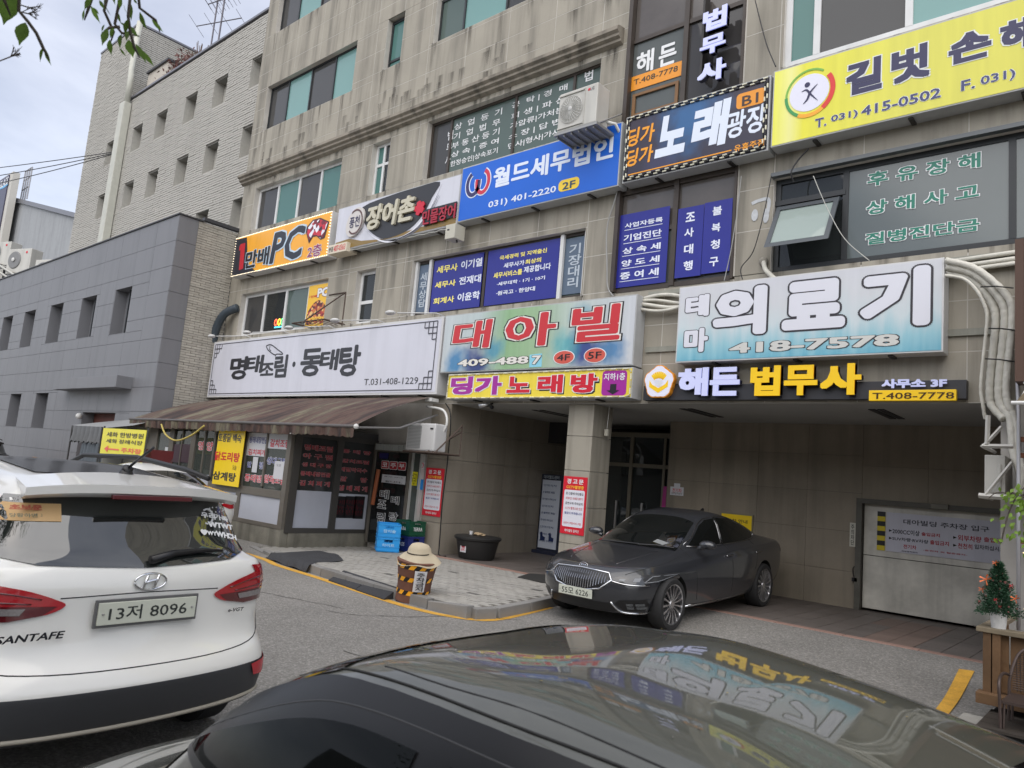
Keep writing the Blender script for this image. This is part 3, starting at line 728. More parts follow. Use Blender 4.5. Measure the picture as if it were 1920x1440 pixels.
# ================================================================ grey low building on the left
GREY = mat('smooth_grey_panel', (.178, .180, .192), .5, var=.05, vscale=.5, rnd=.014, streak=.10, bump=.05, bscale=30)
GREYJ = mat('panel_joint_dark', (.150, .152, .162), .8)
BRK = mat('split_faced_brick', (.40, .375, .325), .85, var=.08, vscale=2.0, rnd=.10, speck=.12, sscale=60, bump=.3, bscale=45, streak=.15)
BRJ = mat('brick_joint', (.27, .25, .215), .95)
gb = thing('grey_annex', 'low smooth grey panelled annex with deep narrow windows', 'building', (-30, 8.9, 0))
gh = [(-24.95, -23.7, 5.15, 6.62), (-27.8, -26.5, 5.2, 6.62), (-30.9, -29.6, 5.2, 6.65), (-33.9, -32.6, 5.2, 6.65), (-36.7, -35.4, 5.2, 6.65), (-39.6, -38.3, 5.2, 6.65),
      (-30.9, -29.6, 2.1, 3.37), (-33.9, -32.6, 2.1, 3.37), (-36.8, -35.5, 2.1, 3.37), (-39.7, -38.4, 2.1, 3.37), (-26.1, -23.5, 0, 2.7)]
g = wall_mesh(-60, -21.12, 0, 8.46, 8.93, 9.25, gh); g.box(-21.12-.3, -21.13, 9.25, 13.2, 0, 8.46); g.box(-60, -21.13, 9.25, 20, 8.2, 8.44); g.box(-60, -59.7, 9.25, 20, 0, 8.2)
g.build('wall', GREYJ, gb, fix=False)
cladding(gb, [-60+i*1.25 for i in range(31)]+[-21.12], [0, .7, 1.4, 2.1, 2.75, 3.45, 4.15, 4.85, 5.5, 6.2, 6.95, 7.7, 8.46], gh, 8.90, .035, GREY, .010, 230, name='wall_panel')
cladding(gb, [8.90, 9.48], [0, .7, 1.4, 2.1, 2.75, 3.45, 4.15, 4.85, 5.5, 6.2, 6.95, 7.7, 8.46], [], -21.10, .035, GREY, .010, 20, name='wall_panel', axis='x')
MB().box(-60, -21.06, 8.86, 9.6, 8.46, 8.50).box(-21.2, -21.04, 9.6, 13, 8.50, 8.60).build('parapet_cap', mat('dark_cap', (.045, .045, .05), .5), gb, fix=False)
wd = MB(); wl = MB(); ws = MB()
for h in gh[:-1]:
    xm = h[0]+.62
    wr = MB().box(xm, h[1], 9.28, 9.33, h[2], h[3]).box(xm-.05, xm, 9.1, 9.33, h[2], h[3]).build('window', BF, gb, fix=False)
    MB().box(xm+.06, h[1], 9.262, 9.275, h[2]+.45, h[3]).build('pane', mat_glass('annex_glass', (.06, .10, .11), .5), wr, fix=False)
    MB().box(xm+.06, h[1], 9.24, 9.275, h[2], h[2]+.44).build('lower_panel', mat('stone_infill', (.20, .20, .19), .8), wr, fix=False)
    MB().box(h[0], xm, 9.26, 9.33, h[2], h[3]).build('reveal_back', GREY, gb, fix=False)
    MB().box(h[0], h[0]+.012, 8.905, 9.26, h[2], h[3]).box(h[0]+.012, h[1], 8.905, 9.26, h[2], h[2]+.012).build('reveal_lining', GREY, gb, fix=False)
MB().box(-26.1, -23.5, 9.26, 9.4, 0, 2.7).build('doorway_lining', mat('rust_red_shutter', (.13, .045, .035), .7, var=.2), gb, fix=False)
MB().box(-27.8, -22.6, 8.45, 8.9, 3.40, 3.75).build('door_hood', GREY, gb, fix=False, bevel=.01)
# split-faced brick return wall between annex and the granite block
def brick_face(root, a0, a1, z0, z1, where, axis, m, holes=(), bl=.30, bh=.072, joint=.010, limit=300, depth=.04, name='brick'):
    me = unit_box(m); out = []; row = 0; z = z0
    while z+bh <= z1+.001:
        x = a0-(bl/2 if row % 2 else 0)
        while x < a1:
            l, r_ = max(x, a0), min(x+bl-joint, a1)
            if r_-l > .04 and not any(r_ > h[0] and l < h[1] and z+bh > h[2] and z < h[3] for h in holes): out.append((l, r_, z, z+bh-joint))
            x += bl
        z += bh; row += 1
    return out, me
br, me = brick_face(gb, 9.48, 10.69, 0.1, 8.46, -21.1, 'x', BRK)
br.sort(key=lambda r_: abs(r_[2]-5.8)+abs(r_[0]-9.6)); rest = MB()
for i, (a, b, c, d) in enumerate(br):
    j = random.uniform(-.008, .010)
    if i < 300: share('brick', me, (-21.10-.03+j, (a+b)/2, (c+d)/2), (.06, b-a, d-c), gb)
    else: rest.box(-21.16, -21.10+j, a, b, c, d)
rest.build('bricks_beyond', BRK, gb, fix=False, kind='stuff')

# ================================================================ pale brick office building behind
BRK2 = mat('pale_split_brick', (.425, .412, .378), .85, var=.04, vscale=.5, speck=.10, sscale=9, bump=0, streak=.06)
ob = thing('brick_office_building', 'tall pale brick office building with small square recessed windows', 'building', (-34, 13, 0))
wx_ = [-40.7, -37.45, -34.85, -31.95, -29.35, -26.4]
oh = [(x, x+1.1, z, z+1.2) for z in (15.85, 13.0, 10.15, 7.3) for x in wx_]+[(-23.5, -22.4, z, z+1.2) for z in (15.85, 13.0, 10.15, 7.3)]
OX0, OX1, OTOP = -43.85, -18.0, 18.85
w = wall_mesh(OX0, OX1, 0, OTOP, 13.05, 13.4, oh); w.box(OX0, OX0+.3, 13.4, 28, 0, OTOP); w.box(OX1-.3, OX1, 13.4, 28, 0, OTOP); w.box(OX0, OX1, 13.4, 28, OTOP-.9, OTOP-.7)
w.build('wall', mat('dark_mortar', (.22, .21, .19), .95), ob, fix=False)  # darker mortar for contrast between the bricks
def brick_sheet(mbv, a0, a1, z0, z1, pos, axis, holes, bl=.55, bh=.105, jit=.018):
    V, F_ = [], []; row = 0; z = z0; off = len(mbv.v)
    while z+bh <= z1+.001:
        x = a0-(bl*.5 if row % 2 else 0)-random.random()*.1
        hh = [h for h in holes if z+bh > h[2]+.03 and z < h[3]-.03]
        while x < a1:
            l, r_ = max(x, a0), min(x+bl-.012, a1)
            for h in hh:
                if l < h[0] < r_: r_ = h[0]
                elif l < h[1] < r_: l = h[1]
                elif l >= h[0] and r_ <= h[1]: r_ = l
            if r_-l > .04:
                j = random.uniform(0, jit); k = random.uniform(0, jit); zz = z+bh-.022
                n = len(V)+off
                if axis == 'y': V += [(l, pos-j, z), (r_, pos-k, z), (r_, pos-k, zz), (l, pos-j, zz), (l, pos+.05, z), (r_, pos+.05, z), (r_, pos+.05, zz), (l, pos+.05, zz)]
                else: V += [(pos+j, l, z), (pos+k, r_, z), (pos+k, r_, zz), (pos+j, l, zz), (pos-.05, l, z), (pos-.05, r_, z), (pos-.05, r_, zz), (pos-.05, l, zz)]
                F_ += [(n, n+1, n+2, n+3), (n, n+3, n+7, n+4), (n+1, n+5, n+6, n+2), (n+3, n+2, n+6, n+7), (n, n+4, n+5, n+1)]
            x += bl
        z += bh; row += 1
    mbv.v += V; mbv.f += F_; mbv.mi += [0]*len(F_)
bs = MB(); brick_sheet(bs, OX0, OX1, 6.5, OTOP, 13.0, 'y', oh)
brick_sheet(bs, OX0, -38.9, OTOP-.06, 23.1, 12.996, 'y', [])
brick_sheet(bs, 13.0, 17.2, OTOP-.8, 23.1, -38.9, 'x', [])
bs.build('brickwork', BRK2, ob, fix=False, kind='stuff')
w = MB().box(OX0, -38.95, 13.06, 24, OTOP, 23.1); w.build('stair_tower', BRJ, ob, fix=False)
MB().box(OX0-.05, -38.85, 12.95, 24, 23.1, 23.2).box(-38.9, OX1, 12.93, 13.2, OTOP, OTOP+.09).build('parapet_cap', mat('metal_cap', (.20, .20, .22), .4, metal=.5), ob, fix=False)
MB().box((-38.074, 20.047)[0], (-35.809, 19.351)[0], 13.5, 15, OTOP-.5, (-37.377, 20.343)[1]).build('roof_room', mat('cream_render', (.50, .46, .40), .8, var=.1), ob, fix=False)
MB().box((-38.074, 20.047)[0]-.05, (-35.809, 19.351)[0]+.1, 13.4, 15.1, (-37.377, 20.343)[1], (-37.377, 20.343)[1]+.1).build('roof_room_lid', mat('dark_cap', (.045,)*3, .5), ob, fix=False)
for h in oh:
    wr = MB().box(h[0]+.0, h[1], 13.40, 13.46, h[2], h[2]+.07).box(h[0]+.5, h[0]+.56, 13.36, 13.46, h[2]+.07, h[3]).build('window', BF, ob, fix=False)
    MB().box(h[0]+.56, h[1], 13.42, 13.43, h[2]+.07, h[3]).build('pane', TEALL, wr, fix=False)
    MB().box(h[0]+.3, h[1], 13.6, 13.62, h[2], h[3]).build('window_backing', BL_L, wr, fix=False)
    MB().box(h[0], h[0]+.012, 12.995, 13.40, h[2], h[3]).box(h[0]+.012, h[1], 13.02, 13.40, h[2], h[2]+.012).build('reveal_lining', BRK2, wr, fix=False)
    MB().box(h[0], h[0]+.5, 13.41, 13.45, h[2], h[3]).build('reveal_panel', BRK2, wr, fix=False)
wp = mat('cream_duct_paint', (.50, .50, .44), .5, var=.08)
MB().box(-38.72, -38.12, 12.62, 12.97, 8.5, 18.55).build('duct', wp, ob, fix=False, bevel=.03)
MB().tube([(-38.3, 12.8, 18.5), (-38.2, 12.75, 20.0), (-38.45, 12.8, 20.4), (-38.3, 12.8, 22.9)], .14, 8).build('roof_pipe', wp, ob, smooth=True)
# antennas
an = thing('tv_antenna', 'pair of tall television aerial masts on the brick office roof', 'antenna', (-37, 16.5, 23))
A0 = Vector((-38.6, 16.1, 20.0))
ANM = mat('aerial_metal', (.16, .15, .17), .5, metal=.6)
ma = MB().tube([(-38.2, 16.4, 18.5), (-38.15, 16.4, 28.5)], .045, 6).build('mast', ANM, an)
mb = MB().tube([(-37.4, 16.4, 19), (-37.35, 16.4, 27.0)], .05, 6)
mb.build('mast', ANM, an)
for (z, l, n, a) in ((26.4, 3.6, 9, -.10), (25.9, 2.6, 8, -.13), (24.6, 4.4, 4, -.2)):
    mb = MB(); c = Vector((-37.6, 16.35, z)); d = Vector((1, .1, a)).normalized()
    mb.tube([c-d*l/2, c+d*l/2], .03, 5)
    for k in range(n):
        p = c+d*(-l/2+l*k/(n-1)); e = Vector((.25, -.8, .45))*(.7-.25*k/n)
        mb.tube([p-e, p+e], .014, 4)
    mb.build('boom', ANM, an)
# red shrubs on the roof
def leaf_cluster(name, pts, size, m, parent=None, n=10, spread=.4, seed=1, label=None):
    rg = np.random.default_rng(seed); V = []; F_ = []
    for p in pts:
        for k in range(n):
            c = np.array(p)+rg.normal(0, spread, 3); a = rg.normal(0, 1, 3); a /= np.linalg.norm(a); b = np.cross(a, rg.normal(0, 1, 3)); b /= max(np.linalg.norm(b), 1e-6)
            s = size*rg.uniform(.6, 1.3); q = len(V)
            V += [tuple(c-a*s), tuple(c+b*s*.42-a*s*.2), tuple(c+a*s), tuple(c-b*s*.42-a*s*.2)]; F_ += [(q, q+1, q+2, q+3)]
    mb_ = MB(); mb_.v = V; mb_.f = F_; mb_.mi = [0]*len(F_)
    return mb_.build(name, m, parent, fix=False)
sh = thing('roof_shrub', 'reddish bare shrubs growing behind the brick office parapet', 'shrub', (-34, 13.8, 18.5))
sx0, sx1 = (-35.326, 19.426)[0], (-32.19, 19.265)[0]
pts = [(x, 13.3+random.random()*.4, 18.9+random.random()*1.25*max(.15, 1-abs((x-sx0)/(sx1-sx0)-.45)*1.7)) for x in [sx0+(sx1-sx0)*i/56 for i in range(57)]]
leaf_cluster('foliage', pts, .10, mat('wine_red_leaf', (.16, .07, .06), .8, rnd=.2), sh, 9, .22, 4)
mb = MB()
for k in range(60):
    x = random.uniform(sx0, sx1); mb.tube([(x, 13.5, 18.3), (x+random.uniform(-.3, .3), 13.5+random.uniform(-.2, .2), 19.3+random.random()*.9)], .015, 4)
mb.build('stems', mat('twig_brown', (.12, .08, .06), .9), sh)
# far left: corrugated shed wall, billboard tower, rooftop condensers
COR = mat('corrugated_steel', (.33, .34, .35), .5, metal=.2, var=.05, streak=.15)
cs = thing('steel_clad_building', 'grey corrugated steel clad building beyond the annex', 'building', (-75, 21, 0))
V = []; F_ = []; n = 150
for i in range(n+1):
    x = -104+i*.28; d = .09 if i % 2 else 0
    V += [(x, 20+d, 0), (x, 20+d, 20.2+(-x-67.9)*.262)]
for i in range(n): F_.append((2*i, 2*i+2, 2*i+3, 2*i+1))
q = MB(); q.v = V; q.f = F_; q.mi = [0]*n; q.build('wall', COR, cs)
q = MB(); q.add([(-104, 19.8, 29.7), (-62, 19.8, 18.65), (-62, 21, 18.65), (-104, 21, 29.7), (-104, 19.8, 30.1), (-62, 19.8, 19.05), (-62, 21, 19.05), (-104, 21, 30.1)], [(0,1,2,3),(4,5,6,7),(0,1,5,4),(1,2,6,5),(2,3,7,6)]); q.build('roof_edge', mat('metal_cap', (.2,.2,.22), .4), cs)
q = MB()
for k in range(4): q.tube([(-86+k*.7, 20.5, 25), (-86+k*.7, 20.5, 28.3)], .07, 5)
for z in (26.3, 27.3, 28.3): q.tube([(-86, 20.5, z), (-83.9, 20.5, z)], .06, 5)
q.build('roof_ladder', mat('grey_rail', (.35, .35, .37), .5), cs)
bbd = thing('billboard', 'dark blue tall billboard at the far left edge', 'billboard', (-99, 19.5, 18))
MB().box(-108, (-83.813, 26.243)[0], 19.0, 19.6, 14, (-86.086, 27.272)[1]).build('frame', mat('billboard_edge', (.55, .53, .48), .6), bbd, fix=False)
MB().box(-108, (-84.763, 26.441)[0], 18.9, 19.0, 14.5, (-86.337, 27.102)[1]).build('poster', mat_ramp('dark_blue_poster', 'Z', [(15, (.02, .10, .32)), (19, (.06, .12, .35)), (22, (.05, .045, .075)), (28, (.05, .05, .11)), (32, (.03, .05, .13))]), bbd, fix=False)
stroke(bbd, 'light_streak', smooth_pts([(-89.777, 26.404), (-87.088, 26.15), (-85.453, 26.042), (-84.436, 26.054)], 6), .3, 18.88, mat('cyan_streak', (.15, .45, .75), .5), taper=True)
T(bbd, 'GLASS', (-87.484, 26.901), (-84.582, 26.081), 18.87, WHITE)
# ================================================================ shop signs on the granite block
CAB = mat('sign_cabinet_grey', (.42, .43, .43), .5, var=.08, streak=.1)
def vinyl(name, rgb, rough=.35, **k):
    if name.endswith('face') or name.endswith('panel') or name == 'strip_yellow': k = dict(dict(var=.035, vscale=1.2, streak=.10), **k)
    return mat(name, lin(*rgb), rough, **k)
NAVY = vinyl('navy_vinyl', (38, 36, 78)); ORANGE = vinyl('orange_vinyl', (232, 150, 40)); RED = vinyl('red_vinyl', (205, 30, 50)); YELL = vinyl('yellow_vinyl', (240, 205, 60))
LILAC = mat('lilac_white_letter', (.56, .59, .85), .3, emis=.12); MAG = vinyl('magenta_vinyl', (160, 40, 150)); DGREEN = vinyl('dark_green_vinyl', (30, 120, 100))
BLUEP = mat('deep_blue_film', (.018, .022, .25), .28, var=.05); YLET = mat('yellow_letter', (.88, .56, .012), .35, emis=.06)
SGRP = 'shop signs on the granite front'
def sign(label, x0, x1, z0, z1, face, yf=10.40, yb=10.69, cab=CAB, rim=.022, name='shop_sign'):
    r = thing(name, label, 'sign', ((x0+x1)/2, yb, z0), 0, SGRP)
    MB().box(x0, x1, yf+.004, yb, z0, z1).build('cabinet', cab, r, fix=False, bevel=.006)
    MB().box(x0+rim, x1-rim, yf-.002, yf+.004, z0+rim, z1-rim).build('face', face, r, fix=False)
    mb = MB(); n = max(2, int((x1-x0)/1.2))
    for k in range(n):
        x = x0+(x1-x0)*(k+.5)/n; mb.box(x-.03, x+.03, yf+.06, yb-.02, z0-.025, z0)
    mb.build('mounting_foot', DARKM, r, fix=False)
    return r
def bulbs(root, x0, x1, z0, z1, y, step, m, r=.014, name='bulb_chain'):
    mb = MB(); pts = []
    n = int((x1-x0)/step); pts += [(x0+(x1-x0)*k/n, z) for k in range(n+1) for z in (z0, z1)]
    n = int((z1-z0)/step); pts += [(x, z0+(z1-z0)*k/n) for k in range(1, n) for x in (x0, x1)]
    for (x, z) in pts: mb.sphere((x, y, z), r, 6)
    return mb.build(name, m, root, fix=False, kind='stuff')
FY = 10.396
# 1 PC room sign
s = sign('orange and black PC room sign with lit bulb border under the upper windows', -20.55, -15.76, 6.93, 8.12, vinyl('warm_orange_face', (244, 172, 48)), cab=mat('sign_cabinet_white', (.6, .6, .6), .5))
poly(s, 'black_panel', [(-20.619, 8.086), (-19.937, 8.058), (-19.818, 7.678), (-19.821, 7.32), (-19.274, 6.998), (-19.121, 6.921), (-20.52, 6.939)], FY, vinyl('charcoal_panel', (38, 40, 52)))
poly(s, 'numeral', [(-20.235, 7.896), (-19.98, 7.898), (-19.909, 7.116), (-20.139, 7.09), (-20.196, 7.702), (-20.289, 7.709), (-20.293, 7.813)], FY-.004, vinyl('crimson', (190, 35, 50)))
T(s, '만배', (-19.833, 7.606), (-18.554, 7.073), FY-.006, [(BLACK, .035), (vinyl('pale_blue_outline', (190, 210, 225)), .07)])
T(s, 'PC', (-18.456, 7.96), (-16.913, 7.046), FY-.004, [(vinyl('ink_navy', (25, 30, 45)), .03), (vinyl('pale_blue_outline', (190, 210, 225)), .06)], shear=.12)
T(s, '2층', (-16.657, 7.308), (-16.032, 6.98), FY-.004, [(vinyl('plum', (140, 40, 95)), .02), (WHITE, .05)])
def mat_blotch(name, cols, scale=9.):
    m = bpy.data.materials.new(name); m.use_nodes = True; N, L = m.node_tree.nodes, m.node_tree.links
    g_ = N.new('ShaderNodeNewGeometry'); v = N.new('ShaderNodeTexVoronoi'); v.inputs['Scale'].default_value = scale; L.new(g_.outputs['Position'], v.inputs[0])
    s_ = N.new('ShaderNodeSeparateColor'); L.new(v.outputs['Color'], s_.inputs[0]); r_ = N.new('ShaderNodeValToRGB'); r_.color_ramp.interpolation = 'CONSTANT'
    while len(r_.color_ramp.elements) < len(cols): r_.color_ramp.elements.new(.5)
    for i, (e, c) in enumerate(zip(r_.color_ramp.elements, cols)): e.position = i/len(cols); e.color = (*c, 1)
    L.new(s_.outputs[0], r_.inputs[0]); L.new(r_.outputs[0], N['Principled BSDF'].inputs['Base Color']); N['Principled BSDF'].inputs['Roughness'].default_value = .4; return m
CARDS = mat_blotch('printed_card_picture', [lin(190,30,50), lin(225,225,235), lin(60,20,30), lin(200,40,60), lin(120,20,40), lin(235,235,240)])
poly(s, 'card_fan_border', [(-16.907, 7.816), (-16.602, 8.02), (-16.257, 8.015), (-15.843, 7.845), (-15.963, 7.432), (-16.132, 7.405), (-16.336, 7.535), (-16.493, 7.541), (-16.65, 7.383)], FY-.003, vinyl('dark_card_edge', (60, 25, 30)))
poly(s, 'card_fan_picture', [(-16.836, 7.785), (-16.572, 7.982), (-16.249, 7.975), (-15.901, 7.833), (-16.027, 7.469), (-16.141, 7.446), (-16.329, 7.566), (-16.518, 7.574), (-16.644, 7.442)], FY-.007, CARDS)
bulbs(s, -20.53, -15.78, 6.95, 8.10, 10.385, .075, mat('warm_bulb', (1, .86, .62), .3, emis=1.2))
# 2 eel restaurant sign
s = sign('white and black brush lettered eel restaurant sign beside the orange one', -15.5, -11.13, 6.98, 8.12, vinyl('cool_white_face', (205, 206, 215)))
y2 = 10.39
poly(s, 'gold_band', [(-15.45, 7.01), (-11.16, 7.01), (-11.16, 7.16), (-12.6, 7.10), (-13.6, 7.04), (-14.4, 7.12), (-14.9, 7.25), (-15.45, 7.22)], FY, vinyl('old_gold', (135, 110, 55)))
poly(s, 'black_swirl', smooth_pts([(-14.498, 7.983), (-13.446, 8.081), (-12.518, 8.094), (-11.788, 8.069), (-11.998, 7.751), (-12.236, 7.404), (-12.668, 7.125), (-13.272, 7.031), (-13.664, 7.07), (-14.104, 7.313), (-14.399, 7.628)], 3, closed=True), FY-.003, vinyl('soft_black', (45, 45, 48)))
for k, w_ in ((0, .05), (1, .03), (2, .02)):
    stroke(s, 'white_swoosh', smooth_pts([(-14.287, 7.387), (-13.795, 7.068), (-13.255, 6.931), (-12.538, 7.063), (-12.119, 7.404), (-11.88, 7.728), (-11.725, 8.023)], 5) if k == 0 else [(p[0]+.05*k, p[1]-.02*k) for p in smooth_pts([(-13.802, 7.113), (-13.261, 6.965), (-12.541, 7.084), (-12.119, 7.404), (-11.831, 7.78)], 5)], w_, FY-.008, vinyl('swoosh_grey' if k else 'swoosh_white', (120, 120, 130) if k else (225, 225, 232)), taper=True)
CREAM = mat('cream_raised_letter', lin(195, 190, 170), .5)
T(s, '장어촌', (-14.215, 7.914), (-12.49, 7.308), 10.385, [(CREAM, .035)], thick=.06, shear=.12)
T(s, '민물장어', (-12.192, 7.448), (-11.156, 7.114), 10.355, [(vinyl('deep_red', (165, 35, 55)), .02)], thick=.02)
poly(s, 'black_backing', [(-12.261, 7.481), (-11.154, 7.491), (-11.153, 7.164), (-12.128, 7.102)], 10.378, BLACK, t=.02)
T(s, '민물장어', (-12.192, 7.448), (-11.156, 7.114), 10.35, [(vinyl('deep_red', (165, 35, 55)), .03)], thick=.01) if 0 else None
poly(s, 'red_flower', [(c[0]+0, c[1]) for c in [(lambda a, r: ((-12.343, 7.558)[0]+r*math.cos(a), (-12.343, 7.558)[1]+r*math.sin(a)))(2*PI*k/20, .17 if k % 4 else .12) for k in range(20)]], 10.38, vinyl('flower_red', (200, 30, 55)), t=.03)
bc = (-14.672, 7.62)
poly(s, 'round_badge', [(bc[0]+.33*math.cos(a)+.08*math.sin(a), bc[1]+.36*math.sin(a)) for a in [2*PI*k/28 for k in range(28)]], 10.385, vinyl('badge_cream', (205, 200, 195)), t=.05)
stroke(s, 'badge_ring', circle(bc[0]+.02, bc[1], .27, .30, 24, -2.4, 2.2), .04, 10.33, vinyl('brown_ring', (90, 60, 55)))
T(s, '풍천', (bc[0]-.2, bc[1]+.14), (bc[0]+.2, bc[1]-.14), 10.328, [(NAVY, .01)])
r_ = thing('phone_plate', 'small beige telephone plate 407-0363 below the eel sign', 'sign', (-15.4, 10.6, 6.9))
MB().box(-15.56, -14.82, 10.28, 10.62, 6.90, 7.13).build('box', mat('beige_box', lin(215, 205, 185), .5), r_, fix=False, bevel=.008)
T(r_, '본점', (-15.53, 7.08), (-15.36, 6.95), 10.278, BLACK); T(r_, '407-0363', (-15.33, 7.09), (-14.86, 6.94), 10.278, [(RED, .01)])
mb = MB(); P_ = [(-15.4+.107*k, 10.42+.02*math.sin(k*1.9), 6.955-.018*abs(math.sin(k*.9))) for k in range(41)]; mb.tube(P_, .012, 6)
mb.build('rope_light', mat('clear_rope', (.5, .5, .46), .3), s, smooth=True)
# 3 blue tax office sign
s = sign('bright blue tax corporation sign with red and navy ring logo', -11.12, -7.11, 7.03, 8.23, vinyl('bright_blue_face', (20, 98, 205), streak=.0, var=.03))
PW = vinyl('pale_white_letter', (222, 230, 245))
T(s, '월드세무법인', (-10.172, 8.017), (-7.255, 7.584), FY, [(PW, .035)])
T(s, '031) 401-2220', (-10.245, 7.319), (-8.5, 7.149), FY, [(PW, .02)])
poly(s, 'yellow_pill', rrect((-8.448, 7.391), (-7.966, 7.164), .09), FY, YELL); T(s, '2F', (-8.351, 7.336), (-8.049, 7.191), FY-.004, [(vinyl('pill_blue', (40, 70, 90)), .02)])
c1, c2 = (-10.741, 7.801), (-10.47, 7.804)
for (c, m_, a) in ((c1, vinyl('logo_navy', (50, 45, 95)), 0), (c2, vinyl('logo_red', (200, 50, 70)), 1)):
    arc = circle(c[0], c[1], .17, .24, 22, PI*.62 if not a else PI*.9, PI*2.08 if not a else PI*2.42)
    stroke(s, 'logo_ring', arc, .135, FY, PW); stroke(s, 'logo_ring', arc, .085, FY-.004, m_)
# 4 karaoke sign dark
s = sign('dark purple karaoke plaza sign with black and white rope light border', -7.03, -4.42, 7.05, 8.28, mat_ramp('purple_blue_print', 'Z', [(7.0, (.030, .028, .05)), (8.3, (.045, .035, .055))], .35, spots=[(-5.75, 7.95, .75, (.03, .13, .32), .9), (-6.3, 7.3, .4, (.05, .05, .12), .6)]))
OR = vinyl('amber_vinyl', (240, 160, 40)); ORS = [(OR, .03)]
T(s, '딩가', (-6.975, 8.033), (-6.431, 7.698), FY, ORS, shear=.1); T(s, '딩가', (-6.97, 7.645), (-6.433, 7.328), FY, ORS, shear=.1)
T(s, '노', (-6.368, 8.091), (-5.815, 7.364), FY, [(PW, .06)], shear=.1); T(s, '래', (-5.705, 8.095), (-5.086, 7.324), FY, [(PW, .06)], shear=.1)
T(s, '광장', (-5.109, 7.835), (-4.47, 7.381), FY, [(PW, .025)], shear=.06)
poly(s, 'orange_pill', rrect((-4.963, 8.104), (-4.499, 7.848), .06), FY, ORANGE); T(s, 'B1', (-4.869, 8.046), (-4.603, 7.878), FY-.004, [(vinyl('dark_brown_ink', (60, 45, 40)), .015)])
T(s, '유흥주점', (-4.965, 7.258), (-4.479, 7.14), FY, [(OR, .02)]); stroke(s, 'orange_rule', [(-6.908, 7.18), (-5.008, 7.187)], .02, FY, OR)
mb = MB()
def rope(mbv, x0, x1, z0, z1, y, step=.085):
    pts = []; per = 2*(x1-x0+z1-z0); n = int(per/step)
    def at_(t):
        t = (t % 1)*per
        if t < x1-x0: return (x0+t, z0)
        t -= x1-x0
        if t < z1-z0: return (x1, z0+t)
        t -= z1-z0
        if t < x1-x0: return (x1-t, z1)
        return (x0, z1-(t-(x1-x0)))
    for k in range(n):
        a, b = at_(k/n), at_((k+.82)/n); mbv.tube([(a[0], y, a[1]), (b[0], y, b[1])], .013, 5, k % 2)
rope(mb, -6.99, -4.46, 7.09, 8.24, 10.38); rope(mb, -6.95, -4.50, 7.13, 8.20, 10.383)
mb.build('rope_light', [BLACK, mat('rope_cream', (.72, .70, .55), .4)], s, fix=False)
# 5 yellow loss adjuster sign
YF = mat_ramp('faded_yellow_face', 'X', [(-4.4, (.86, .86, .06)), (-4.1, (.86, .84, .30)), (-3.9, (.82, .78, .05)), (-2.5, (.72, .69, .10)), (.3, (.70, .66, .09)), (2.0, (.72, .68, .08))], .4, streaks=.10)
s = sign('long faded yellow loss adjuster sign with circular figure logo', -4.38, 2.0, 7.08, 8.32, YF)
NV = [(NAVY, .048), (vinyl('halo_white', (225, 228, 225)), .08)]
za, zb = (-2.823, 8.077)[1], (-3.27, 7.582)[1]
xa = lambda u, v: 0
T(s, '길', ((-3.301, 7.963)[0], za), ((-2.822, 7.856)[0], zb), FY, NV); T(s, '벗', ((-2.704, 7.882)[0], za), ((-2.229, 7.833)[0], zb), FY, NV)
T(s, '손', ((-2.009, 7.863)[0], za-.03), ((-1.527, 7.8)[0], zb+.06), FY, NV); T(s, '해', ((-1.433, 7.966)[0], za-.03), ((-1.019, 7.972)[0], zb+.04), FY, NV)
NV2 = [(vinyl('phone_navy', (55, 60, 110)), .02), (vinyl('halo_white', (225, 228, 225)), .045)]
T(s, 'T.', (-3.718, 7.358), (-3.559, 7.22), FY, NV2); T(s, '031)', (-3.493, 7.353), (-3.129, 7.228), FY, NV2)
T(s, '415-0502', (-3.081, 7.375), (-2.094, 7.232), FY, NV2); T(s, 'F.', (-1.86, 7.389), (-1.706, 7.246), FY, NV2); T(s, '031)', (-1.643, 7.382), (-1.272, 7.232), FY, NV2)
lc = (-3.823, 7.807)
poly(s, 'logo_disc', circle(lc[0], lc[1], .29, .29), FY, vinyl('disc_white', (225, 225, 240)))
for (a0, a1, c_, w_) in ((.3*PI, 1.0*PI, (120, 180, 70), .03), (1.0*PI, 1.35*PI, (60, 150, 80), .045), (1.35*PI, 1.7*PI, (240, 170, 40), .06), (1.7*PI, 2.2*PI, (215, 50, 45), .07)):
    stroke(s, 'logo_arc', circle(lc[0], lc[1], .34, .36, 14, a0, a1), w_, FY-.003, vinyl('arc_%d_%d' % (c_[0], c_[1]), c_), taper=False)
mb = MB(); mb.prism(circle(lc[0]-.03, lc[1]+.13, .04), FY-.007, FY-.004)
stroke(None, '', smooth_pts([(lc[0]-.11, lc[1]+.04), (lc[0]-.04, lc[1]+.05), (lc[0]+.02, lc[1]-.03), (lc[0]+.13, lc[1]-.16)], 5), .032, FY-.004, NAVY, taper=True, mb=mb)
stroke(None, '', smooth_pts([(lc[0]+.12, lc[1]+.1), (lc[0]+.02, lc[1]+.0), (lc[0]-.02, lc[1]-.1), (lc[0]-.08, lc[1]-.16)], 5), .032, FY-.008, NAVY, taper=True, mb=mb)
mb.build('logo_figure', NAVY, s, fix=False)
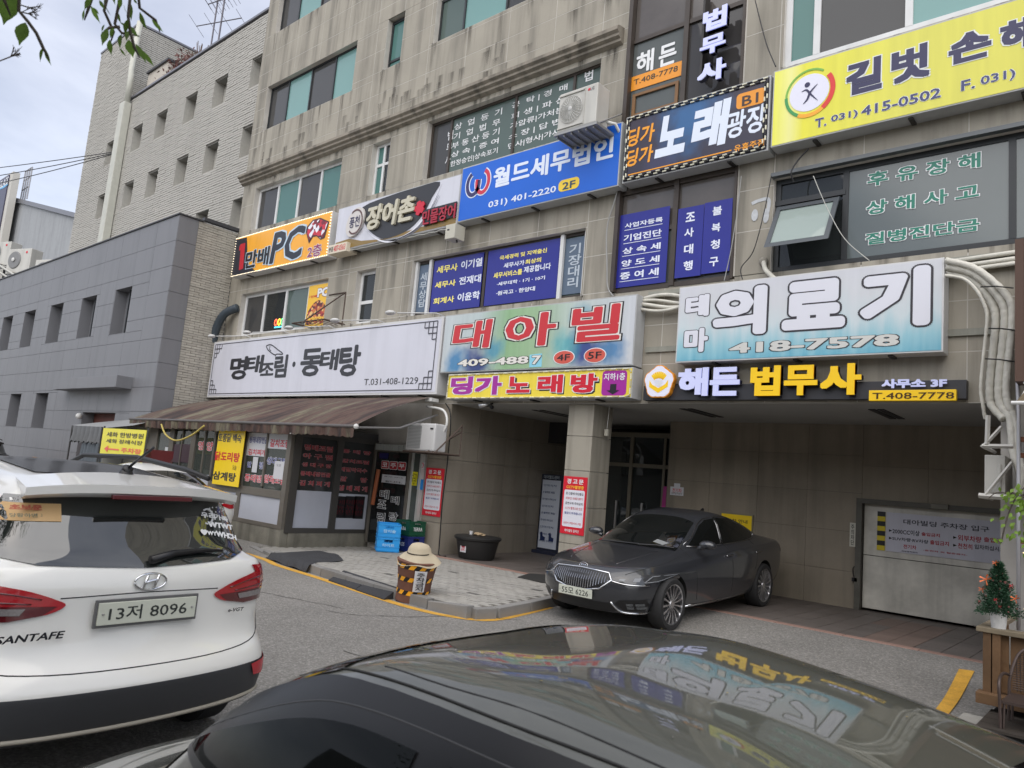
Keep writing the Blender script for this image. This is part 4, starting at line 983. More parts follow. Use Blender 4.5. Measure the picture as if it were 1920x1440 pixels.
# 6 long white pollack restaurant sign
s = sign('very long white restaurant sign with black brush lettering and corner lattices', -21.03, -11.24, 3.36, 5.01, vinyl('cool_white_panel', (208, 209, 219), streak=.06), cab=mat('sign_cabinet_white', (.6, .6, .6), .5), rim=.05)
INK = [(vinyl('brush_ink', (40, 40, 46)), .035)]
for (t_, a_, b_, sh_) in (('명', (-19.88, 4.501), (-18.943, 3.845), .0), ('태', (-19.018, 4.502), (-18.122, 4.008), .05), ('조', (-18.218, 4.266), (-17.561, 3.92), 0), ('림', (-17.57, 4.456), (-16.943, 3.852), 0), ('동', (-16.352, 4.556), (-15.415, 3.847), 0), ('태', (-15.514, 4.497), (-14.756, 3.974), .05), ('탕', (-14.725, 4.556), (-13.902, 3.807), 0)):
    T(s, t_, a_, b_, FY, INK, shear=sh_)
d_ = (-16.643, 4.182); poly(s, 'dot', circle(d_[0], d_[1], .07), FY, vinyl('brush_ink', (40, 40, 46)))
T(s, 'T.031-408-1229', (-13.672, 3.733), (-11.833, 3.587), FY, [(vinyl('brush_ink', (40, 40, 46)), .0)])
mb = MB(); fy = FY
stroke(None, '', smooth_pts([(-18.096, 4.735), (-17.87, 4.759), (-17.51, 4.614), (-17.223, 4.476), (-17.481, 4.488), (-17.64, 4.477), (-17.969, 4.619), (-18.096, 4.735)], 5), .03, fy, None, mb=mb)
stroke(None, '', [(-17.223, 4.476), (-17.301, 4.54)], .02, fy-.004, None, mb=mb); stroke(None, '', [(-17.897, 4.735), (-17.906, 4.634), (-17.816, 4.586)], .02, fy-.004, None, mb=mb)
stroke(None, '', [(-17.609, 4.486), (-17.546, 4.437)], .02, fy-.008, None, mb=mb); mb.build('fish_drawing', vinyl('brush_ink', (40, 40, 46)), s, fix=False)
mb = MB(); LW = .022
bx0, bx1, bz0, bz1 = -20.90, -11.40, 3.46, 4.92
for a_, b_ in (((bx0, bz0), (bx1, bz0)), ((bx0, bz1), (bx1, bz1))): stroke(None, '', [a_, b_], LW, fy, None, mb=mb)
for a_, b_ in (((bx0, bz0), (bx0, bz1)), ((bx1, bz0), (bx1, bz1))): stroke(None, '', [a_, b_], LW, fy-.004, None, mb=mb)
for cx, sx_ in ((bx0, 1), (bx1, -1)):
    for cz, sz_ in ((bz0, 1), (bz1, -1)):
        u = .13
        for i in range(3):
            for j in range(3-i):
                x, z = cx+sx_*u*i, cz+sz_*u*j
                stroke(None, '', [(x+sx_*u, z), (x+sx_*u, z+sz_*u)], LW, fy-.004, None, mb=mb)
                stroke(None, '', [(x, z+sz_*u), (x+sx_*u, z+sz_*u)], LW, fy-.008, None, mb=mb)
mb.build('lattice_border', vinyl('border_ink', (70, 70, 78)), s, fix=False)
# 7 Daea sign
s = sign('weathered green and blue sign with three large red letters', -11.19, -6.56, 3.80, 5.015, mat_ramp('green_centre_print', 'X', [(-11.2, (.55, .60, .62)), (-10.2, (.50, .58, .58)), (-9.4, (.28, .47, .25)), (-8.7, (.34, .50, .30)), (-7.8, (.50, .58, .56)), (-6.5, (.60, .62, .66))], .4, streaks=.12,
    spots=[(-10.2, 3.95, .55, (.02, .04, .20), .95), (-10.75, 4.0, .4, (.04, .22, .45), .9), (-9.75, 4.2, .35, (.06, .30, .45), .8), (-7.55, 4.15, .55, (.02, .05, .24), .95), (-7.0, 4.05, .4, (.05, .20, .42), .9), (-7.7, 4.7, .3, (.10, .35, .48), .7), (-8.0, 4.2, .4, (.05, .40, .45), .7)]))
R3 = [(vinyl('sign_red', (198, 48, 55)), .03), (vinyl('soft_white', (225, 222, 215)), .055), (vinyl('outline_black', (30, 25, 28)), .078)]
T(s, '대', (-10.888, 4.841), (-9.839, 4.269), FY, R3, shear=.1); T(s, '아', (-9.464, 4.866), (-8.23, 4.235), FY, R3, shear=.05); T(s, '빌', (-7.888, 4.886), (-6.838, 4.251), FY, R3, shear=.05)
PN = [(vinyl('soft_white', (225, 222, 215)), .035), (vinyl('outline_black', (30, 25, 28)), .065)]
T(s, '409-488', (-10.685, 4.057), (-8.817, 3.913), FY, PN); poly(s, 'cyan_patch', [(-8.803, 4.076), (-8.508, 4.088), (-8.498, 3.839), (-8.789, 3.837)], FY, vinyl('cyan_patch', (140, 205, 225))); T(s, '7', (-8.736, 4.053), (-8.519, 3.89), FY-.004, PN)
for (a_, b_, t_) in (((-8.243, 4.12), (-7.762, 3.862), '4F'), ((-7.565, 4.134), (-7.096, 3.865), '5F')):
    cx, cz, rx, rz = (a_[0]+b_[0])/2, (a_[1]+b_[1])/2, (b_[0]-a_[0])/2, (a_[1]-b_[1])/2
    poly(s, 'oval_rim', circle(cx, cz, rx, rz), FY, WHITE); poly(s, 'oval', circle(cx, cz, rx*.92, rz*.9), FY-.004, vinyl('oval_red', (205, 90, 75))); T(s, t_, (cx-rx*.6, cz+rz*.45), (cx+rx*.6, cz-rz*.45), FY-.008, [(BLACK, .01)])
# 8 Dinga karaoke yellow strip
s = sign('narrow yellow karaoke sign with magenta and red letters under the Daea sign', -10.91, -6.53, 3.245, 3.765, vinyl('strip_yellow', (238, 215, 70)), yf=10.38)
for (t_, a_, b_) in (('딩', (-10.8, 3.701), (-10.185, 3.34)), ('가', (-10.114, 3.692), (-9.419, 3.328))): T(s, t_, a_, b_, 10.377, [(MAG, .05), (WHITE, .085)])
for (t_, a_, b_) in (('노', (-9.28, 3.671), (-8.715, 3.359)), ('래', (-8.534, 3.677), (-7.962, 3.35)), ('방', (-7.788, 3.68), (-7.221, 3.342))):
    T(s, t_, (a_[0]+.04, a_[1]-.03), (b_[0]+.04, b_[1]-.03), 10.379, [(BLACK, .08)]); T(s, t_, a_, b_, 10.374, [(RED, .05), (WHITE, .085)])
poly(s, 'purple_box', rrect((-7.13, 3.715), (-6.64, 3.291), .06), 10.377, MAG); T(s, '지하1층', (-7.094, 3.673), (-6.67, 3.548), 10.372, [(WHITE, .02)])
a_ = (-6.896, 3.485); b_ = (-6.881, 3.309); cx, zt, zz = a_[0], a_[1], b_[1]; zh = zz+(zt-zz)*.4
poly(s, 'down_arrow', [(cx-.06, zt), (cx+.06, zt), (cx+.06, zh), (cx+.13, zh), (cx, zz), (cx-.13, zh), (cx-.06, zh)], 10.372, vinyl('arrow_black', (35, 30, 40)))
mb = MB(); rope(mb, -10.88, -6.56, 3.27, 3.74, 10.365, .12); mb.build('rope_light', [mat('rope_cream', (.72, .70, .55), .4), mat('rope_pale', (.5, .47, .3), .4)], s, fix=False)
# 9 medical equipment sign
s = sign('faded white and sky blue sign with huge outlined letters', -5.78, -2.03, 3.81, 5.04, mat_ramp('faded_sky_print', 'Z', [(3.78, (.14, .42, .55)), (4.05, (.30, .55, .63)), (4.35, (.58, .66, .69)), (4.7, (.62, .64, .67)), (5.05, (.62, .63, .68))], .4, streaks=.06, wave=.85), cab=mat('sign_cabinet_white', (.6, .6, .6), .5))
O2 = [(vinyl('letter_white', (218, 219, 228)), .06), (vinyl('letter_outline', (50, 46, 52)), .090)]
T(s, '테', (-5.648, 4.885), (-5.242, 4.534), FY, O2, sq=False); T(s, '마', (-5.641, 4.347), (-5.232, 3.964), FY, O2, sq=False)
T(s, '의', (-5.169, 4.933), (-4.322, 4.189), FY, O2, sq=False); T(s, '료', (-4.091, 4.922), (-3.216, 4.212), FY, O2, sq=False); T(s, '기', (-3.03, 4.962), (-2.178, 4.165), FY, O2, sq=False)
T(s, '418-7578', (-4.878, 4.074), (-2.534, 3.915), FY, [(vinyl('phone_grey', (205, 205, 200)), .04), (vinyl('letter_outline', (50, 46, 52)), .065)])
# 10 Haeden judicial scrivener channel letters on a dark bar
s = thing('shop_sign', 'dark bar sign with lilac and yellow raised letters and gold emblem above the garage', 'sign', (-4, 10.69, 3.2), 0, SGRP)
z0_, z1_ = (-6.458, 3.312)[1], (-6.472, 3.502)[1]
MB().box(-6.42, -1.80, 10.56, 10.69, 3.235, 3.475).build('bar', mat('charcoal_bar', (.035, .036, .042), .45), s, fix=False, bevel=.005)
MB().box(-6.0, -5.7, 10.56, 10.66, 3.475, 3.5).build('bracket', DARKM, s, fix=False)
for (t_, a_, b_, m_) in (('해', (-5.736, 3.73), (-5.223, 3.284), LILAC), ('든', (-5.195, 3.722), (-4.717, 3.283), LILAC), ('법', (-4.549, 3.72), (-4.102, 3.277), YLET), ('무', (-4.048, 3.712), (-3.581, 3.28), YLET), ('사', (-3.542, 3.715), (-3.005, 3.282), YLET)):
    T(s, t_, a_, b_, 10.47, [(m_, .05)], thick=.02); T(s, t_, a_, b_, 10.555, [(mat('letter_return', (.03, .03, .05), .5), .047)], thick=.084, name='letter_return')
T(s, '사무소 3F', (-2.763, 3.492), (-2.004, 3.372), 10.52, [(LILAC, .05)], thick=.02)
MB().box((-2.915, 3.343)[0], (-1.898, 3.33)[0], 10.49, 10.555, (-2.908, 3.203)[1], (-2.911, 3.343)[1]).build('yellow_plate', YLET, s, fix=False, bevel=.006)
T(s, 'T.408-7778', (-2.869, 3.309), (-1.918, 3.226), 10.488, [(vinyl('yellow_plate_ink', (70, 45, 10)), .01)])
ec = (-6.091, 3.519); PENT = lambda r, sc: [(ec[0]+r*(1+sc*abs(math.sin(5*a*1.5)))*math.cos(PI/2+a)*(1-.06*math.cos(5*a)*-1), ec[1]+r*(1+sc*abs(math.sin(5*a*1.5)))*math.sin(PI/2+a)*(1+.06*math.cos(5*a))) for a in [2*PI*k/60 for k in range(60)]]
MB().prism(PENT(.26, .03), 10.47, 10.56).build('emblem_body', ORANGE, s); MB().prism(PENT(.245, .03), 10.465, 10.47).build('emblem_white', mat('emblem_white', (.7, .7, .82), .4, emis=.1), s)
mb = MB()
for k in range(-4, 5):
    a = PI/2+k*.21; stroke(None, '', [(ec[0]+.09*math.cos(a), ec[1]+.07*math.sin(a)-.01), (ec[0]+.175*math.cos(a), ec[1]+.17*math.sin(a))], .028, 10.464, None, mb=mb)
mb.prism([(ec[0]-.17, ec[1]+.03), (ec[0]-.12, ec[1]-.04), (ec[0], ec[1]-.10), (ec[0]+.12, ec[1]-.04), (ec[0]+.17, ec[1]+.03), (ec[0]+.17, ec[1]-.08), (ec[0], ec[1]-.18), (ec[0]-.17, ec[1]-.08)], 10.461, 10.464)
mb.build('emblem_gold', YLET, s, fix=False); T(s, '法', (ec[0]-.075, ec[1]+.05), (ec[0]+.075, ec[1]-.075), 10.46, [(WHITE, .03)])
# 11 vertical letters on the bay
s = thing('letter_sign', 'three stacked lilac raised letters standing off the dark bay window', 'sign', (-5.6, 10.7, 8.6), 0, SGRP)
for (t_, a_, b_) in (('법', (-5.652, 9.843), (-5.224, 9.378)), ('무', (-5.679, 9.355), (-5.224, 8.963)), ('사', (-5.697, 8.911), (-5.193, 8.46))):
    T(s, t_, a_, b_, 10.44, [(LILAC, .048)], thick=.02, hs=.80); T(s, t_, a_, b_, 10.53, [(mat('letter_return', (.03, .03, .05), .5), .05)], thick=.088, name='letter_return', hs=.80)
MB().box(-5.72, -5.68, 10.53, 10.70, 8.7, 10.2).build('mounting_rail', DARKM, s, fix=False)
# window lettering on the granite block (parts of it)
gy = 10.72
wl_ = thing('window_sign', 'white and yellow film lettering on the office window left of the stacked letters', 'sign', (-6.7, 10.72, 8.5), 0, SGRP)
T(wl_, '해', (-7.113, 9.692), (-6.748, 9.263), gy, [(WHITE, .03)]); T(wl_, '든', (-6.646, 9.666), (-6.292, 9.256), gy, [(WHITE, .03)])
rect(wl_, 'yellow_band', (-7.244, 9.251), (-6.16, 8.973), gy, ORANGE); T(wl_, 'T.408-7778', (-7.14, 9.183), (-6.242, 9.079), gy-.004, [(vinyl('band_ink', (60, 55, 40)), .01)])
WOODM = mat('honey_wood_frame', (.20, .10, .035), .5, var=.2)
MB().box(-7.13, -6.2, 10.69, 10.718, 8.42, 8.49).box(-7.13, -6.2, 10.69, 10.718, 8.83, 8.88).box(-7.13, -7.07, 10.69, 10.718, 8.49, 8.83).box(-6.26, -6.2, 10.69, 10.718, 8.49, 8.83).build('small_vent_frame', WOODM, wl_, fix=False)
# 3F brown windows: rows of white characters
ws_ = thing('window_sign', 'rows of small white characters on the brown framed third floor window', 'sign', (-10, 10.84, 8.5), 0, SGRP)
gy = 10.862-.0
gy = 10.865
rows = [('상  업  등  기', (-12.021, 9.72), (-10.56, 9.467)), ('기  업  법  무', (-12.016, 9.473), (-10.586, 9.25)), ('부 동 산 등 기', (-12.042, 9.244), (-10.582, 9.047)), ('상 속 | 증 여', (-12.039, 9.008), (-10.581, 8.825)), ('한정승인|상속포기', (-12.035, 8.772), (-10.583, 8.624)),
        ('공  탁 | 경  매', (-10.286, 9.735), (-8.808, 9.502)), ('회 생 | 파 산', (-10.277, 9.483), (-8.829, 9.262)), ('가압류|가처분', (-10.281, 9.251), (-8.854, 9.061)), ('소 장 | 답 변', (-10.289, 9.013), (-8.92, 8.834)), ('민사|형사|가사', (-10.287, 8.781), (-8.9, 8.63))]
for t_, a_, b_ in rows:
    h_ = .155; mid = (a_[1]+b_[1])/2; T(ws_, t_, (a_[0], mid+h_/2), (b_[0], mid-h_/2), gy, [(WHITE, .012)])
T(ws_, '법', (-8.399, 9.808), (-8.193, 9.59), gy, [(WHITE, .02)])
for t_, z_ in (('법', 9.42), ('무', 9.12), ('사', 8.82)): T(ws_, t_, (-12.22, z_+.12), (-12.04, z_-.1), gy, [(WHITE, .01)])
# 2F tax office: blue film panels
bl = thing('window_sign', 'yellow and white lettered blue film panels filling the tax office window', 'sign', (-10.3, 10.8, 5.2), 0, SGRP)
gy = 10.83
rect(bl, 'blue_panel', (-12.18, 6.44), (-10.66, 5.26), gy, BLUEP, t=.006); rect(bl, 'blue_panel', (-10.53, 6.44), (-8.64, 5.26), gy, BLUEP, t=.006)
GB = mat('grey_blue_film', (.10, .14, .20), .35)
rect(bl, 'grey_panel', (-12.68, 6.40), (-12.3, 5.3), gy+.02, GB); rect(bl, 'grey_panel', (-8.52, 6.40), (-8.02, 5.3), gy+.02, GB)
MB().box(-12.76, -12.68, 10.78, 10.84, 5.22, 6.48).box(-12.3, -12.22, 10.78, 10.84, 5.22, 6.48).box(-8.6, -8.52, 10.78, 10.84, 5.22, 6.48).box(-8.03, -7.97, 10.78, 10.84, 5.22, 6.48).build('white_stile', WF, bl, fix=False)
LG = vinyl('pale_film_letter', (185, 195, 205))
T(bl, '세\n무\n상\n담', (-12.62, 6.22), (-12.38, 5.42), gy+.014, [(LG, .02)]); T(bl, '기\n장\n대\n리', (-8.42, 6.28), (-8.12, 5.42), gy+.014, [(LG, .02)])
YF2 = vinyl('film_yellow', (245, 230, 120)); WF2 = vinyl('film_white', (225, 230, 245)); gy = 10.822
for t_, a_, b_, m_ in (('세무사', (-12.073, 6.301), (-11.419, 6.135), YF2), ('이기열', (-11.314, 6.331), (-10.684, 6.14), WF2), ('세무사', (-12.086, 5.941), (-11.43, 5.797), YF2), ('전재대', (-11.327, 5.969), (-10.678, 5.793), WF2), ('회계사', (-12.084, 5.575), (-11.425, 5.432), YF2), ('이윤학', (-11.327, 5.608), (-10.666, 5.426), WF2),
    ('국세경력 및 지역출신', (-10.192, 6.291), (-8.949, 6.197), YF2), ('세무사가', (-10.061, 6.118), (-9.506, 6.01), WF2), ('최상의', (-9.483, 6.117), (-9.077, 6.017), YF2), ('세무서비스를', (-10.318, 5.943), (-9.545, 5.822), YF2), ('제공합니다', (-9.503, 5.976), (-8.82, 5.842), WF2), ('·세무대학 · 1기 · 10기', (-10.207, 5.731), (-8.942, 5.651), WF2), ('·원곡고 · 한양대', (-10.202, 5.542), (-9.171, 5.449), WF2)):
    T(bl, t_, a_, b_, gy, [(m_, .03)])
# bay blue panels
bl2 = thing('window_sign', 'three narrow deep blue film panels in the dark bay listing tax services', 'sign', (-6.2, 10.7, 5.2), 0, SGRP)
gy = 10.68
rect(bl2, 'blue_panel', (-7.277, 6.587), (-6.203, 5.25), gy, BLUEP, t=.006); rect(bl2, 'blue_panel', (-6.04, 6.498), (-5.568, 5.294), gy, BLUEP, t=.006); rect(bl2, 'blue_panel', (-5.56, 6.514), (-5.075, 5.309), gy, BLUEP, t=.006)
gy = 10.672
for t_, a_, b_ in (('사업자등록', (-7.086, 6.417), (-6.326, 6.325)), ('기업진단', (-7.091, 6.205), (-6.332, 6.079)), ('상 속 세', (-7.097, 5.966), (-6.336, 5.849)), ('양 도 세', (-7.104, 5.739), (-6.341, 5.62)), ('증 여 세', (-7.114, 5.522), (-6.342, 5.389))):
    T(bl2, t_, a_, b_, gy, [(WF2, .03)]); stroke(bl2, 'rule', [(a_[0], b_[1]-.035), (b_[0], b_[1]-.035)], .01, gy, WF2)
for s_, x0_, x1_, pz in (('조사대행', 592, 650, (240, 345, 460, 570)), ('불복청구', 770, 830, (200, 315, 428, 545))):
    for k, ch in enumerate(s_):
        dx = -5*k; T(bl2, ch, (-7.769, 7.452) if 0 else (lambda q: q)({('조',0): (-5.891, 6.4), ('사',1): (-5.899, 6.131), ('대',2): (-5.889, 5.849), ('행',3): (-5.882, 5.565), ('불',0): (-5.413, 6.418), ('복',1): (-5.413, 6.133), ('청',2): (-5.415, 5.855), ('구',3): (-5.423, 5.567)}[(ch, k)]), {('조',0): (-5.722, 6.241), ('사',1): (-5.728, 5.974), ('대',2): (-5.721, 5.684), ('행',3): (-5.715, 5.403), ('불',0): (-5.249, 6.269), ('복',1): (-5.26, 5.987), ('청',2): (-5.257, 5.702), ('구',3): (-5.264, 5.414)}[(ch, k)], gy, [(WF2, .03)])
# green letters on the black window
gs = thing('window_sign', 'dark green white edged characters on the large grey window film', 'sign', (-2.4, 10.79, 5.3), 0, SGRP)
gy = 10.79; G2L = [(DGREEN, .03), (WHITE, .07)]
GF = mat('grey_window_film', (.105, .125, .125), .12, var=.05, vscale=1.5, spec=.7)
MB().box(-3.34, -1.38, 10.796, 10.80, 5.30, 6.64).build('film_panel', GF, gs, fix=False); MB().box(-1.32, 1.55, 10.796, 10.80, 5.30, 6.64).build('film_panel', GF, gs, fix=False)
T(gs, '후 유 장 해', (-3.089, 6.531), (-1.7, 6.342), gy, G2L, hs=1.12); T(gs, '상 해 사 고', (-3.094, 6.102), (-1.714, 5.919), gy, G2L, hs=1.12); T(gs, '질병진단금', (-3.093, 5.641), (-1.708, 5.467), gy, G2L)
# PC room posters in the second floor window
PCY = vinyl('poster_yellow', (240, 190, 50)); s = thing('window_poster', 'yellow game room poster filling the right pane of the second floor window', 'poster', (-16.6, 10.8, 5.3), 0, SGRP)
gy = 10.80
rect(s, 'sheet', (-17.0, 6.38), (-16.06, 5.22), gy, PCY, t=.004); T(s, '1만배', (-16.935, 6.11), (-16.601, 6.036), gy-.005, [(RED, .02)]); T(s, 'PC', (-16.581, 6.272), (-16.111, 6.028), gy-.005, [(WHITE, .05), (vinyl('poster_maroon', (110, 40, 60)), .09)])
FOOD = mat_blotch('printed_collage', [lin(150,50,40), lin(200,120,60), lin(90,30,40), lin(230,190,120), lin(190,60,50), lin(60,40,40)], 14.)
poly(s, 'collage', smooth_pts([(-16.95, 5.32), (-16.95, 5.62), (-16.75, 5.85), (-16.5, 5.95), (-16.25, 5.85), (-16.1, 5.62), (-16.1, 5.32)], 4), gy-.005, FOOD); T(s, 'POPCORN', (-16.85, 5.5), (-16.15, 5.38), gy-.012, [(YELL, .04), (RED, .07)])
s = thing('window_poster', 'sun bleached game room poster behind the third pane', 'poster', (-17.6, 10.9, 5.3), 0, SGRP)
gy = 10.88; rect(s, 'sheet', (-18.05, 6.3), (-17.12, 5.3), gy, vinyl('bleached_poster', (165, 145, 95)), t=.004); T(s, 'PC', (-17.5, 6.12), (-17.15, 5.85), gy-.005, [(vinyl('faded_white', (190, 185, 180)), .04)]); T(s, '1만배', (-17.95, 5.98), (-17.58, 5.84), gy-.005, [(vinyl('faded_red', (160, 90, 60)), .02)])
poly(s, 'collage', circle(-17.6, 5.55, .36, .2), gy-.005, vinyl('faded_collage', (150, 110, 90)))
s = thing('neon_sign', 'small glowing red and green neon sign in the dark pane', 'sign', (-18.3, 10.85, 5.35), 0, SGRP)
for (a0_, c_) in (((-18.55, 5.52), (1, .12, .05)), ((-18.38, 5.52), (1, .6, .05)), ((-18.22, 5.52), (.1, .9, .2))):
    stroke(s, 'neon_tube', circle(a0_[0], a0_[1], .065, .085, 12), .035, 10.855, mat('neon_%d' % int(c_[1]*100), c_, .4, emis=1.6), closed=True)
stroke(s, 'neon_tube', [(-18.6, 5.38), (-18.15, 5.38)], .04, 10.855, mat('neon_cyan', (.1, .6, .8), .4, emis=1.0))
# warning banners on the pillar and the column
def banner(x0, x1, z0, z1, y, label):
    r = thing('warning_banner', label, 'banner', ((x0+x1)/2, y, z0), 0, 'red warning banners')
    MB().box(x0, x1, y-.008, y, z0, z1).build('sheet', vinyl('banner_red', (208, 30, 50)), r, fix=False)
    w, h = x1-x0, z1-z0
    poly(r, 'white_panel', rrect((x0+w*.07, z1-h*.235), (x1-w*.07, z0+h*.125), .03), y-.009, vinyl('banner_white', (222, 222, 230)))
    T(r, '경고문', (x0+w*.15, z1-h*.04), (x1-w*.15, z1-h*.13), y-.009, [(WHITE, .03)], spacing=1.4)
    T(r, 'CCTV촬영중', (x0+w*.14, z1-h*.155), (x1-w*.12, z1-h*.215), y-.009, [(vinyl('banner_gold', (250, 190, 60)), .03)])
    BK, RD, BU = vinyl('print_black', (60, 60, 70)), vinyl('print_red', (200, 60, 70)), vinyl('print_blue', (40, 60, 140))
    for k, (t_, m_) in enumerate((('본 건물에 무단출입', BK), ('외부인 쓰레기투기', RD), ('금연구역 주차금지', BK), ('CCTV 촬영으로 신고', RD), ('벌금이 부과됩니다', BU))):
        zt = z1-h*(.275+.085*k); T(r, t_, (x0+w*.15, zt), (x1-w*.12, zt-h*.045), y-.013, [(m_, .01)], res=1)
    T(r, '위반시 경찰서에 고발', (x0+w*.13, z0+h*.21), (x1-w*.13, z0+h*.17), y-.013, [(RD, .0)], res=1)
    T(r, '대아빌딩 관리인', (x0+w*.2, z0+h*.085), (x1-w*.2, z0+h*.035), y-.009, [(WHITE, .02)], res=1)
banner(-11.62, -11.07, .87, 1.85, 10.694, 'red and white warning banner on the passage pillar under the condenser')
banner(-8.01, -7.50, .90, 1.90, 10.694, 'red and white warning banner on the free standing column by the dark sedan')
# lamps over the white sign
ARM = mat('lamp_arm_white', (.55, .55, .54), .45)
for k, (hp, lab) in enumerate((((-19.856, 4.977), 'far left'), ((-17.959, 4.959), 'second from left'), ((-15.983, 4.947), 'middle'), ((-14.111, 4.987), 'fourth, beside the PC poster window'), ((-12.164, 5.002), 'far right'))):
    r = thing('sign_lamp', 'white arm lamp over the long white sign, %s' % lab, 'lamp', (hp[0]+.6, 10.4, 5.0), 0, 'arm lamps above the white restaurant sign')
    x0_, z0_ = hp
    MB().tube([(x0_+.85, 10.5, 5.02), (x0_+.8, 10.3, 5.06), (x0_+.15, 9.78, z0_-.0)], .014, 6).build('arm', ARM, r, smooth=True)
    MB().sphere((x0_, 9.72, z0_), .12, 10, sc=(1.2, .8, .42)).build('head', ARM, r, smooth=True)
# wall condenser (second/third floor) and small boxes
def fan_face(root, cx, cz, r, y, name='fan_grille'):
    MB().lathe([(0.02, 0), (r, 0), (r, .03)], (cx, y+.02, cz), 28, 'y').build('fan_recess', mat('fan_dark', (.10, .10, .10), .6), root, fix=False)
    mb = MB()
    for k in range(26):
        a = 2*PI*k/26; mb.tube([(cx+.2*r*math.cos(a), y-.03, cz+.2*r*math.sin(a)), (cx+.65*r*math.cos(a+.12), y-.035, cz+.65*r*math.sin(a+.12)), (cx+r*math.cos(a+.16), y, cz+r*math.sin(a+.16))], .006, 4)
    for q in (.45, .75, 1.0): mb.tube([(cx+q*r*math.cos(a), y-.028*(1.3-q), cz+q*r*math.sin(a)) for a in [2*PI*k/24 for k in range(25)]], .006, 4)
    mb.build(name, mat('grille_pale', (.5, .5, .48), .4), root, fix=False)
    MB().sphere((cx, y-.03, cz), r*.2, 10, sc=(1, .3, 1)).build('fan_hub', mat('grille_pale', (.5, .5, .48), .4), root, smooth=True)
ACW = mat('condenser_beige', (.52, .51, .47), .45, var=.05, streak=.12)
ac = thing('air_conditioner', 'boxy white condenser with one big fan on a wall bracket above the blue sign', 'air conditioner', (-8, 10.7, 8.3))
x0, x1 = -8.17, -7.32; yf, yb, z0, z1 = 9.88, 10.25, 8.06, 8.80
MB().box(x0, x1, yf, yb, z0, z1).build('casing', ACW, ac, fix=False, bevel=.02)
fan_face(ac, x0+.29, (z0+z1)/2, .25, yf-.01)
MB().box(x0+.01, x0+.57, yf-.022, yf-.002, z0+.04, z0+.07).box(x0+.01, x0+.57, yf-.022, yf-.002, z1-.07, z1-.04).box(x0+.575, x0+.585, yf-.014, yf-.002, z0+.03, z1-.03).build('front_trim', ACW, ac, fix=False)
MB().sphere((x0+.66, yf-.002, z1-.09), .028, 8, sc=(1, .2, 1)).build('red_emblem', RED, ac); T(ac, 'LG', (x0+.69, z1-.06), (x0+.77, z1-.12), yf-.002, [(vinyl('logo_grey', (90, 90, 95)), .02)])
MB().box(x0-.05, x1+.05, yf-.03, 10.72, z0-.07, z0-.02).build('bracket_shelf', mat('galvanised', (.33, .33, .32), .5, metal=.5), ac, fix=False)
mb = MB().tube([(x1+.02, yf, z0-.05), (x1+.02, 10.68, z0+.5)], .015, 5).tube([(x0, yf, z0-.05), (x0, 10.68, z0+.5)], .015, 5)
for k in range(6): mb.box(x0+k*.16, x0+k*.16+.02, yf, 10.68, z0-.11, z0-.07)
mb.build('bracket_bars', mat('galvanised', (.33,)*3, .5), ac, fix=False)
MB().tube([(x1-.05, 10.2, z0+.15), (x1+.13, 10.3, z0+.1), (x1+.15, 10.5, z0-.08), (x1+.2, 10.7, z0-.1)], .03, 8).build('pipe', OFFWHITE, ac, smooth=True)
r_ = thing('junction_box', 'small cream meter box hanging under the eel and blue signs', 'box', (-11.3, 10.5, 6.7))
bx = (-11.244, 6.925); bx2 = (-10.956, 6.632)
MB().box(bx[0], bx2[0], 10.2, 10.5, bx2[1]-.02, bx[1]).build('body', mat('cream_plastic', (.50, .48, .40), .4), r_, fix=False, bevel=.01)
MB().box(bx[0]+.06, bx[0]+.12, 10.195, 10.2, bx[1]-.13, bx[1]-.1).build('window', BLACK, r_, fix=False); MB().tube([(bx[0]+.2, 10.35, bx2[1]), (bx[0]+.22, 10.36, bx2[1]-.07)], .02, 6).build('spout', DARKM, r_)
# iron bracket beside the poster window, black hose, duct pipe
ib = thing('iron_bracket', 'rusty empty iron bracket between the poster window and the narrow window', 'bracket', (-15.4, 10.7, 5.4))
p0, p1, p2_, p3 = (-15.227, 5.641), (-15.023, 5.822), (-14.914, 5.238), (-15.735, 5.042)
RUST = mat('rusty_iron', (.085, .06, .048), .8, var=.3, vscale=12)
mb = MB()
for a, b in (((-15.9, 10.69, 6.0), (-15.2, 10.69, 6.0)), ((-15.2, 10.69, 6.0), (-15.2, 10.69, 5.15)), ((-15.2, 10.69, 6.0), (-15.95, 10.1, 5.2)), ((-16.5, 10.1, 5.18), (-15.1, 10.1, 5.18)), ((-16.5, 10.69, 5.18), (-16.5, 10.1, 5.18)), ((-15.1, 10.69, 5.18), (-15.1, 10.1, 5.18))): mb.tube([a, b], .018, 4)
for k in range(8): mb.tube([(-16.4+k*.17, 10.1, 5.18), (-16.4+k*.17, 10.69, 5.18)], .010, 4)
mb.build('bars', RUST, ib)
hs = thing('drain_hose', 'thick blue grey corrugated hose bending from the corner window down the building edge', 'hose', (-21, 10.5, 4.5))
P_ = smooth_pts([(-20.35, 10.62, 6.05), (-20.75, 10.45, 5.85), (-21.05, 10.42, 5.45), (-21.2, 10.45, 5.0), (-21.25, 10.5, 4.5)], 10)
MB().tube(P_, [.115+.010*(i % 2) for i in range(len(P_))], 10).build('hose', mat('slate_hose', (.045, .06, .075), .5), hs, smooth=True)
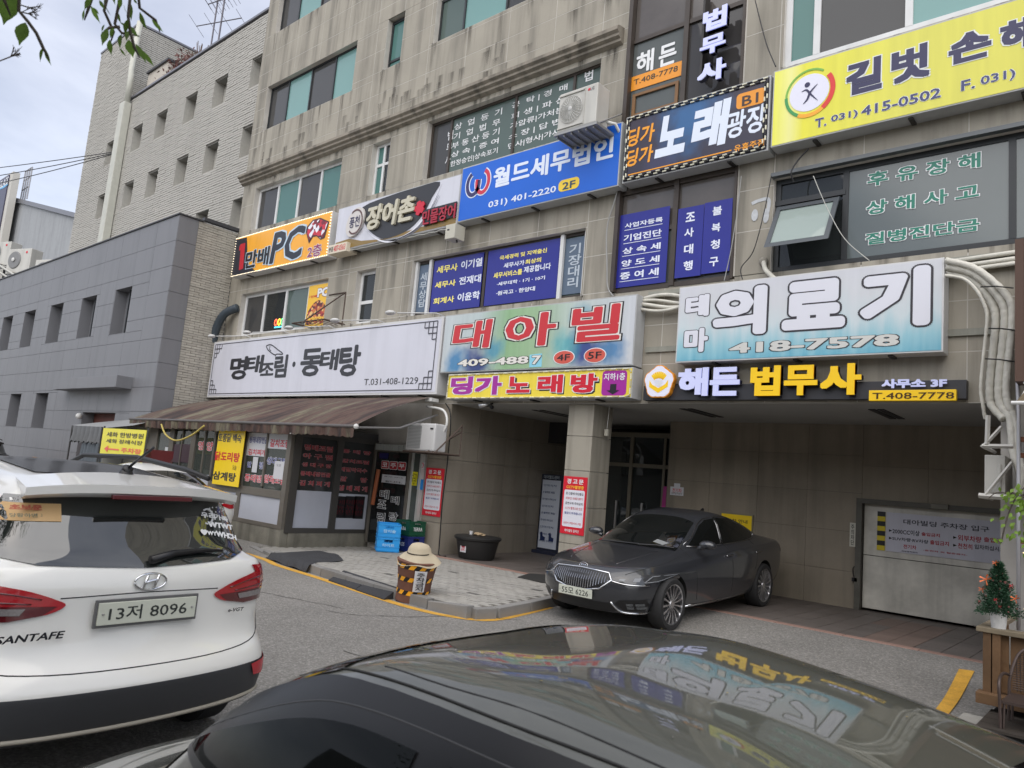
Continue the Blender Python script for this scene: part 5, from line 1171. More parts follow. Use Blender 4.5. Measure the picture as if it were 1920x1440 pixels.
# ================================================================ restaurant glass front with awning
SF_ = mat('weathered_shop_aluminium', (.155, .140, .118), .5, metal=.2, var=.15, vscale=3)
RGL = mat_glass('shop_window_glass', (.16, .19, .17), .35); LOWP = mat('milky_white_lower_panel', (.46, .48, .54), .25, var=.04)
rf = thing('restaurant_front', 'glazed aluminium restaurant front with red lettered windows under the brown awning', 'shopfront', (-16, 8.5, 0))
Y0 = 8.5; XR = -13.3
MB().box(-19.9, XR, Y0-.02, Y0+.14, 0, .36).box(XR-.14, XR+.02, Y0+.14, 10.68, 0, .30).build('base', mat('mossy_concrete_base', (.20, .19, .155), .9, var=.25, vscale=3, streak=.3, bump=.4), rf, fix=False)
MB().box(-19.9, XR-.02, Y0+.16, 10.65, .06, .12).box(-19.9, XR, Y0+.1, 10.68, 2.36, 2.50).build('roof', mat('dark_roof_sheet', (.06, .058, .055), .8), rf, fix=False)
MB().box(-19.9, -19.84, Y0+.1, 10.68, .1, 2.36).build('end_wall', DARKIN, rf, fix=False)
MB().box(-19.8, -13.6, 10.3, 10.4, .12, 2.36).build('inner_wall', mat('warm_inner_wall', (.16, .13, .10), .8), rf, fix=False)
fr = MB(); xsf = [(-19.9, -19.45), (-18.76, -18.52), (-17.6, -17.38), (-16.5, -16.42), (-15.2, -15.03), (-13.45, -13.3)]
for a, b in xsf: fr.box(a, b, Y0-.03, Y0+.08, .36, 2.36)
for a, b in ((-18.12, -18.07), (-16.98, -16.93)): fr.box(a, b, Y0-.02, Y0+.06, .36, 2.26)
fr.box(-14.26, -14.20, Y0-.025, Y0+.06, 1.16, 2.27); fr.box(-15.87, -15.82, Y0-.02, Y0+.06, .95, 2.27)
for (a, b) in zip(xsf[:-1], xsf[1:]): fr.box(a[1], b[0], Y0-.03, Y0+.08, 2.27, 2.36)
for (a, b) in ((-19.45, -18.76), (-16.42, -15.2), (-15.03, -13.45)): fr.box(a, b, Y0-.035, Y0+.07, .96, 1.12)
fr.box(-15.03, -13.45, Y0-.03, Y0+.07, .36, .44); fr.box(-16.42, -15.2, Y0-.03, Y0+.07, .36, .44)
fr.build('frame', SF_, rf, fix=False, bevel=.004)
gl = MB()
for a, b, z0, z1 in ((-19.45, -18.76, 1.12, 2.27), (-18.52, -18.12, .36, 2.27), (-18.07, -17.6, .36, 2.27), (-17.38, -16.98, 1.25, 2.27), (-16.93, -16.5, 1.25, 2.27), (-16.42, -15.87, 1.12, 2.27), (-15.82, -15.2, 1.12, 2.27), (-15.03, -14.26, 1.12, 2.27), (-14.2, -13.45, 1.12, 2.27)):
    MB().box(a, b, Y0+.01, Y0+.018, z0, z1).build('pane', RGL, rf, fix=False)
for a, b, z0, z1 in ((-15.03, -13.45, .44, .96), (-16.42, -15.2, .44, .96), (-17.38, -16.98, .4, 1.25), (-16.93, -16.5, .4, 1.25), (-18.5, -18.14, .4, 1.25), (-18.05, -17.62, .4, 1.25)):
    MB().box(a, b, Y0+.0, Y0+.02, z0, z1).build('lower_panel', LOWP, rf, fix=False)
# side wall with two sliding doors, facing +x
fs = MB()
for (a, b) in ((8.55, 8.72), (9.60, 9.76), (10.58, 10.68)): fs.box(XR-.06, XR+.03, a, b, .30, 2.36)
fs.box(XR-.06, XR+.025, 8.72, 9.60, 2.26, 2.36); fs.box(XR-.06, XR+.025, 9.76, 10.58, 2.26, 2.36); fs.box(XR-.06, XR+.028, 8.72, 9.60, .30, .40); fs.box(XR-.06, XR+.028, 9.76, 10.58, .30, .38)
fs.build('door_frame', mat('dark_shop_aluminium', (.07, .066, .06), .5, metal=.2), rf, fix=False)
d1 = MB().box(XR-.03, XR-.02, 8.72, 9.60, 1.16, 2.26).build('door', mat_glass('dark_door_film', (.085, .09, .09), .45), rf, fix=False)
MB().box(XR-.03, XR-.015, 8.72, 9.60, .40, 1.16).build('lower_panel', LOWP, d1, fix=False)
d2 = MB().box(XR-.03, XR-.02, 9.76, 10.58, 1.14, 2.26).build('door', mat_glass('dark_door_film', (.085, .09, .09), .45), rf, fix=False)
MB().box(XR-.03, XR-.015, 9.76, 10.58, .38, 1.14).build('lower_panel', LOWP, d2, fix=False)
RL = [(vinyl('dull_red_letter', (165, 50, 58)), .03), (vinyl('grey_edge', (185, 180, 180)), .055)]; sx = XR-.012
for t_, a_, b_ in (('명태조림', (8.8, 2.1), (9.5, 2)), ('아 구 찜', (8.79, 1.92), (9.52, 1.83)), ('생 대 구 탕', (8.79, 1.73), (9.52, 1.66)), ('동태내장전골', (8.78, 1.55), (9.52, 1.47)), ('김 치 찌 개', (8.79, 1.36), (9.53, 1.27)),
    ('동 태 탕', (9.75, 2.09), (10.53, 2.02)), ('갈치조림', (9.77, 1.88), (10.5, 1.81)), ('메밀막국수', (9.75, 1.7), (10.48, 1.62)), ('알      탕', (9.77, 1.5), (10.51, 1.41)), ('생 태 찌 개', (9.76, 1.31), (10.54, 1.21))):
    TX(rf, t_, a_, b_, sx, RL, thick=.002, hs=1.2)
for k, (a, b) in enumerate(((((9.73, 1.08)), ((10, 0.62))), (((9.98, 1.09)), ((10.27, 0.62))), (((10.23, 1.1)), ((10.5, 0.61))))):
    MB().box(XR-.013, XR-.008, a[0], b[0], b[1], a[1]).build('black_notice', BLACK, rf, fix=False)
    TX(rf, '메\n뉴\n판', (a[0]+.02, a[1]-.08), (b[0]-.02, b[1]+.08), XR-.006, [(vinyl('dark_red_print', (85, 22, 30)), .0)], thick=.002)
# stickers on the front windows
BL_ = [(vinyl('sticker_blue', (40, 50, 130)), .02), (WHITE, .06)]; RD_ = [(vinyl('sticker_red', (200, 40, 60)), .02), (WHITE, .06)]; WB = vinyl('white_film', (205, 206, 210))
gy = 8.50
rect(rf, 'white_film', (-15.036, 2.279), (-14.251, 1.777), gy, WB); rect(rf, 'white_film', (-14.216, 2.29), (-13.361, 1.962), gy, WB)
gy = 8.496
T(rf, '동태내장전골', (-14.961, 2.19), (-14.228, 2.051), gy, [(vinyl('sticker_blue', (40, 50, 130)), .02)]); T(rf, '김치찌개', (-14.949, 1.923), (-14.248, 1.795), gy, [(vinyl('sticker_red', (200, 40, 60)), .02)]); T(rf, '갈치조림', (-14.123, 2.16), (-13.392, 1.995), gy, [(vinyl('sticker_red', (200, 40, 60)), .03)])
T(rf, '알', (-14.928, 1.646), (-14.751, 1.521), gy, BL_); T(rf, '탕', (-14.431, 1.662), (-14.263, 1.513), gy, BL_); T(rf, '동태탕', (-14.958, 1.383), (-14.258, 1.225), gy, RD_)
T(rf, '생대구탕', (-14.163, 1.781), (-13.387, 1.63), gy, BL_); T(rf, '알태조림', (-14.173, 1.413), (-13.391, 1.242), gy, RD_)
rect(rf, 'paper_notice', (-13.841, 1.709), (-13.482, 1.346), gy-.006, WB); rect(rf, 'paper_strip', (-14.708, 1.756), (-14.508, 1.428), gy-.002, WB)
T(rf, '오픈', (-13.77, 1.652), (-13.586, 1.602), 8.49, BLACK)
T(rf, '영 양', (-17.258, 2.016), (-16.537, 1.807), gy, RD_); rect(rf, 'paper_notice', (-19.334, 1.715), (-18.967, 1.529), gy, WB); rect(rf, 'paper_strip', (-18.973, 1.809), (-18.718, 1.426), gy, WB)
for a, b in (((-18.517, 1.903), (-18.137, 1.456)), ((-18.073, 1.918), (-17.589, 1.474))):
    rect(rf, 'menu_board', a, b, gy, vinyl('dark_plum_board', (55, 20, 40)))
MB().tube(smooth_pts([((-13.219, 2.292)[0], 8.25, (-13.219, 2.292)[1]), ((-12.829, 2.277)[0], 8.25, (-12.829, 2.277)[1])], 3), .02, 6).build('lamp_arm', OFFWHITE, rf)
# yellow menu banner on the front
s = thing('menu_banner', 'tall yellow menu banner with black and red brush letters between restaurant windows', 'banner', (-15.5, 8.4, 1.1))
gy = 8.38
MB().box(-16.12, -14.97, 8.375, 8.385, 1.08, 2.36).build('sheet', vinyl('banner_yellow', (245, 210, 20), streak=.05), s, fix=False)
gy = 8.374
T(s, '토종닭 백숙', (-16.107, 2.221), (-15.089, 2.028), gy, [(vinyl('brush_ink', (40, 40, 46)), .03)]); T(s, '닭도리탕', (-16.147, 1.813), (-15.06, 1.604), gy, [(RED, .035)]); T(s, '삼계탕', (-16.119, 1.371), (-15.108, 1.178), gy, [(vinyl('brush_ink', (40, 40, 46)), .035)]); T(s, '오늘', (-15.312, 1.545), (-15.14, 1.437), gy, [(BLACK, .0)])
# black lettered door panel
s = thing('menu_door', 'black glass side door with white brush letters and three red squares', 'door', (-12.5, 10.6, .1))
gy = 10.55
MB().box(-13.14, -12.03, 10.56, 10.62, .14, 2.12).build('leaf', mat('black_door_glass', (.012, .014, .014), .08, spec=.6), s, fix=False)
MB().box(-13.2, -13.14, 10.53, 10.66, .12, 2.30).box(-12.03, -11.97, 10.53, 10.66, .12, 2.30).box(-13.14, -12.03, 10.53, 10.64, 2.12, 2.26).build('frame', SF_, s, fix=False)
for k in range(7): MB().box(-13.12+k*.157, -12.98+k*.157, 10.49, 10.53, 2.15, 2.28).build('glass_block', mat('glass_block', (.36, .38, .36), .3), s, fix=False)
a, b = (-12.938, 1.923), (-12.096, 1.744); w_ = (b[0]-a[0])/3
for k, ch in enumerate('코주부'):
    poly(s, 'red_square', rrect((a[0]+k*w_+.01, a[1]), (a[0]+(k+1)*w_-.01, b[1]), .03), gy, WHITE); poly(s, 'red_square', rrect((a[0]+k*w_+.02, a[1]-.01), (a[0]+(k+1)*w_-.02, b[1]+.01), .03), gy-.004, vinyl('stamp_red', (165, 30, 40)))
    T(s, ch, (a[0]+k*w_+.05, a[1]-.04), (a[0]+(k+1)*w_-.05, b[1]+.04), gy-.008, [(WHITE, .03)])
WL = [(vinyl('letter_black', (25, 25, 25)), .01), (WHITE, .05)]
for t_, a_, b_ in (('태', (-12.862, 1.27), (-12.574, 1.125)), ('조', (-12.906, 1.048), (-12.625, 0.91)), ('림', (-12.876, 0.775), (-12.619, 0.612)), ('태', (-12.477, 1.166), (-12.217, 1.034)), ('탕', (-12.482, 0.824), (-12.214, 0.686))): T(s, t_, a_, b_, gy, WL, hs=1.25)
rect(s, 'paper_notice', (-12.855, 1.625), (-12.076, 1.449), gy-.004, WB); T(s, '휴무 안내', (-12.785, 1.591), (-12.163, 1.575), gy-.01, BLACK); T(s, '쉽니다.', (-12.735, 1.504), (-12.178, 1.464), gy-.01, BLACK)
rect(s, 'blue_sticker', (-13.031, 2.091), (-12.724, 1.963), gy, vinyl('dark_blue_sticker', (35, 35, 90)))
MB().tube([(-12.95, 10.5, 1.72), (-13.0, 10.48, .95)], .045, 8).build('umbrella', mat('orange_brown', (.32, .09, .03), .5), s)
s = thing('side_glass_door', 'narrow clear glass door with stickers between black door and pillar', 'door', (-11.8, 10.6, .1))
MB().box(-11.95, -11.69, 10.6, 10.62, .14, 2.6).build('pane', mat_glass('green_tint_door', (.20, .24, .22), .4), s, fix=False)
MB().box(-11.70, -11.645, 10.56, 10.66, .12, 2.72).box(-11.96, -11.92, 10.56, 10.66, .12, 2.72).build('frame', mat('pale_frame', (.42, .42, .40), .5), s, fix=False)
gy = 10.59
rect(s, 'no_smoking_sticker', (-11.731, 1.942), (-11.583, 1.82), gy, WB); rect(s, 'yellow_sticker', (-11.984, 1.738), (-11.76, 1.452), gy, vinyl('sticker_yellow', (225, 215, 40))); rect(s, 'blue_sticker', (-11.742, 1.594), (-11.562, 1.38), gy, vinyl('sticker_cyan', (30, 130, 205)))
stroke(s, 'no_smoking_ring', circle((-11.658, 1.887)[0], (-11.658, 1.887)[1], .05), .014, gy-.004, RED, closed=True)
T(s, '주차금지', (-11.963, 1.711), (-11.776, 1.473), gy-.004, [(BLACK, 0)])
# awning
aw = thing('awning', 'old stained brown striped canvas awning over the restaurant front', 'awning', (-16, 9.5, 2.5))
def mat_awning():
    m = bpy.data.materials.new('stained_awning_canvas'); m.use_nodes = True; N, L = m.node_tree.nodes, m.node_tree.links; b = N['Principled BSDF']; b.inputs['Roughness'].default_value = .85
    g_ = N.new('ShaderNodeNewGeometry'); mp_ = N.new('ShaderNodeMapping'); mp_.inputs['Scale'].default_value = (2.6, .55, .55); mp_.inputs['Rotation'].default_value = (0, 0, .12)
    L.new(g_.outputs['Position'], mp_.inputs[0]); n = N.new('ShaderNodeTexNoise'); n.inputs['Scale'].default_value = 1.0; n.inputs['Detail'].default_value = 8; n.inputs['Roughness'].default_value = .7; L.new(mp_.outputs[0], n.inputs[0])
    r_ = N.new('ShaderNodeValToRGB'); cols = [(.34, (.020, .015, .014)), (.43, (.060, .034, .028)), (.49, (.105, .062, .048)), (.54, (.075, .058, .044)), (.60, (.165, .145, .095)), (.68, (.10, .085, .07))]
    while len(r_.color_ramp.elements) < len(cols): r_.color_ramp.elements.new(.5)
    for e, (p, c) in zip(r_.color_ramp.elements, cols): e.position = p; e.color = (*c, 1)
    L.new(n.outputs[0], r_.inputs[0]); L.new(r_.outputs[0], b.inputs['Base Color']); return m
AWM = mat_awning()
V, F_ = [], []; NX, NY = 90, 12
for i in range(NX+1):
    u = i/NX
    for j in range(NY+1):
        v = j/NY
        xb, xf = -20.9+9.55*u, -20.62+9.72*u
        x = xb+(xf-xb)*v; y = 10.42+(8.2-10.42)*v; z = 3.30+(2.47-3.30)*v+.10*math.sin(PI*v)*(.6+.4*math.sin(u*9))-.035*abs(math.sin(u*PI*7))*v-.12*max(0, .06-u)*6*(1-v)
        V.append((x, y, z))
for i in range(NX):
    for j in range(NY): a = i*(NY+1)+j; F_.append((a, a+NY+1, a+NY+2, a+1))
q = MB(); q.v = V; q.f = F_; q.mi = [0]*len(F_); q.build('canvas', AWM, aw, smooth=True)
V, F_ = [], []; NX = 180
for i in range(NX+1):
    x = -20.62+9.72*i/NX; sc_ = abs(math.sin(i*PI/3)); wv = .02*math.sin(i*.9)
    for z, dy in ((2.47, 0), (2.36, .01+wv), (2.28-.022*sc_, .02+wv*1.5)): V.append((x, 8.19+dy, z+.012*math.sin(i*.13)))
for i in range(NX):
    for j in range(2): a = i*3+j; F_.append((a, a+3, a+4, a+1))
q = MB(); q.v = V; q.f = F_; q.mi = [0]*len(F_); q.build('valance', AWM, aw, smooth=True)
MB().tube([(-20.65, 8.2, 2.475), (-10.88, 8.2, 2.455)], .03, 8).build('front_bar', mat('bar_brown_grey', (.10, .09, .085), .5), aw)
MB().tube([(-10.95, 8.25, 2.44), (-11.1, 9.4, 2.55), (-11.35, 10.6, 2.95)], .022, 6).tube([(-20.55, 8.25, 2.44), (-20.8, 10.6, 2.95)], .022, 6).tube([(-15.5, 8.25, 2.44), (-15.5, 10.6, 2.7)], .022, 6).build('arm', mat('arm_grey', (.2, .2, .2), .5), aw)
MB().sphere((-10.87, 8.2, 2.455), .05, 8).box(-11.45, -11.25, 10.3, 10.5, 3.2, 3.27).build('end_cap', OFFWHITE, aw)
MB().tube(smooth_pts([(-18.6, 8.15, 2.35), (-18.2, 8.12, 2.1), (-17.6, 8.12, 1.98), (-16.9, 8.12, 2.12), (-16.4, 8.15, 2.36)], 6), .022, 6).build('loop', mat('yellow_cord', (.45, .36, .09), .6), aw, smooth=True).name = 'yellow_cord'
# small condenser above the black door
ac = thing('air_conditioner', 'small white condenser on an iron bracket above the passage pillar banner', 'air conditioner', (-11, 10.4, 2.1))
x0, x1 = -11.62, -10.78; yf, yb, z0, z1 = 10.05, 10.38, 2.17, 2.72
MB().box(x0, x1, yf, yb, z0, z1).build('casing', mat('white_casing', (.60, .60, .60), .4, var=.04), ac, fix=False, bevel=.03)
mb = MB()
for k in range(16): mb.box(x0+.05, x0+.45, yf-.012, yf-.002, z0+.05+k*.029, z0+.065+k*.029)
mb.build('slat_grille', mat('slat_grey', (.33, .34, .34), .5), ac, fix=False)
MB().box(x0+.7, x0+.78, yf-.01, yf-.001, z1-.12, z1-.09).build('handle_recess', BLACK, ac, fix=False)
mb = MB()
for a, b in (((x0, yf-.05, z0-.03), (x1+.1, yf-.05, z0-.03)), ((x0, 10.69, z0-.03), (x1+.1, 10.69, z0-.03)), ((x1+.1, yf-.05, z0-.03), (x1+.1, 10.69, z0-.03)), ((x0, yf-.05, z0-.03), (x0, 10.69, z0-.03)), ((x1+.1, 10.69, z0-.03), (x1+.1, 10.69, z0+.6)), ((x1+.1, yf-.05, z0-.03), (x1+.1, 10.69, z0+.58)), ((x1-.15, yf-.05, z0-.03), (x1+.1, 10.69, z0+.45))): mb.tube([a, b], .018, 4)
mb.build('bracket', RUST, ac)
MB().tube(smooth_pts([(x1-.05, 10.3, z1-.2), (x1+.05, 10.3, z1+.05), (x1-.15, 10.35, z1+.3), (x1-.7, 10.4, z1+.38)], 6), .025, 8).build('pipe', OFFWHITE, ac, smooth=True)
s = thing('wall_cable', 'thin black cable hanging down the passage pillar to the ground', 'cable', (-11, 10.68, 0))
MB().tube(smooth_pts([(-11.2, 10.66, 3.2), (-10.95, 10.6, 2.9), (-10.98, 10.66, 2.0), (-11.02, 10.67, 1.2), (-10.98, 10.66, .35), (-10.9, 10.6, .14), (-10.7, 10.6, .14)], 6), .012, 6).build('cable', BLACK, s)
# cameras and sensor on the soffit
s = thing('security_camera', 'small silver bullet camera under the yellow karaoke strip', 'camera', (-9.9, 10.5, 3.1))
c = (-9.979, 3.141)
MB().tube([(c[0]-.06, 10.45, c[1]-.03), (c[0]+.1, 10.6, c[1]+.04)], .05, 10).build('barrel', STEEL, s, smooth=True); MB().tube([(c[0]+.05, 10.6, c[1]+.03), (c[0]+.1, 10.68, 3.2)], .02, 6).sphere((c[0]+.13, 10.62, 3.12), .045, 8).build('mount', BLACK, s)
s = thing('pull_cord_box', 'small cream switch box dangling on a cord beside the column', 'box', (-7.3, 11, 2.4))
c = (-7.383, 2.72); MB().box(c[0]-.035, c[0]+.035, 10.97, 11.03, c[1]-.06, c[1]+.06).build('body', mat('cream_plastic', (.5, .48, .40), .4), s, fix=False, bevel=.01); MB().tube([(c[0], 11, c[1]+.06), (c[0]+.02, 11, 3.2)], .006, 4).build('cord', OFFWHITE, s)
# crates
def crate(label, col_, x, y, z, w, d, h, rot, txt, holes=True, lit=WHITE, group='plastic bottle crates stacked by the door'):
    r = thing('bottle_crate', label, 'crate', (x, y, z), rot, group); m = mat('crate_%d_%d_%d' % tuple(int(c*1000) for c in col_), col_, .4, var=.05)
    mb = MB(); t = .015
    for (x0_, x1_, y0_, y1_) in ((-w/2, w/2, -d/2, -d/2+t), (-w/2, w/2, d/2-t, d/2), (-w/2, -w/2+t, -d/2+t, d/2-t), (w/2-t, w/2, -d/2+t, d/2-t)):
        L_ = x1_-x0_ > .1; c0, c1 = (x0_, x1_) if L_ else (y0_, y1_); m0, m1 = c0+(c1-c0)*.3, c0+(c1-c0)*.7
        for (a, b, za, zb) in ((c0, c1, 0, h*.68), (c0, m0, h*.68, h*.86), (m1, c1, h*.68, h*.86), (c0, c1, h*.86, h)):
            if L_: mb.box(a, b, y0_, y1_, za, zb)
            else: mb.box(x0_, x1_, a, b, za, zb)
        for zz in (.02, h*.33, h-.03):
            e = .008
            if L_: mb.box(x0_-e, x1_+e, y0_-e, y1_+e, zz, zz+.014)
            else: mb.box(x0_-e, x1_+e, y0_-e, y1_+e, zz, zz+.014)
    mb.box(-w/2+t, w/2-t, -d/2+t, d/2-t, 0, .012)
    for k in range(1, 5): mb.box(-w/2+t+(w-2*t)*k/5-.004, -w/2+t+(w-2*t)*k/5+.004, -d/2+t, d/2-t, .012, h*.75)
    for k in range(1, 4): mb.box(-w/2+t, w/2-t, -d/2+t+(d-2*t)*k/4-.004, -d/2+t+(d-2*t)*k/4+.004, .012, h*.749)
    mb.build('shell', m, r, fix=False, world_coords=False)
    letters(r, txt, (-w*.28, -d/2-.010, h*.36), (1, 0, 0), (0, 0, 1), (0, -1, 0), w*.56, h*.24, [(lit, .02)], world_coords=False)
    letters(r, txt, (w/2+.010, -d*.28, h*.36), (0, 1, 0), (0, 0, 1), (1, 0, 0), d*.56, h*.24, [(lit, .02)], world_coords=False)
    return r
SKY_ = (.02, .32, .76); cx, cy = -11.72, 9.93
crate('sky blue bottle crate, bottom of the stack by the door', SKY_, cx, cy, .13, .50, .44, .27, -.62, '하이트', lit=vinyl('crate_print', (170, 215, 240)))
crate('sky blue bottle crate, top of the stack by the door', SKY_, cx, cy, .405, .50, .44, .27, -.62, '참이슬', lit=vinyl('crate_print', (170, 215, 240)))
crate('navy blue beer crate under the green one', (.02, .03, .16), -11.62, 10.42, .13, .48, .40, .31, -.1, 'CASS')
crate('dark green beer crate on top of the navy crate', (.01, .075, .04), -11.62, 10.42, .445, .48, .40, .30, -.1, 'TERRA')
# tub with lid, cap bin
s = thing('black_tub', 'wide round black rubber tub with lid in the passage', 'tub', (-10.35, 11.1, .13))
TUBM = mat('black_tub_plastic', (.022, .022, .022), .5, var=.1)
MB().lathe([(0, 0), (.33, 0), (.36, .03), (.43, .36), (.46, .38), (.46, .40)], (0, 0, 0), 32).build('body', TUBM, s, smooth=True, auto=40, world_coords=False)
MB().lathe([(.47, .38), (.48, .42), (.45, .445), (.20, .455), (0, .455)], (0, 0, 0), 32).build('lid', TUBM, s, smooth=True, auto=40, world_coords=False)
letters(s, '사용\n금지', (-.05, -.402, .16), (1, 0, 0), (0, 0, 1), (0, -1, 0), .10, .10, [(RED, .02)], world_coords=False)
MB().obox((0, -.396, .21), (.15, 0, 0), (0, .01, 0), (0, 0, .15)).build('paper_label', WB, s, world_coords=False)
s = thing('crumpled_paper', 'crumpled tan paper and small white cup on the black tub lid', 'litter', (-10.35, 11.1, .585))
mb = MB(); bmx = bmesh.new(); bmesh.ops.create_icosphere(bmx, subdivisions=2, radius=1)
for v in bmx.verts: k = random.uniform(.7, 1.15); v.co = Vector((v.co.x*.14*k+.03, v.co.y*.10*k, v.co.z*.035*k+.03))
me = bpy.data.meshes.new('paper'); bmx.to_mesh(me); bmx.free(); me.materials.append(mat('tan_paper', (.48, .36, .22), .8)); o = bpy.data.objects.new('paper', me); COL.objects.link(o); o.parent = s
MB().lathe([(0, 0), (.03, 0), (.04, .07), (.0, .07)], (-.2, 0, 0), 12).build('cup', WHITE, s, world_coords=False)
# brown rubber no-parking bin with hazard tape and a straw hat
s = thing('parking_post_bin', 'leaning brown rubber parking post wrapped in yellow black hazard tape', 'bollard', (-7.72, 7.08, .0), .25)
s.rotation_euler = (.05, .09, .25)
RB = mat('brown_rubber', (.135, .058, .038), .7, var=.15, vscale=8)
prof = [(0, 0), (.20, 0), (.235, .02), (.225, .14), (.235, .30), (.27, .52), (.285, .56), (.27, .57), (0, .57)]
MB().lathe(prof, (0, 0, 0), 36).build('body', RB, s, smooth=True, auto=45, world_coords=False)
def rad_at(z):
    for (r0, z0_), (r1, z1_) in zip(prof[2:-2], prof[3:-2]):
        if z0_ <= z <= z1_: return r0+(r1-r0)*(z-z0_)/(z1_-z0_)
    return .235
HZY, HZB = vinyl('hazard_yellow', (235, 165, 30)), BLACK
for zc_ in (.15, .33, .50):
    mb = MB(); n = 22
    for k in range(n*2):
        a = 2*PI*k/(n*2); 
        def pt(aa, z): r = rad_at(z)+.004; return (r*math.cos(aa), r*math.sin(aa), z)
        sh_ = .16
        mb.add([pt(a, zc_-.03), pt(a+PI/n, zc_-.03), pt(a+PI/n+sh_, zc_+.03), pt(a+sh_, zc_+.03)], [(0, 1, 2, 3)], (k//2) % 2)
    mb.build('hazard_tape', [HZB, HZY], s, world_coords=False, fix=False)
a0 = -1.05; mb = MB()
for k in range(6):
    a, b = a0+k*.1, a0+(k+1)*.1; mb.add([(.262*math.cos(a), .262*math.sin(a), .19), (.262*math.cos(b), .262*math.sin(b), .19), (.285*math.cos(b), .285*math.sin(b), .47), (.285*math.cos(a), .285*math.sin(a), .47)], [(0, 1, 2, 3)])
mb.build('paper_notice', WB, s, world_coords=False, fix=False)
aa = a0+.3; letters(s, '주\n차\n금\n지', (.29*math.cos(aa)+.06*math.sin(aa), .29*math.sin(aa)-.06*math.cos(aa), .21), (-math.sin(aa), math.cos(aa), 0), (0, 0, 1), (math.cos(aa), math.sin(aa), 0), .12, .24, [(BLACK, .02)], world_coords=False, thick=.006)
h = thing('straw_hat', 'floppy pale cloth sun hat crowning the hazard taped post', 'hat', (-7.66, 7.07, .56), .3)
h.rotation_euler = (.12, .06, .3)
V, F_ = [], []; pr = [(.31, -.03), (.27, .015), (.22, .06), (.17, .10), (.155, .16), (.12, .205), (.06, .225), (.0, .228)]
for k in range(32):
    a = 2*PI*k/32
    for (r, z) in pr: V.append(((r*(1+.05*math.sin(a*3)))*math.cos(a), r*math.sin(a)*.92, z+(.02*math.sin(a*4) if r > .2 else 0)))
for k in range(32):
    for i in range(7): a, b = k*8+i, ((k+1) % 32)*8+i; F_.append((a, b, b+1, a+1))
q = MB(); q.v = V; q.f = F_; q.mi = [0]*len(F_); q.build('hat_body', mat('cream_straw', (.50, .43, .31), .85, bump=.4, bscale=120, var=.08), h, smooth=True, world_coords=False)
MB().lathe([(.168, .095), (.166, .112)], (0, 0, 0), 32).build('cord_band', mat('dark_cord', (.06, .05, .04), .8), h, world_coords=False)
# mats
def slab(name, label, cat, pts, z, m, t=.012, group=None):
    r = thing(name, label, cat, (pts[0][0], pts[0][1], z), 0, group); mb = MB(); n = len(pts); zz = [ (p[2] if len(p) > 2 else z) for p in pts]
    mb.add([(p[0], p[1], a+t) for p, a in zip(pts, zz)]+[(p[0], p[1], a) for p, a in zip(pts, zz)], [tuple(range(n)), tuple(range(2*n-1, n-1, -1))]+[(i, i+n, (i+1) % n+n, (i+1) % n) for i in range(n)]); mb.build('mat', m, r); return r
MATM = mat('charcoal_rubber_mat', (.035, .036, .04), .85, var=.15, bump=.5, bscale=90)
P_ = [(-11.94, 7.38), (-11.89, 7.63), (-12.27, 8.46), (-11.42, 8.43), (-10.63, 8.07), (-10.45, 7.74), (-10.52, 7.49), (-10.25, 7.13), (-10.7, 7.16)]
r = thing('floor_mat', 'crumpled charcoal rubber mat spilling over the kerb by the restaurant corner', 'mat', (-11.5, 7.6, .1))
bmx = bmesh.new(); bmx.faces.new([bmx.verts.new((p[0], p[1], 0)) for p in smooth_pts([(p[0], p[1]) for p in P_], 3, closed=True)])
for ax_ in (0, 1):
    for k in range(80):
        c_ = (-13.4+k*.05) if ax_ == 0 else (6.8+k*.05)
        bmesh.ops.bisect_plane(bmx, geom=bmx.verts[:]+bmx.edges[:]+bmx.faces[:], plane_co=(c_ if ax_ == 0 else 0, c_ if ax_ else 0, 0), plane_no=(1-ax_, ax_, 0))
for v in bmx.verts:
    w_ = max([walk_z(v.co.x+dx, v.co.y+dy) if inside((v.co.x+dx, v.co.y+dy), poly_w) else 0 for dx in (-.08, 0, .08) for dy in (-.14, -.07, 0, .07, .14)])
    v.co.z = max(w_, .005)+.016+.010*math.sin(v.co.x*9+v.co.y*4)
me = bpy.data.meshes.new('mat'); 
for v in bmx.verts: v.co -= Vector((-11.5, 7.6, .1))
for f in bmx.faces: f.smooth = True
bmx.to_mesh(me); bmx.free(); me.materials.append(MATM); o = bpy.data.objects.new('mat', me); COL.objects.link(o); o.parent = r
for (q4, lab) in (((( -9.55, 7.28), (-8.75, 7.16), (-8.68, 6.86), (-9.5, 6.98)), 'left black ramp plate against the kerb'), (((-8.72, 7.15), (-7.95, 7.03), (-7.9, 6.74), (-8.66, 6.85)), 'right black ramp plate against the kerb')):
    r = thing('kerb_ramp', lab, 'ramp', (q4[0][0], q4[0][1], 0), 0, 'black plates bridging the kerb'); mb = MB()
    hs_ = (.142, .142, .02, .02); mb.add([(p[0], p[1], h_) for p, h_ in zip(q4, hs_)]+[(p[0], p[1], 0.002) for p in q4], [(0,1,2,3),(7,6,5,4),(0,4,5,1),(1,5,6,2),(2,6,7,3),(3,7,4,0)]); mb.build('plate', MATM, r)
P_ = [(-8.21, 9.87), (-8.46, 10.46), (-8.26, 10.72), (-7.6, 9.88), (-7.67, 9.83)]
slab('manhole_cover', 'dark metal plate lying in the pavement near the sedan', 'cover', [(p[0], p[1]) for p in P_], .128, mat('dark_plate', (.05, .05, .048), .6, metal=.4), .012)
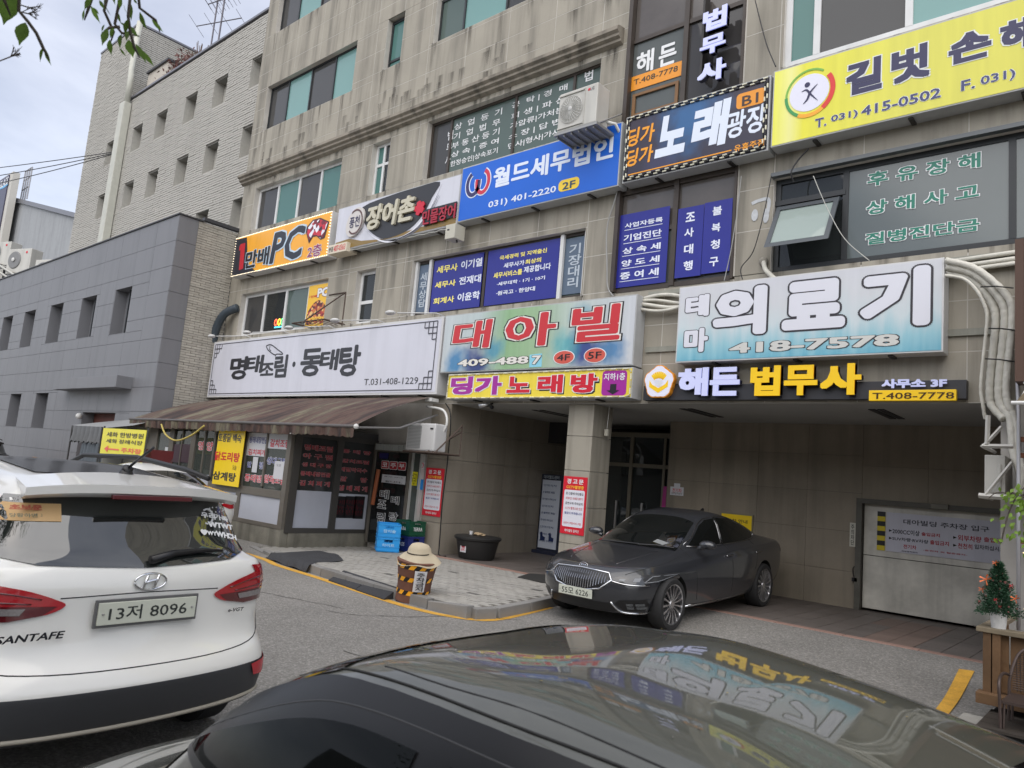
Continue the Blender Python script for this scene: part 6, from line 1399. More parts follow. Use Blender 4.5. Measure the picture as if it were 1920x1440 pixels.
# poster stand at the passage end
s = thing('poster_stand', 'tall dim poster stand at the far end of the passage', 'sign', (-10.8, 13.8, .13))
MB().box(-11.02, -10.36, 13.84, 13.90, .2, 1.95).box(-11.05, -10.33, 13.7, 14.0, .13, .2).build('frame', mat('navy_frame', (.02, .025, .05), .5), s, fix=False)
MB().box(-10.98, -10.45, 13.832, 13.84, .25, 1.82).build('poster', vinyl('grey_poster', (205, 212, 225)), s, fix=False)
T(s, '대아헬드센터', (-10.95, 1.93), (-10.5, 1.85), 13.83, [(LG, .01)])
for k in range(9): T(s, ('안마의자', '온열매트 체험', '대아빌딩 주차안내')[k % 3], (-10.95, 1.72-.16*k), (-10.55-.05*(k % 2), 1.67-.16*k), 13.829, [(vinyl('dim_print', (60, 80, 130)), .01)], res=1)
for x_ in (-10.85, -10.6): poly(s, 'chair_picture', [(x_-.07, .42), (x_+.06, .42), (x_+.07, .5), (x_, .52), (x_-.03, .62), (x_-.08, .6)], 13.829, vinyl('dim_navy', (40, 55, 100)))
# things in the entrance and garage
s = thing('magenta_panel', 'magenta standing panel beside the glass entrance', 'sign', (-8.0, 13.9, .2))
MB().add([(a[0], y_, a[1]) for y_ in (13.8, 13.83) for a in ((-7.767, 1.886), (-7.595, 1.898), (-7.567, 1.11), (-7.799, 1.086))], [(0,1,2,3),(7,6,5,4),(0,4,5,1),(1,5,6,2),(2,6,7,3),(3,7,4,0)]).build('board', vinyl('magenta_board', (175, 40, 130)), s)
s = thing('notice_sign', 'small white electric car notice on the garage back wall', 'sign', (-7.3, 13.39, 1.8))
a, b = (-7.376, 1.893), (-7.083, 1.726); rect(s, 'sheet', a, (b[0], b[1]-.0), 13.385, WB); rect(s, 'tab', (a[0]+.08, a[1]+.07), (b[0]-.08, a[1]), 13.384, WB)
T(s, '전기차', (a[0]+.05, a[1]-.03), (b[0]-.04, a[1]-.11), 13.38, [(RED, .01)]); T(s, '외부방치금지', (a[0]+.03, b[1]+.06), (b[0]-.03, b[1]+.02), 13.38, [(BLACK, .0)])
s = thing('notice_sign', 'yellow framed parking notice behind the dark sedan roof', 'sign', (-6, 13.39, 1.2))
a, b = (-6.278, 1.49), (-5.647, 1.162); MB().box(a[0], b[0], 13.37, 13.395, b[1]-.12, a[1]).build('plate', mat('bronze_edge', (.2, .17, .1), .5), s, fix=False); rect(s, 'face', (a[0]+.02, a[1]-.02), (b[0]-.02, b[1]-.1), 13.368, vinyl('sign_yellow', (235, 200, 20)))
T(s, '주차 안내', (a[0]+.14, a[1]-.10), (b[0]-.1, a[1]-.17), 13.364, [(BLACK, .01)])
gt = thing('garage_gate', 'dented steel garage lift gate bearing the parking rules board', 'gate', (-2.7, 13.5, .15))
GT = mat('dull_gate_steel', (.56, .54, .48), .5, metal=.0, var=.28, vscale=2.2, streak=.25, bump=.15, bscale=9)
MB().box(-3.76, -1.46, 13.45, 13.5, .17, 1.02).build('lower_panel', GT, gt, fix=False, bevel=.006); MB().box(-3.76, -1.46, 13.45, 13.5, 1.03, 1.87).build('upper_panel', GT, gt, fix=False, bevel=.006)
MB().box(-3.86, -3.77, 13.34, 13.52, .12, 1.95).box(-3.77, -1.46, 13.34, 13.42, 1.87, 1.95).build('frame', mat('grimy_frame', (.09, .085, .07), .6, var=.3), gt, fix=False)
s = thing('parking_rules_board', 'white parking rules board with yellow black edges on the steel gate', 'sign', (-2.5, 13.44, 1.1))
gy = 13.44
a, b = (-3.411, 1.723), (-1.689, 1.203); zt, zb_ = 1.76, 1.13
MB().box(a[0], -1.50, 13.435, 13.45, zb_, zt).build('board', vinyl('board_white', (190, 190, 200), streak=.1), s, fix=False)
for xx in (a[0]-.14, -1.50):
    mb = MB(); n = 8
    for k in range(n): mb.box(xx, xx+.12, 13.435, 13.45, zb_+(zt-zb_)*k/n, zb_+(zt-zb_)*(k+1)/n, k % 2)
    mb.build('hazard_edge', [vinyl('hazard_dull', (200, 180, 40)), BLACK], s, fix=False)
gy = 13.434
KB = [(vinyl('print_black', (50, 50, 58)), .02)]; KR = [(vinyl('print_crimson', (170, 35, 50)), .02)]
T(s, '대아빌딩 주차장 입구', (-3.16, 1.654), (-1.973, 1.606), gy, KB, hs=1.75)
for t_, a_, b_, m_ in (('2000CC이상', (-3.318, 1.493), (-2.919, 1.434), KB), ('출입금지', (-2.894, 1.482), (-2.633, 1.444), KR), ('외부차량', (-2.388, 1.494), (-2.075, 1.432), KR), ('출입금지', (-2.044, 1.501), (-1.743, 1.451), KR), ('SUV차량·RV차량', (-3.319, 1.365), (-2.794, 1.324), KB), ('출입금지', (-2.77, 1.372), (-2.508, 1.325), KR), ('천천히', (-2.387, 1.369), (-2.194, 1.313), KR), ('입차하십시오', (-2.164, 1.378), (-1.779, 1.329), KB), ('-운전자 외 탑승금지-', (-2.866, 1.22), (-2.258, 1.203), KR), ('전기차', (-3.153, 1.258), (-2.963, 1.213), KR), ('외부방치금지', (-3.179, 1.167), (-2.947, 1.151), KB)):
    T(s, t_, a_, b_, gy, m_, hs=1.45)
for a_ in ((-3.371, 1.464), (-3.369, 1.343), (-2.451, 1.458), (-2.45, 1.339)): poly(s, 'arrow_mark', [(a_[0], a_[1]+.022), (a_[0]+.05, a_[1]), (a_[0], a_[1]-.022)], gy, BLACK)
s = thing('wall_switch_strip', 'narrow white vertical notice with hanging cord left of the gate', 'sign', (-4, 13.39, 1.2))
a, b = (-3.964, 1.531), (-3.869, 1.135); rect(s, 'strip', a, b, 13.385, vinyl('dull_white', (190, 188, 175))); T(s, '주\n의\n차\n단', (a[0]+.02, a[1]-.03), (b[0]-.02, b[1]+.03), 13.38, BLACK, line=1.)
MB().tube(smooth_pts([(b[0], 13.37, b[1]), (b[0]+.06, 13.36, b[1]-.25), (b[0]-.02, 13.36, b[1]-.35), (b[0]+.0, 13.36, b[1]-.5)], 5), .008, 5).box(b[0]-.03, b[0]+.05, 13.34, 13.38, b[1]-.56, b[1]-.5).build('cord', BLACK, s)
s = thing('exit_lamp_box', 'small grimy light box above the gate', 'lamp', (-2.5, 13.35, 2)); a, b = (-2.742, 1.954), (-2.499, 1.871)
MB().box(a[0], b[0], 13.3, 13.38, b[1], a[1]-.0).build('body', mat('grimy_cream', (.16, .15, .12), .6, var=.2), s, fix=False, bevel=.01)
# ================================================================ canopy, banner and clutter left of the restaurant
s = thing('fabric_canopy', 'low grey fabric lean-to canopy with hanging curtain beside the annex', 'canopy', (-22, 8.2, 0))
GF_ = mat('grey_tarpaulin', (.13, .135, .14), .7, var=.2, vscale=2, bump=.3, bscale=12); GFL = mat('pale_tarpaulin', (.26, .265, .265), .6, var=.08)
a, b, c = (-23.498, 2.208), (-21.294, 2.162), (-18.836, 2.497)
xa_, xb_ = a[0], b[0]
q = MB(); q.add([(xa_, 7.8, a[1]), (xb_, 7.8, b[1]), (-19.6, 7.9, b[1]+.12), (-19.6, 8.85, 2.62), (xa_, 8.85, 2.45)], [(0, 1, 2, 3, 4)]); q.build('roof', GFL, s)
V, F_ = [], []
for i in range(41):
    x = xa_+(xb_-xa_)*i/40
    for j, z in enumerate((a[1]-.01, 1.95, 1.75)): V.append((x, 7.79+.04*math.sin(i*1.1)*j, z-.02*math.sin(i*2.2)*j))
for i in range(40):
    for j in range(2): k = i*3+j; F_.append((k, k+3, k+4, k+1))
q = MB(); q.v = V; q.f = F_; q.mi = [0]*len(F_); q.build('valance', GF_, s, smooth=True)
V, F_ = [], []
for i in range(31):
    x = xa_+(xb_-xa_)*(.35+.65*i/30)
    for j, z in enumerate((1.75, .1)): V.append((x-.35*j*(1-i/30), 7.86+.05*math.sin(i*1.5), z))
for i in range(30): F_.append((2*i, 2*i+2, 2*i+3, 2*i+1))
q = MB(); q.v = V; q.f = F_; q.mi = [0]*len(F_); q.build('curtain', mat('blue_grey_curtain', (.11, .13, .15), .6), s, smooth=True)
mb = MB()
for x in (xa_+.02, xb_, -19.7): mb.tube([(x, 7.8, 0), (x, 7.8, 2.2)], .025, 6)
mb.build('pole', mat('dark_pole', (.05, .05, .05), .5), s)
MB().box(xa_, -19.7, 8.7, 8.75, 0, 2.3).build('back_sheet', mat('beige_backing', (.28, .27, .23), .8), s, fix=False)
s = thing('hospital_banner', 'yellow parking banner with black lettering and a pink arrow', 'banner', (-19, 7.3, 1.5))
a, b, c, d = (-19.828, 2.165), (-17.347, 2.122), (-17.259, 1.53), (-19.71, 1.448)
MB().box(a[0], b[0], 7.29, 7.3, (c[1]+d[1])/2, (a[1]+b[1])/2).build('sheet', vinyl('lemon_banner', (232, 222, 60)), s, fix=False)
gy = 7.285
T(s, '세화 한방병원', (-19.555, 2.039), (-17.439, 1.957), gy, [(vinyl('banner_ink', (70, 62, 40)), .02)], hs=1.45); T(s, '세화 장례식장', (-19.526, 1.875), (-17.439, 1.805), gy, [(vinyl('banner_ink', (70, 62, 40)), .02)], hs=1.45); T(s, '주차장', (-18.567, 1.686), (-17.448, 1.605), gy, [(vinyl('banner_pink', (230, 95, 80)), .03)], hs=1.45)
aw1 = (-19.45, 1.642); aw2 = (-18.696, 1.641); stroke(s, 'arrow_shaft', [aw1, aw2], .035, gy, vinyl('banner_pink', (230, 95, 80))); poly(s, 'arrow_head', [(aw1[0]-.12, aw1[1]), (aw1[0]+.1, aw1[1]+.08), (aw1[0]+.1, aw1[1]-.08)], gy-.004, vinyl('banner_pink', (230, 95, 80)))
mb = MB().tube([(a[0]-.02, 7.32, .0), (a[0]-.02, 7.32, a[1]+.03)], .02, 6).tube([(b[0]+.02, 7.32, 0), (b[0]+.02, 7.32, a[1]+.03)], .02, 6); mb.build('post', mat('dark_pole', (.05,)*3, .5), s)
s = thing('red_lid_bin', 'cream cabinet with a dark red sloped lid left of the restaurant', 'bin', (-17.6, 7.8, 0))
a = (-18.258, 1.755); b = (-17.627, 1.508)
MB().box(a[0]-.1, b[0], 7.6, 8.1, .2, 1.35).build('body', mat('cream_paint', (.42, .41, .35), .6), s, fix=False, bevel=.01); MB().prism([(a[0]-.12, 1.35), (b[0]+.02, 1.35), (b[0]+.02, 1.72), (a[0]+.15, 1.72)], 7.58, 8.1).build('lid', mat('maroon_lid', (.13, .02, .022), .5), s)
MB().box(a[0]-.1, a[0]-.05, 7.62, 8.05, 0, .2).box(b[0]-.08, b[0]-.03, 7.62, 8.05, 0, .2).build('leg', DARKM, s, fix=False)
s = thing('barrier_board', 'small orange yellow barrier board standing far left by the annex wall', 'barrier', (-27.6, 8.4, 0))
MB().box(-28.4, -26.9, 8.38, 8.44, .35, 1.12).build('board', vinyl('barrier_orange', (235, 160, 25)), s, fix=False); MB().box(-28.2, -27.1, 8.37, 8.38, .75, .95).build('stripe', mat('barrier_brown', (.2, .1, .02), .6), s, fix=False); MB().box(-28.3, -28.24, 8.3, 8.5, 0, .35).box(-27.06, -27.0, 8.3, 8.5, 0, .35).build('leg', DARKM, s, fix=False)
s = thing('annex_lamp', 'small white dome lamp beside the annex doorway', 'lamp', (-26.3, 8.85, 2.6)); c = (-26.137, 2.567); MB().sphere((c[0], 8.82, c[1]), .1, 10).build('dome', OFFWHITE, s, smooth=True)
# rooftop condensers on the far left platform
def condenser(x, y, z, label, sc=1.):
    r = thing('rooftop_condenser', label, 'air conditioner', (x, y, z), .35, 'rooftop condensers beyond the annex'); w, d, h = 2.2*sc, .8*sc, 1.7*sc
    MB().box(-w/2, w/2, -d/2, d/2, 0, h).build('casing', ACW, r, fix=False, bevel=.03, world_coords=False)
    q = MB().lathe([(0.0, 0), (.55*sc, 0), (.6*sc, .04)], (-w*.18, -d/2-.05, h*.55), 24, 'y'); q.build('fan_grille', mat('fan_grey', (.2, .2, .2), .5), r, world_coords=False)
    MB().sphere((-w*.18, -d/2-.1, h*.55), .14*sc, 8, sc=(1, .4, 1)).build('fan_hub', OFFWHITE, r, world_coords=False)
    MB().sphere((w*.3, -d/2-.01, h*.85), .09*sc, 8, sc=(1, .2, 1)).build('emblem', RED, r, world_coords=False)
    q = MB()
    for i in range(6):
        for j in range(3): q.box(-w/2-.012, -w/2, -d*.35+j*d*.25, -d*.18+j*d*.25, h*.15+i*h*.12, h*.22+i*h*.12)
    q.build('side_grille', BLACK, r, fix=False, world_coords=False); return r
condenser(-48.2, 12.2, 10.75, 'rooftop condenser farthest left above the annex roof', .85); condenser(-44.5, 12.6, 9.75, 'rooftop condenser nearest the pale brick tower', .85); condenser(-51.6, 12.0, 11.6, 'rooftop condenser cut by the left picture edge', .85)
s = thing('condenser_platform', 'cream steel platform carrying the rooftop condensers', 'platform', (-48, 12, 10))
q = MB(); 
for dz in (0, -.35): q.tube([(-56, 11.5, 13.1+dz), (-42.5, 11.5, 9.15+dz)], .07, 5)
for k in range(14): x = -56+k; q.tube([(x, 11.5, 13.1-(x+56)*.2926), (x, 13.5, 13.1-(x+56)*.2926)], .05, 4)
for x in (-55, -49, -44): q.tube([(x, 12.6, 0), (x, 12.6, 12.8-(x+56)*.2926)], .1, 6)
q.build('frame', mat('cream_steel', (.42, .41, .37), .5), s)
# overhead wires to the brick tower
for k, (z0_, z1_, sag) in enumerate(((11.4, 13.7, .3), (10.4, 13.6, .5), (9.6, 13.5, .7))):
    s = thing('overhead_wire', ('highest', 'middle', 'lowest')[k]+' of three overhead wires reaching the brick tower corner', 'wire', (-50, 8, 12), 0, 'overhead wires at the left')
    P_ = [(-70+(70-38.6-.3*k)*t, 4+(12.9-4)*t, (17.6-.9*k)+((16.15)-(17.6-.9*k))*t-sag*4*t*(1-t)) for t in [i/20 for i in range(21)]]
    MB().tube(P_, .022, 5).build('wire', BLACK, s)
# ================================================================ cables, pipes and condenser at the right
PIPE = mat('taped_white_pipe', (.62, .60, .53), .65, var=.15, vscale=6, bump=.5, bscale=35)
pb = thing('pipe_bundle', 'bundle of taped white refrigerant pipes curving down right of the sky blue sign', 'pipes', (-1.5, 10.5, 4))
base = [(-2.011, 4.883), (-1.763, 4.787), (-1.584, 4.6), (-1.463, 4.387), (-1.433, 4.204), (-1.454, 3.883), (-1.48, 3.582), (-1.494, 3.317), (-1.474, 3.142)]
for k, (off, r_) in enumerate((((-.05, -.04), .046), ((.05, .04), .048), ((.13, .11), .042), ((-.12, -.10), .020))):
    P_ = [(p[0]+off[0]*min(1, i/3), 10.5-.05*k, p[1]+off[1]*(1-min(1, i/4))) for i, p in enumerate(base)]
    P_.append((P_[-1][0]+.14-.04*k, 10.4, P_[-1][2]-.18)); 
    if k in (1, 2): P_ += [(P_[-1][0]+.05, 10.3, 2.55), (P_[-1][0]+.16, 10.1, 2.25), (P_[-1][0]+.10, 10.05, 2.08)]
    PP = smooth_pts(P_, 8)
    MB().tube(PP, [r_*(1+.06*math.sin(i*1.7+k)) for i in range(len(PP))], 8).build('pipe', PIPE, pb, smooth=True)
q = MB()
for (u_) in (((-1.455, 4.052)), ((-1.491, 3.68)), ((-1.509, 4.579))): q.tube([(u_[0]-.12, 10.38, u_[1]+.02), (u_[0]+.05, 10.30, u_[1]-.01), (u_[0]+.22, 10.38, u_[1]-.03)], .008, 4)
q.build('wire_tie', BLACK, pb)
pb = thing('pipe_bundle', 'horizontal white pipes running along the wall between the two big signs', 'pipes', (-6.2, 10.6, 4.9))
for k, z in enumerate((4.98, 4.90, 4.84, 4.79)):
    P_ = [(-6.6+.72*t, 10.62-.02*k, z+.05*math.sin(t*3+k)-.02*t) for t in [i/8 for i in range(10)]]
    MB().tube(P_, .032-.006*(k % 2), 7).build('pipe', PIPE, pb, smooth=True)
pb = thing('pipe_bundle', 'white pipes leaving the right edge of the sky blue sign along the wall', 'pipes', (-1.6, 10.6, 5.0))
for k, z in enumerate((5.06, 4.98, 4.92)): MB().tube([(-2.1, 10.6, z-.03), (-1.1, 10.6, z+.01)], .03, 7).build('pipe', PIPE, pb, smooth=True)
pb = thing('pipe_stub', 'short taped pipe bending out of the wall under the open sash', 'pipe', (-4.6, 10.6, 5.2))
P_ = smooth_pts([((-4.519, 5.382)[0], 10.7, (-4.519, 5.382)[1]), ((-4.464, 5.312)[0], 10.55, (-4.464, 5.312)[1]), ((-4.402, 5.181)[0], 10.5, (-4.402, 5.181)[1]), ((-4.221, 5.048)[0], 10.45, (-4.221, 5.048)[1]-.05)], 6)
MB().tube(P_, .035, 8).build('pipe', PIPE, pb, smooth=True); MB().sphere((P_[0][0], 10.66, P_[0][2]), .075, 8).build('mortar_blob', mat('mortar', (.3, .28, .24), .9, bump=.5), pb, smooth=True)
def wire(label, pts, r=.008, m=BLACK, group='loose wires on the granite front'):
    s_ = thing('loose_wire', label, 'wire', (pts[0][0], pts[0][1], pts[0][2]), 0, group); MB().tube(smooth_pts(pts, 8), r, 5).build('wire', m, s_, smooth=True)
GW = mat('grey_wire', (.32, .32, .31), .5)
def w3(p, y): return (p[0], y, p[1])
wire('grey wire looping left of the blue film panels in the bay', [w3((-7.189, 7.301), 10.6), w3((-7.283, 6.897), 10.6), w3((-7.414, 6.359), 10.6), w3((-7.355, 5.655), 10.6), w3((-7.307, 5.265), 10.6), w3((-7.182, 5.089), 10.6)], .014, GW)
wire('thin grey wire hanging right of the bay panels', [w3((-4.916, 6.818), 10.6), w3((-4.96, 6.206), 10.6), w3((-5.029, 5.603), 10.6), w3((-5.116, 5.127), 10.6)], .008, GW)
wire('dark wire crossing the bare granite beside the open sash', [w3((-4.429, 6.714), 10.6), w3((-4.521, 6.129), 10.6), w3((-4.661, 5.551), 10.6), w3((-4.842, 5.312), 10.6), w3((-4.813, 5.116), 10.6)], .008, BLACK)
wire('pale wire slanting across the black framed window', [w3((-3.684, 6.442), 10.3), w3((-3.479, 5.932), 10.3), w3((-3.223, 5.431), 10.3), w3((-2.896, 5.077), 10.3)], .006, mat('pale_wire', (.5, .5, .46), .5))
wire('dark wire dropping from above beside the stacked letters', [w3((-4.829, 9.807), 10.6), w3((-4.706, 9.333), 10.6), w3((-4.587, 8.912), 10.6), w3((-4.392, 8.454), 10.5)], .009, BLACK)
wire('black and cream wires bunched under the yellow sign', [w3((-3.833, 6.977), 10.5), w3((-3.986, 6.833), 10.5), w3((-4.064, 6.647), 10.45), w3((-4.037, 6.484), 10.5)], .012, BLACK)
s = thing('paint_mark', 'peeling white paint scrawl on the granite left of the open sash', 'paint mark', (-4.8, 10.7, 5.9))
PM = mat('old_white_paint', (.52, .54, .56), .8, var=.15, vscale=20)
gy = 10.695
mb = MB(); stroke(None, '', smooth_pts([(-4.763, 6.363), (-4.655, 6.392), (-4.5, 6.387), (-4.493, 6.228), (-4.533, 6.066)], 5), .055, gy, None, mb=mb); mb.build('scrawl', PM, s, fix=False); poly(s, 'blob', circle((-4.705, 6.164)[0], (-4.705, 6.164)[1], .055, .10, 10), gy-.003, PM); poly(s, 'blob', circle((-4.524, 6.125)[0], (-4.524, 6.125)[1], .05, .12, 10), gy-.004, PM)
# right hand condenser on a white steel bracket
ac = thing('air_conditioner', 'white condenser in a white steel cradle hanging at the right edge of the garage', 'air conditioner', (-1.4, 10.2, 2))
WS = mat('white_steel_angle', (.55, .54, .50), .5, var=.1)
gyy = 10.0
a, b = (-1.513, 2.502), (-1.33, 2.066)
MB().box(a[0], b[0]+.02, 9.95, 10.5, b[1], a[1]).build('casing', ACW, ac, fix=False, bevel=.015); MB().box(a[0]+.13, b[0]-.02, 9.93, 9.95, b[1]+.02, a[1]-.1).build('service_cover', ACW, ac, fix=False, bevel=.008)
q = MB(); 
for (u1, u2, w_) in (((-1.555, 2.032), (-1.286, 2.031), .03), ((-1.526, 2.594), (-1.229, 2.599), .025), ((-1.493, 2.036), (-1.237, 2.424), .02), ((-1.506, 2.599), (-1.337, 2.819), .02), ((-1.468, 2.946), (-1.477, 2.615), .025)):
    q.tube([(u1[0], 9.88, u1[1]), (u2[0], 9.88, u2[1])], w_, 4)
for (u1) in ((-1.539, 2.027), (-1.52, 2.594)): q.tube([(u1[0], 9.88, u1[1]), (u1[0], 10.7, u1[1])], .025, 4)
q.build('bracket', WS, ac)
s = thing('conduit', 'long thin grey conduit pipe running down to the deck', 'pipe', (-1.2, 8.9, 1))
MB().tube([(-1.16, 9.6, 3.4), (-1.14, 9.55, 2.9), (-1.10, 9.2, 2.0), (-1.10, 9.2, .7)], .018, 7).build('conduit', mat('grey_conduit', (.36, .36, .38), .4), s, smooth=True)
# neighbour: brown timber building, awning, deck
WOOD = mat('weathered_deck_wood', (.145, .080, .036), .75, var=.22, vscale=5, streak=.2, rnd=.15, bump=.3, bscale=30)
BWD = mat('dark_brown_siding', (.052, .032, .022), .7, var=.25, vscale=4, rnd=.15); REDW = mat('red_brown_timber', (.17, .06, .025), .6, var=.2)
nb = thing('timber_building', 'dark brown timber clad neighbour building at the right edge', 'building', (0, 9.8, 0))
for k in range(9): MB().box(-1.13, 3.0, 9.42-.008*(k % 2), 9.62, 3.30+k*.165, 3.455+k*.165).build('siding_board', BWD, nb, fix=False)
MB().box(-1.15, -1.07, 9.36, 9.66, 3.25, 4.82).build('corner_board', mat('reddish_trim', (.085, .045, .03), .6), nb, fix=False)
MB().box(-1.05, 3.0, 9.62, 10.6, .0, 4.8).build('body', mat('deep_brown_wall', (.045, .025, .018), .8), nb, fix=False)
for x in (-1.04, -.80, -.5): MB().box(x, x+.09, 9.5, 9.60, .4, 3.25).build('post', REDW, nb, fix=False)
for z in (1.55, 2.45, 2.62): MB().box(-1.13, 1.5, 9.48, 9.56, z, z+.05).build('rail', REDW, nb, fix=False)
na = thing('small_awning', 'olive brown canvas awning with white rail on the timber neighbour', 'awning', (-1, 9, 3))
q = MB(); q.add([(-1.02, 9.42, 3.22), (.6, 9.42, 3.22), (.6, 8.7, 2.94), (-1.06, 8.7, 2.94)], [(0, 1, 2, 3)]); q.build('canvas', mat('olive_canvas', (.12, .09, .05), .8), na)
MB().tube([(-1.10, 8.7, 2.93), (.6, 8.7, 2.93)], .02, 6).tube([(-1.08, 9.4, 3.24), (.6, 9.4, 3.24)], .015, 6).build('rail', OFFWHITE, na); MB().tube([(-1.04, 8.72, 2.93), (-1.04, 9.42, 3.2)], .015, 6).build('rail', OFFWHITE, na)
dk = thing('wooden_deck', 'weathered raised wooden terrace with plank railing at the right', 'deck', (-.5, 8.2, 0))
dx0 = -1.20; dy = 7.9
for k in range(9): MB().box(dx0+.04+k*.155, dx0+.185+k*.155, dy+.02, dy+.05, .30, .78).build('railing_board', WOOD, dk, fix=False, bevel=.004)
MB().box(dx0-.05, 1.5, dy-.05, dy+.12, .79, .83).build('cap_rail', mat('grey_weathered_rail', (.185, .15, .10), .8, var=.2), dk, fix=False, bevel=.006)
for x in (dx0, dx0+.07): MB().box(x, x+.06, dy-.03, dy+.02, .28, .79).build('post', WOOD, dk, fix=False)
MB().box(dx0-.04, 1.5, dy-.12, dy+.05, .20, .29).build('bottom_rail', WOOD, dk, fix=False, bevel=.006)
for k in range(7): MB().box(dx0, dx0+.03, dy+.15+k*.155, dy+.29+k*.155, .28, .79).build('railing_board', WOOD, dk, fix=False)
MB().box(dx0-.05, dx0+.08, dy+.12, 9.4, .79, .83).build('cap_rail', mat('grey_weathered_rail', (.23, .19, .13), .8), dk, fix=False, bevel=.006)
for k in range(11): MB().box(dx0, 1.5, dy-.0+k*.14, dy+.13+k*.14, .255, .275).build('deck_board', WOOD, dk, fix=False)
for k in range(4): MB().box(dx0+.06, 1.5, 7.16+k*.19, 7.34+k*.19, .13, .15).build('deck_board', mat('shaded_deck_board', (.035, .028, .022), .7), dk, fix=False)  # boards coloured near black to stand in for shadow below the railing
MB().box(dx0+.06, 1.5, 7.2, 9.3, .0, .125).build('skirt', mat('black_void', (.012, .011, .01), .9), dk, fix=False)  # black block stands in for the unlit gap below the rail
MB().box(dx0-.12, dx0+.05, 7.2, 7.75, 0, .10).build('plinth', CONC, dk, fix=False)
# lights on a string
q = MB()
for k in range(16): q.sphere((-.96+random.uniform(-.03, .03), 8.6, .95+k*.035+random.uniform(-.02, .02)), .007, 5)
st = thing('fairy_lights', 'string of tiny warm fairy lights hanging beside the Christmas tree', 'lights', (-1.1, 8.6, 1)); q.build('bulbs', mat('fairy_glow', (1, .72, .35), .3, emis=.9), st, fix=False, kind='stuff')
# Christmas tree in a white pot
ct = thing('christmas_tree', 'small decorated Christmas tree with orange bows in a white pot', 'tree', (-1.10, 7.98, .83)); ct.scale = (.66, .66, .66)
MB().lathe([(0, 0), (.085, 0), (.105, .20), (.09, .20), (.0, .17)], (0, 0, 0), 20).build('pot', mat('white_marble_pot', (.58, .58, .57), .4, var=.15, vscale=14, speck=.1), ct, smooth=True, auto=50, world_coords=False)
rg = np.random.default_rng(5); V, F_ = [], []
for k in range(6500):
    t = rg.uniform(0, 1)**1.15; h_ = .20+.66*t; R_ = .235*(1-t)**.85+.02; a = rg.uniform(0, 2*PI); rr = R_*(rg.uniform(.25, 1.0))*(1+.25*math.sin(a*5+t*14)); c = np.array([rr*math.cos(a), rr*math.sin(a), h_-rr*.15])
    d = np.array([math.cos(a), math.sin(a), .35])+rg.normal(0, .5, 3); d /= np.linalg.norm(d); e = np.cross(d, rg.normal(0, 1, 3)); e /= np.linalg.norm(e); L_ = rg.uniform(.025, .055); n = len(V)
    V += [tuple(c-e*.007), tuple(c+e*.007), tuple(c+d*L_)]; F_.append((n, n+1, n+2))
q = MB(); q.v = V; q.f = F_; q.mi = [0]*len(F_); q.build('needles', mat('dark_fir_needles', (.022, .075, .035), .6, rnd=.2, var=.3, vscale=25), ct, fix=False, world_coords=False)
MB().tube([(0, 0, .15), (0, 0, .88)], .012, 6).build('trunk', mat('twig_brown', (.12, .08, .06), .9), ct, world_coords=False)
BOW = mat('orange_ribbon', (.68, .16, .05), .45); RBN = mat('red_ribbon', (.55, .05, .06), .45)
for (x, y, z, s_, m_) in ((-.13, -.12, .62, .12, BOW), (-.18, -.05, .48, .07, BOW), (-.03, -.05, .85, .06, BOW), (.16, -.08, .58, .05, RBN), (.20, -.1, .42, .09, BOW), (-.20, -.08, .32, .03, RBN), (.05, -.2, .3, .03, RBN), (.0, -.2, .38, .04, RBN)):
    q = MB(); s_ *= .62
    for a in (.4, 1.25, 2.7, 3.6, 5.0):
        d = Vector((math.cos(a), -.25, math.sin(a))); n_ = Vector((-math.sin(a), 0, math.cos(a)))*s_*.14
        c = Vector((x, y, z)); q.add([c-n_*.5, c+n_*.5, c+d*s_+n_+Vector((0, -.02, 0)), c+d*s_-n_], [(0, 1, 2, 3)])
    q.sphere((x, y-.01, z), s_*.16, 6); q.build('bow', m_, ct, world_coords=False)
q = MB()
for k in range(22): a = rg.uniform(PI, 2*PI); t = rg.uniform(0, .9); R_ = .23*(1-t)**.85+.02; q.sphere((R_*math.cos(a), R_*math.sin(a), .22+.6*t), rg.uniform(.008, .016), 6)
q.build('berries', mat('pine_cone_brown', (.15, .06, .05), .6), ct, world_coords=False)
# bistro chair
ch = thing('patio_chair', 'brown woven metal patio chair on the wooden deck', 'chair', (-.76, 7.60, .0), .0); ch.scale = (.85, .85, .85)
BRM = mat('bronze_chair_metal', (.085, .062, .055), .45, metal=.5)
q = MB(); q.tube(smooth_pts([(-.26, .0, 0), (-.25, .0, .40), (-.24, .02, .60), (-.17, .10, .82), (-.0, .14, .90), (.17, .10, .82), (.24, .02, .60), (.25, 0, .40), (.26, .0, 0)], 6), .014, 7)
q.build('back_frame', BRM, ch, smooth=True, world_coords=False)
q = MB()
for s_ in (-1, 1): q.tube(smooth_pts([(s_*.26, -.42, 0), (s_*.27, -.40, .35), (s_*.28, -.38, .58), (s_*.28, -.15, .63), (s_*.25, .02, .60)], 6), .014, 7)
q.build('arm', BRM, ch, smooth=True, world_coords=False)
q = MB()
for i in range(15):
    x = -.20+.4*i/14
    top = .88-.9*x*x*2.2
    q.tube([(x, .02+.10*1, .44), (x, .06+.10*(1-abs(x)/.26), top-.02)], .0045, 4)
for k in range(20):
    z = .46+.021*k; hw = .235 if z < .62 else max(.03, .235*math.sqrt(max(0, 1-((z-.62)/.28)**2)))
    q.tube([(-hw, .10, z), (0, .145, z), (hw, .10, z)], .0045, 4)
q.build('woven_back', BRM, ch, world_coords=False)
q = MB().prism([(-.26, -.40), (.26, -.40), (.25, .10), (-.25, .10)], .40, .425, 'xy'); q.build('seat', BRM, ch, world_coords=False)
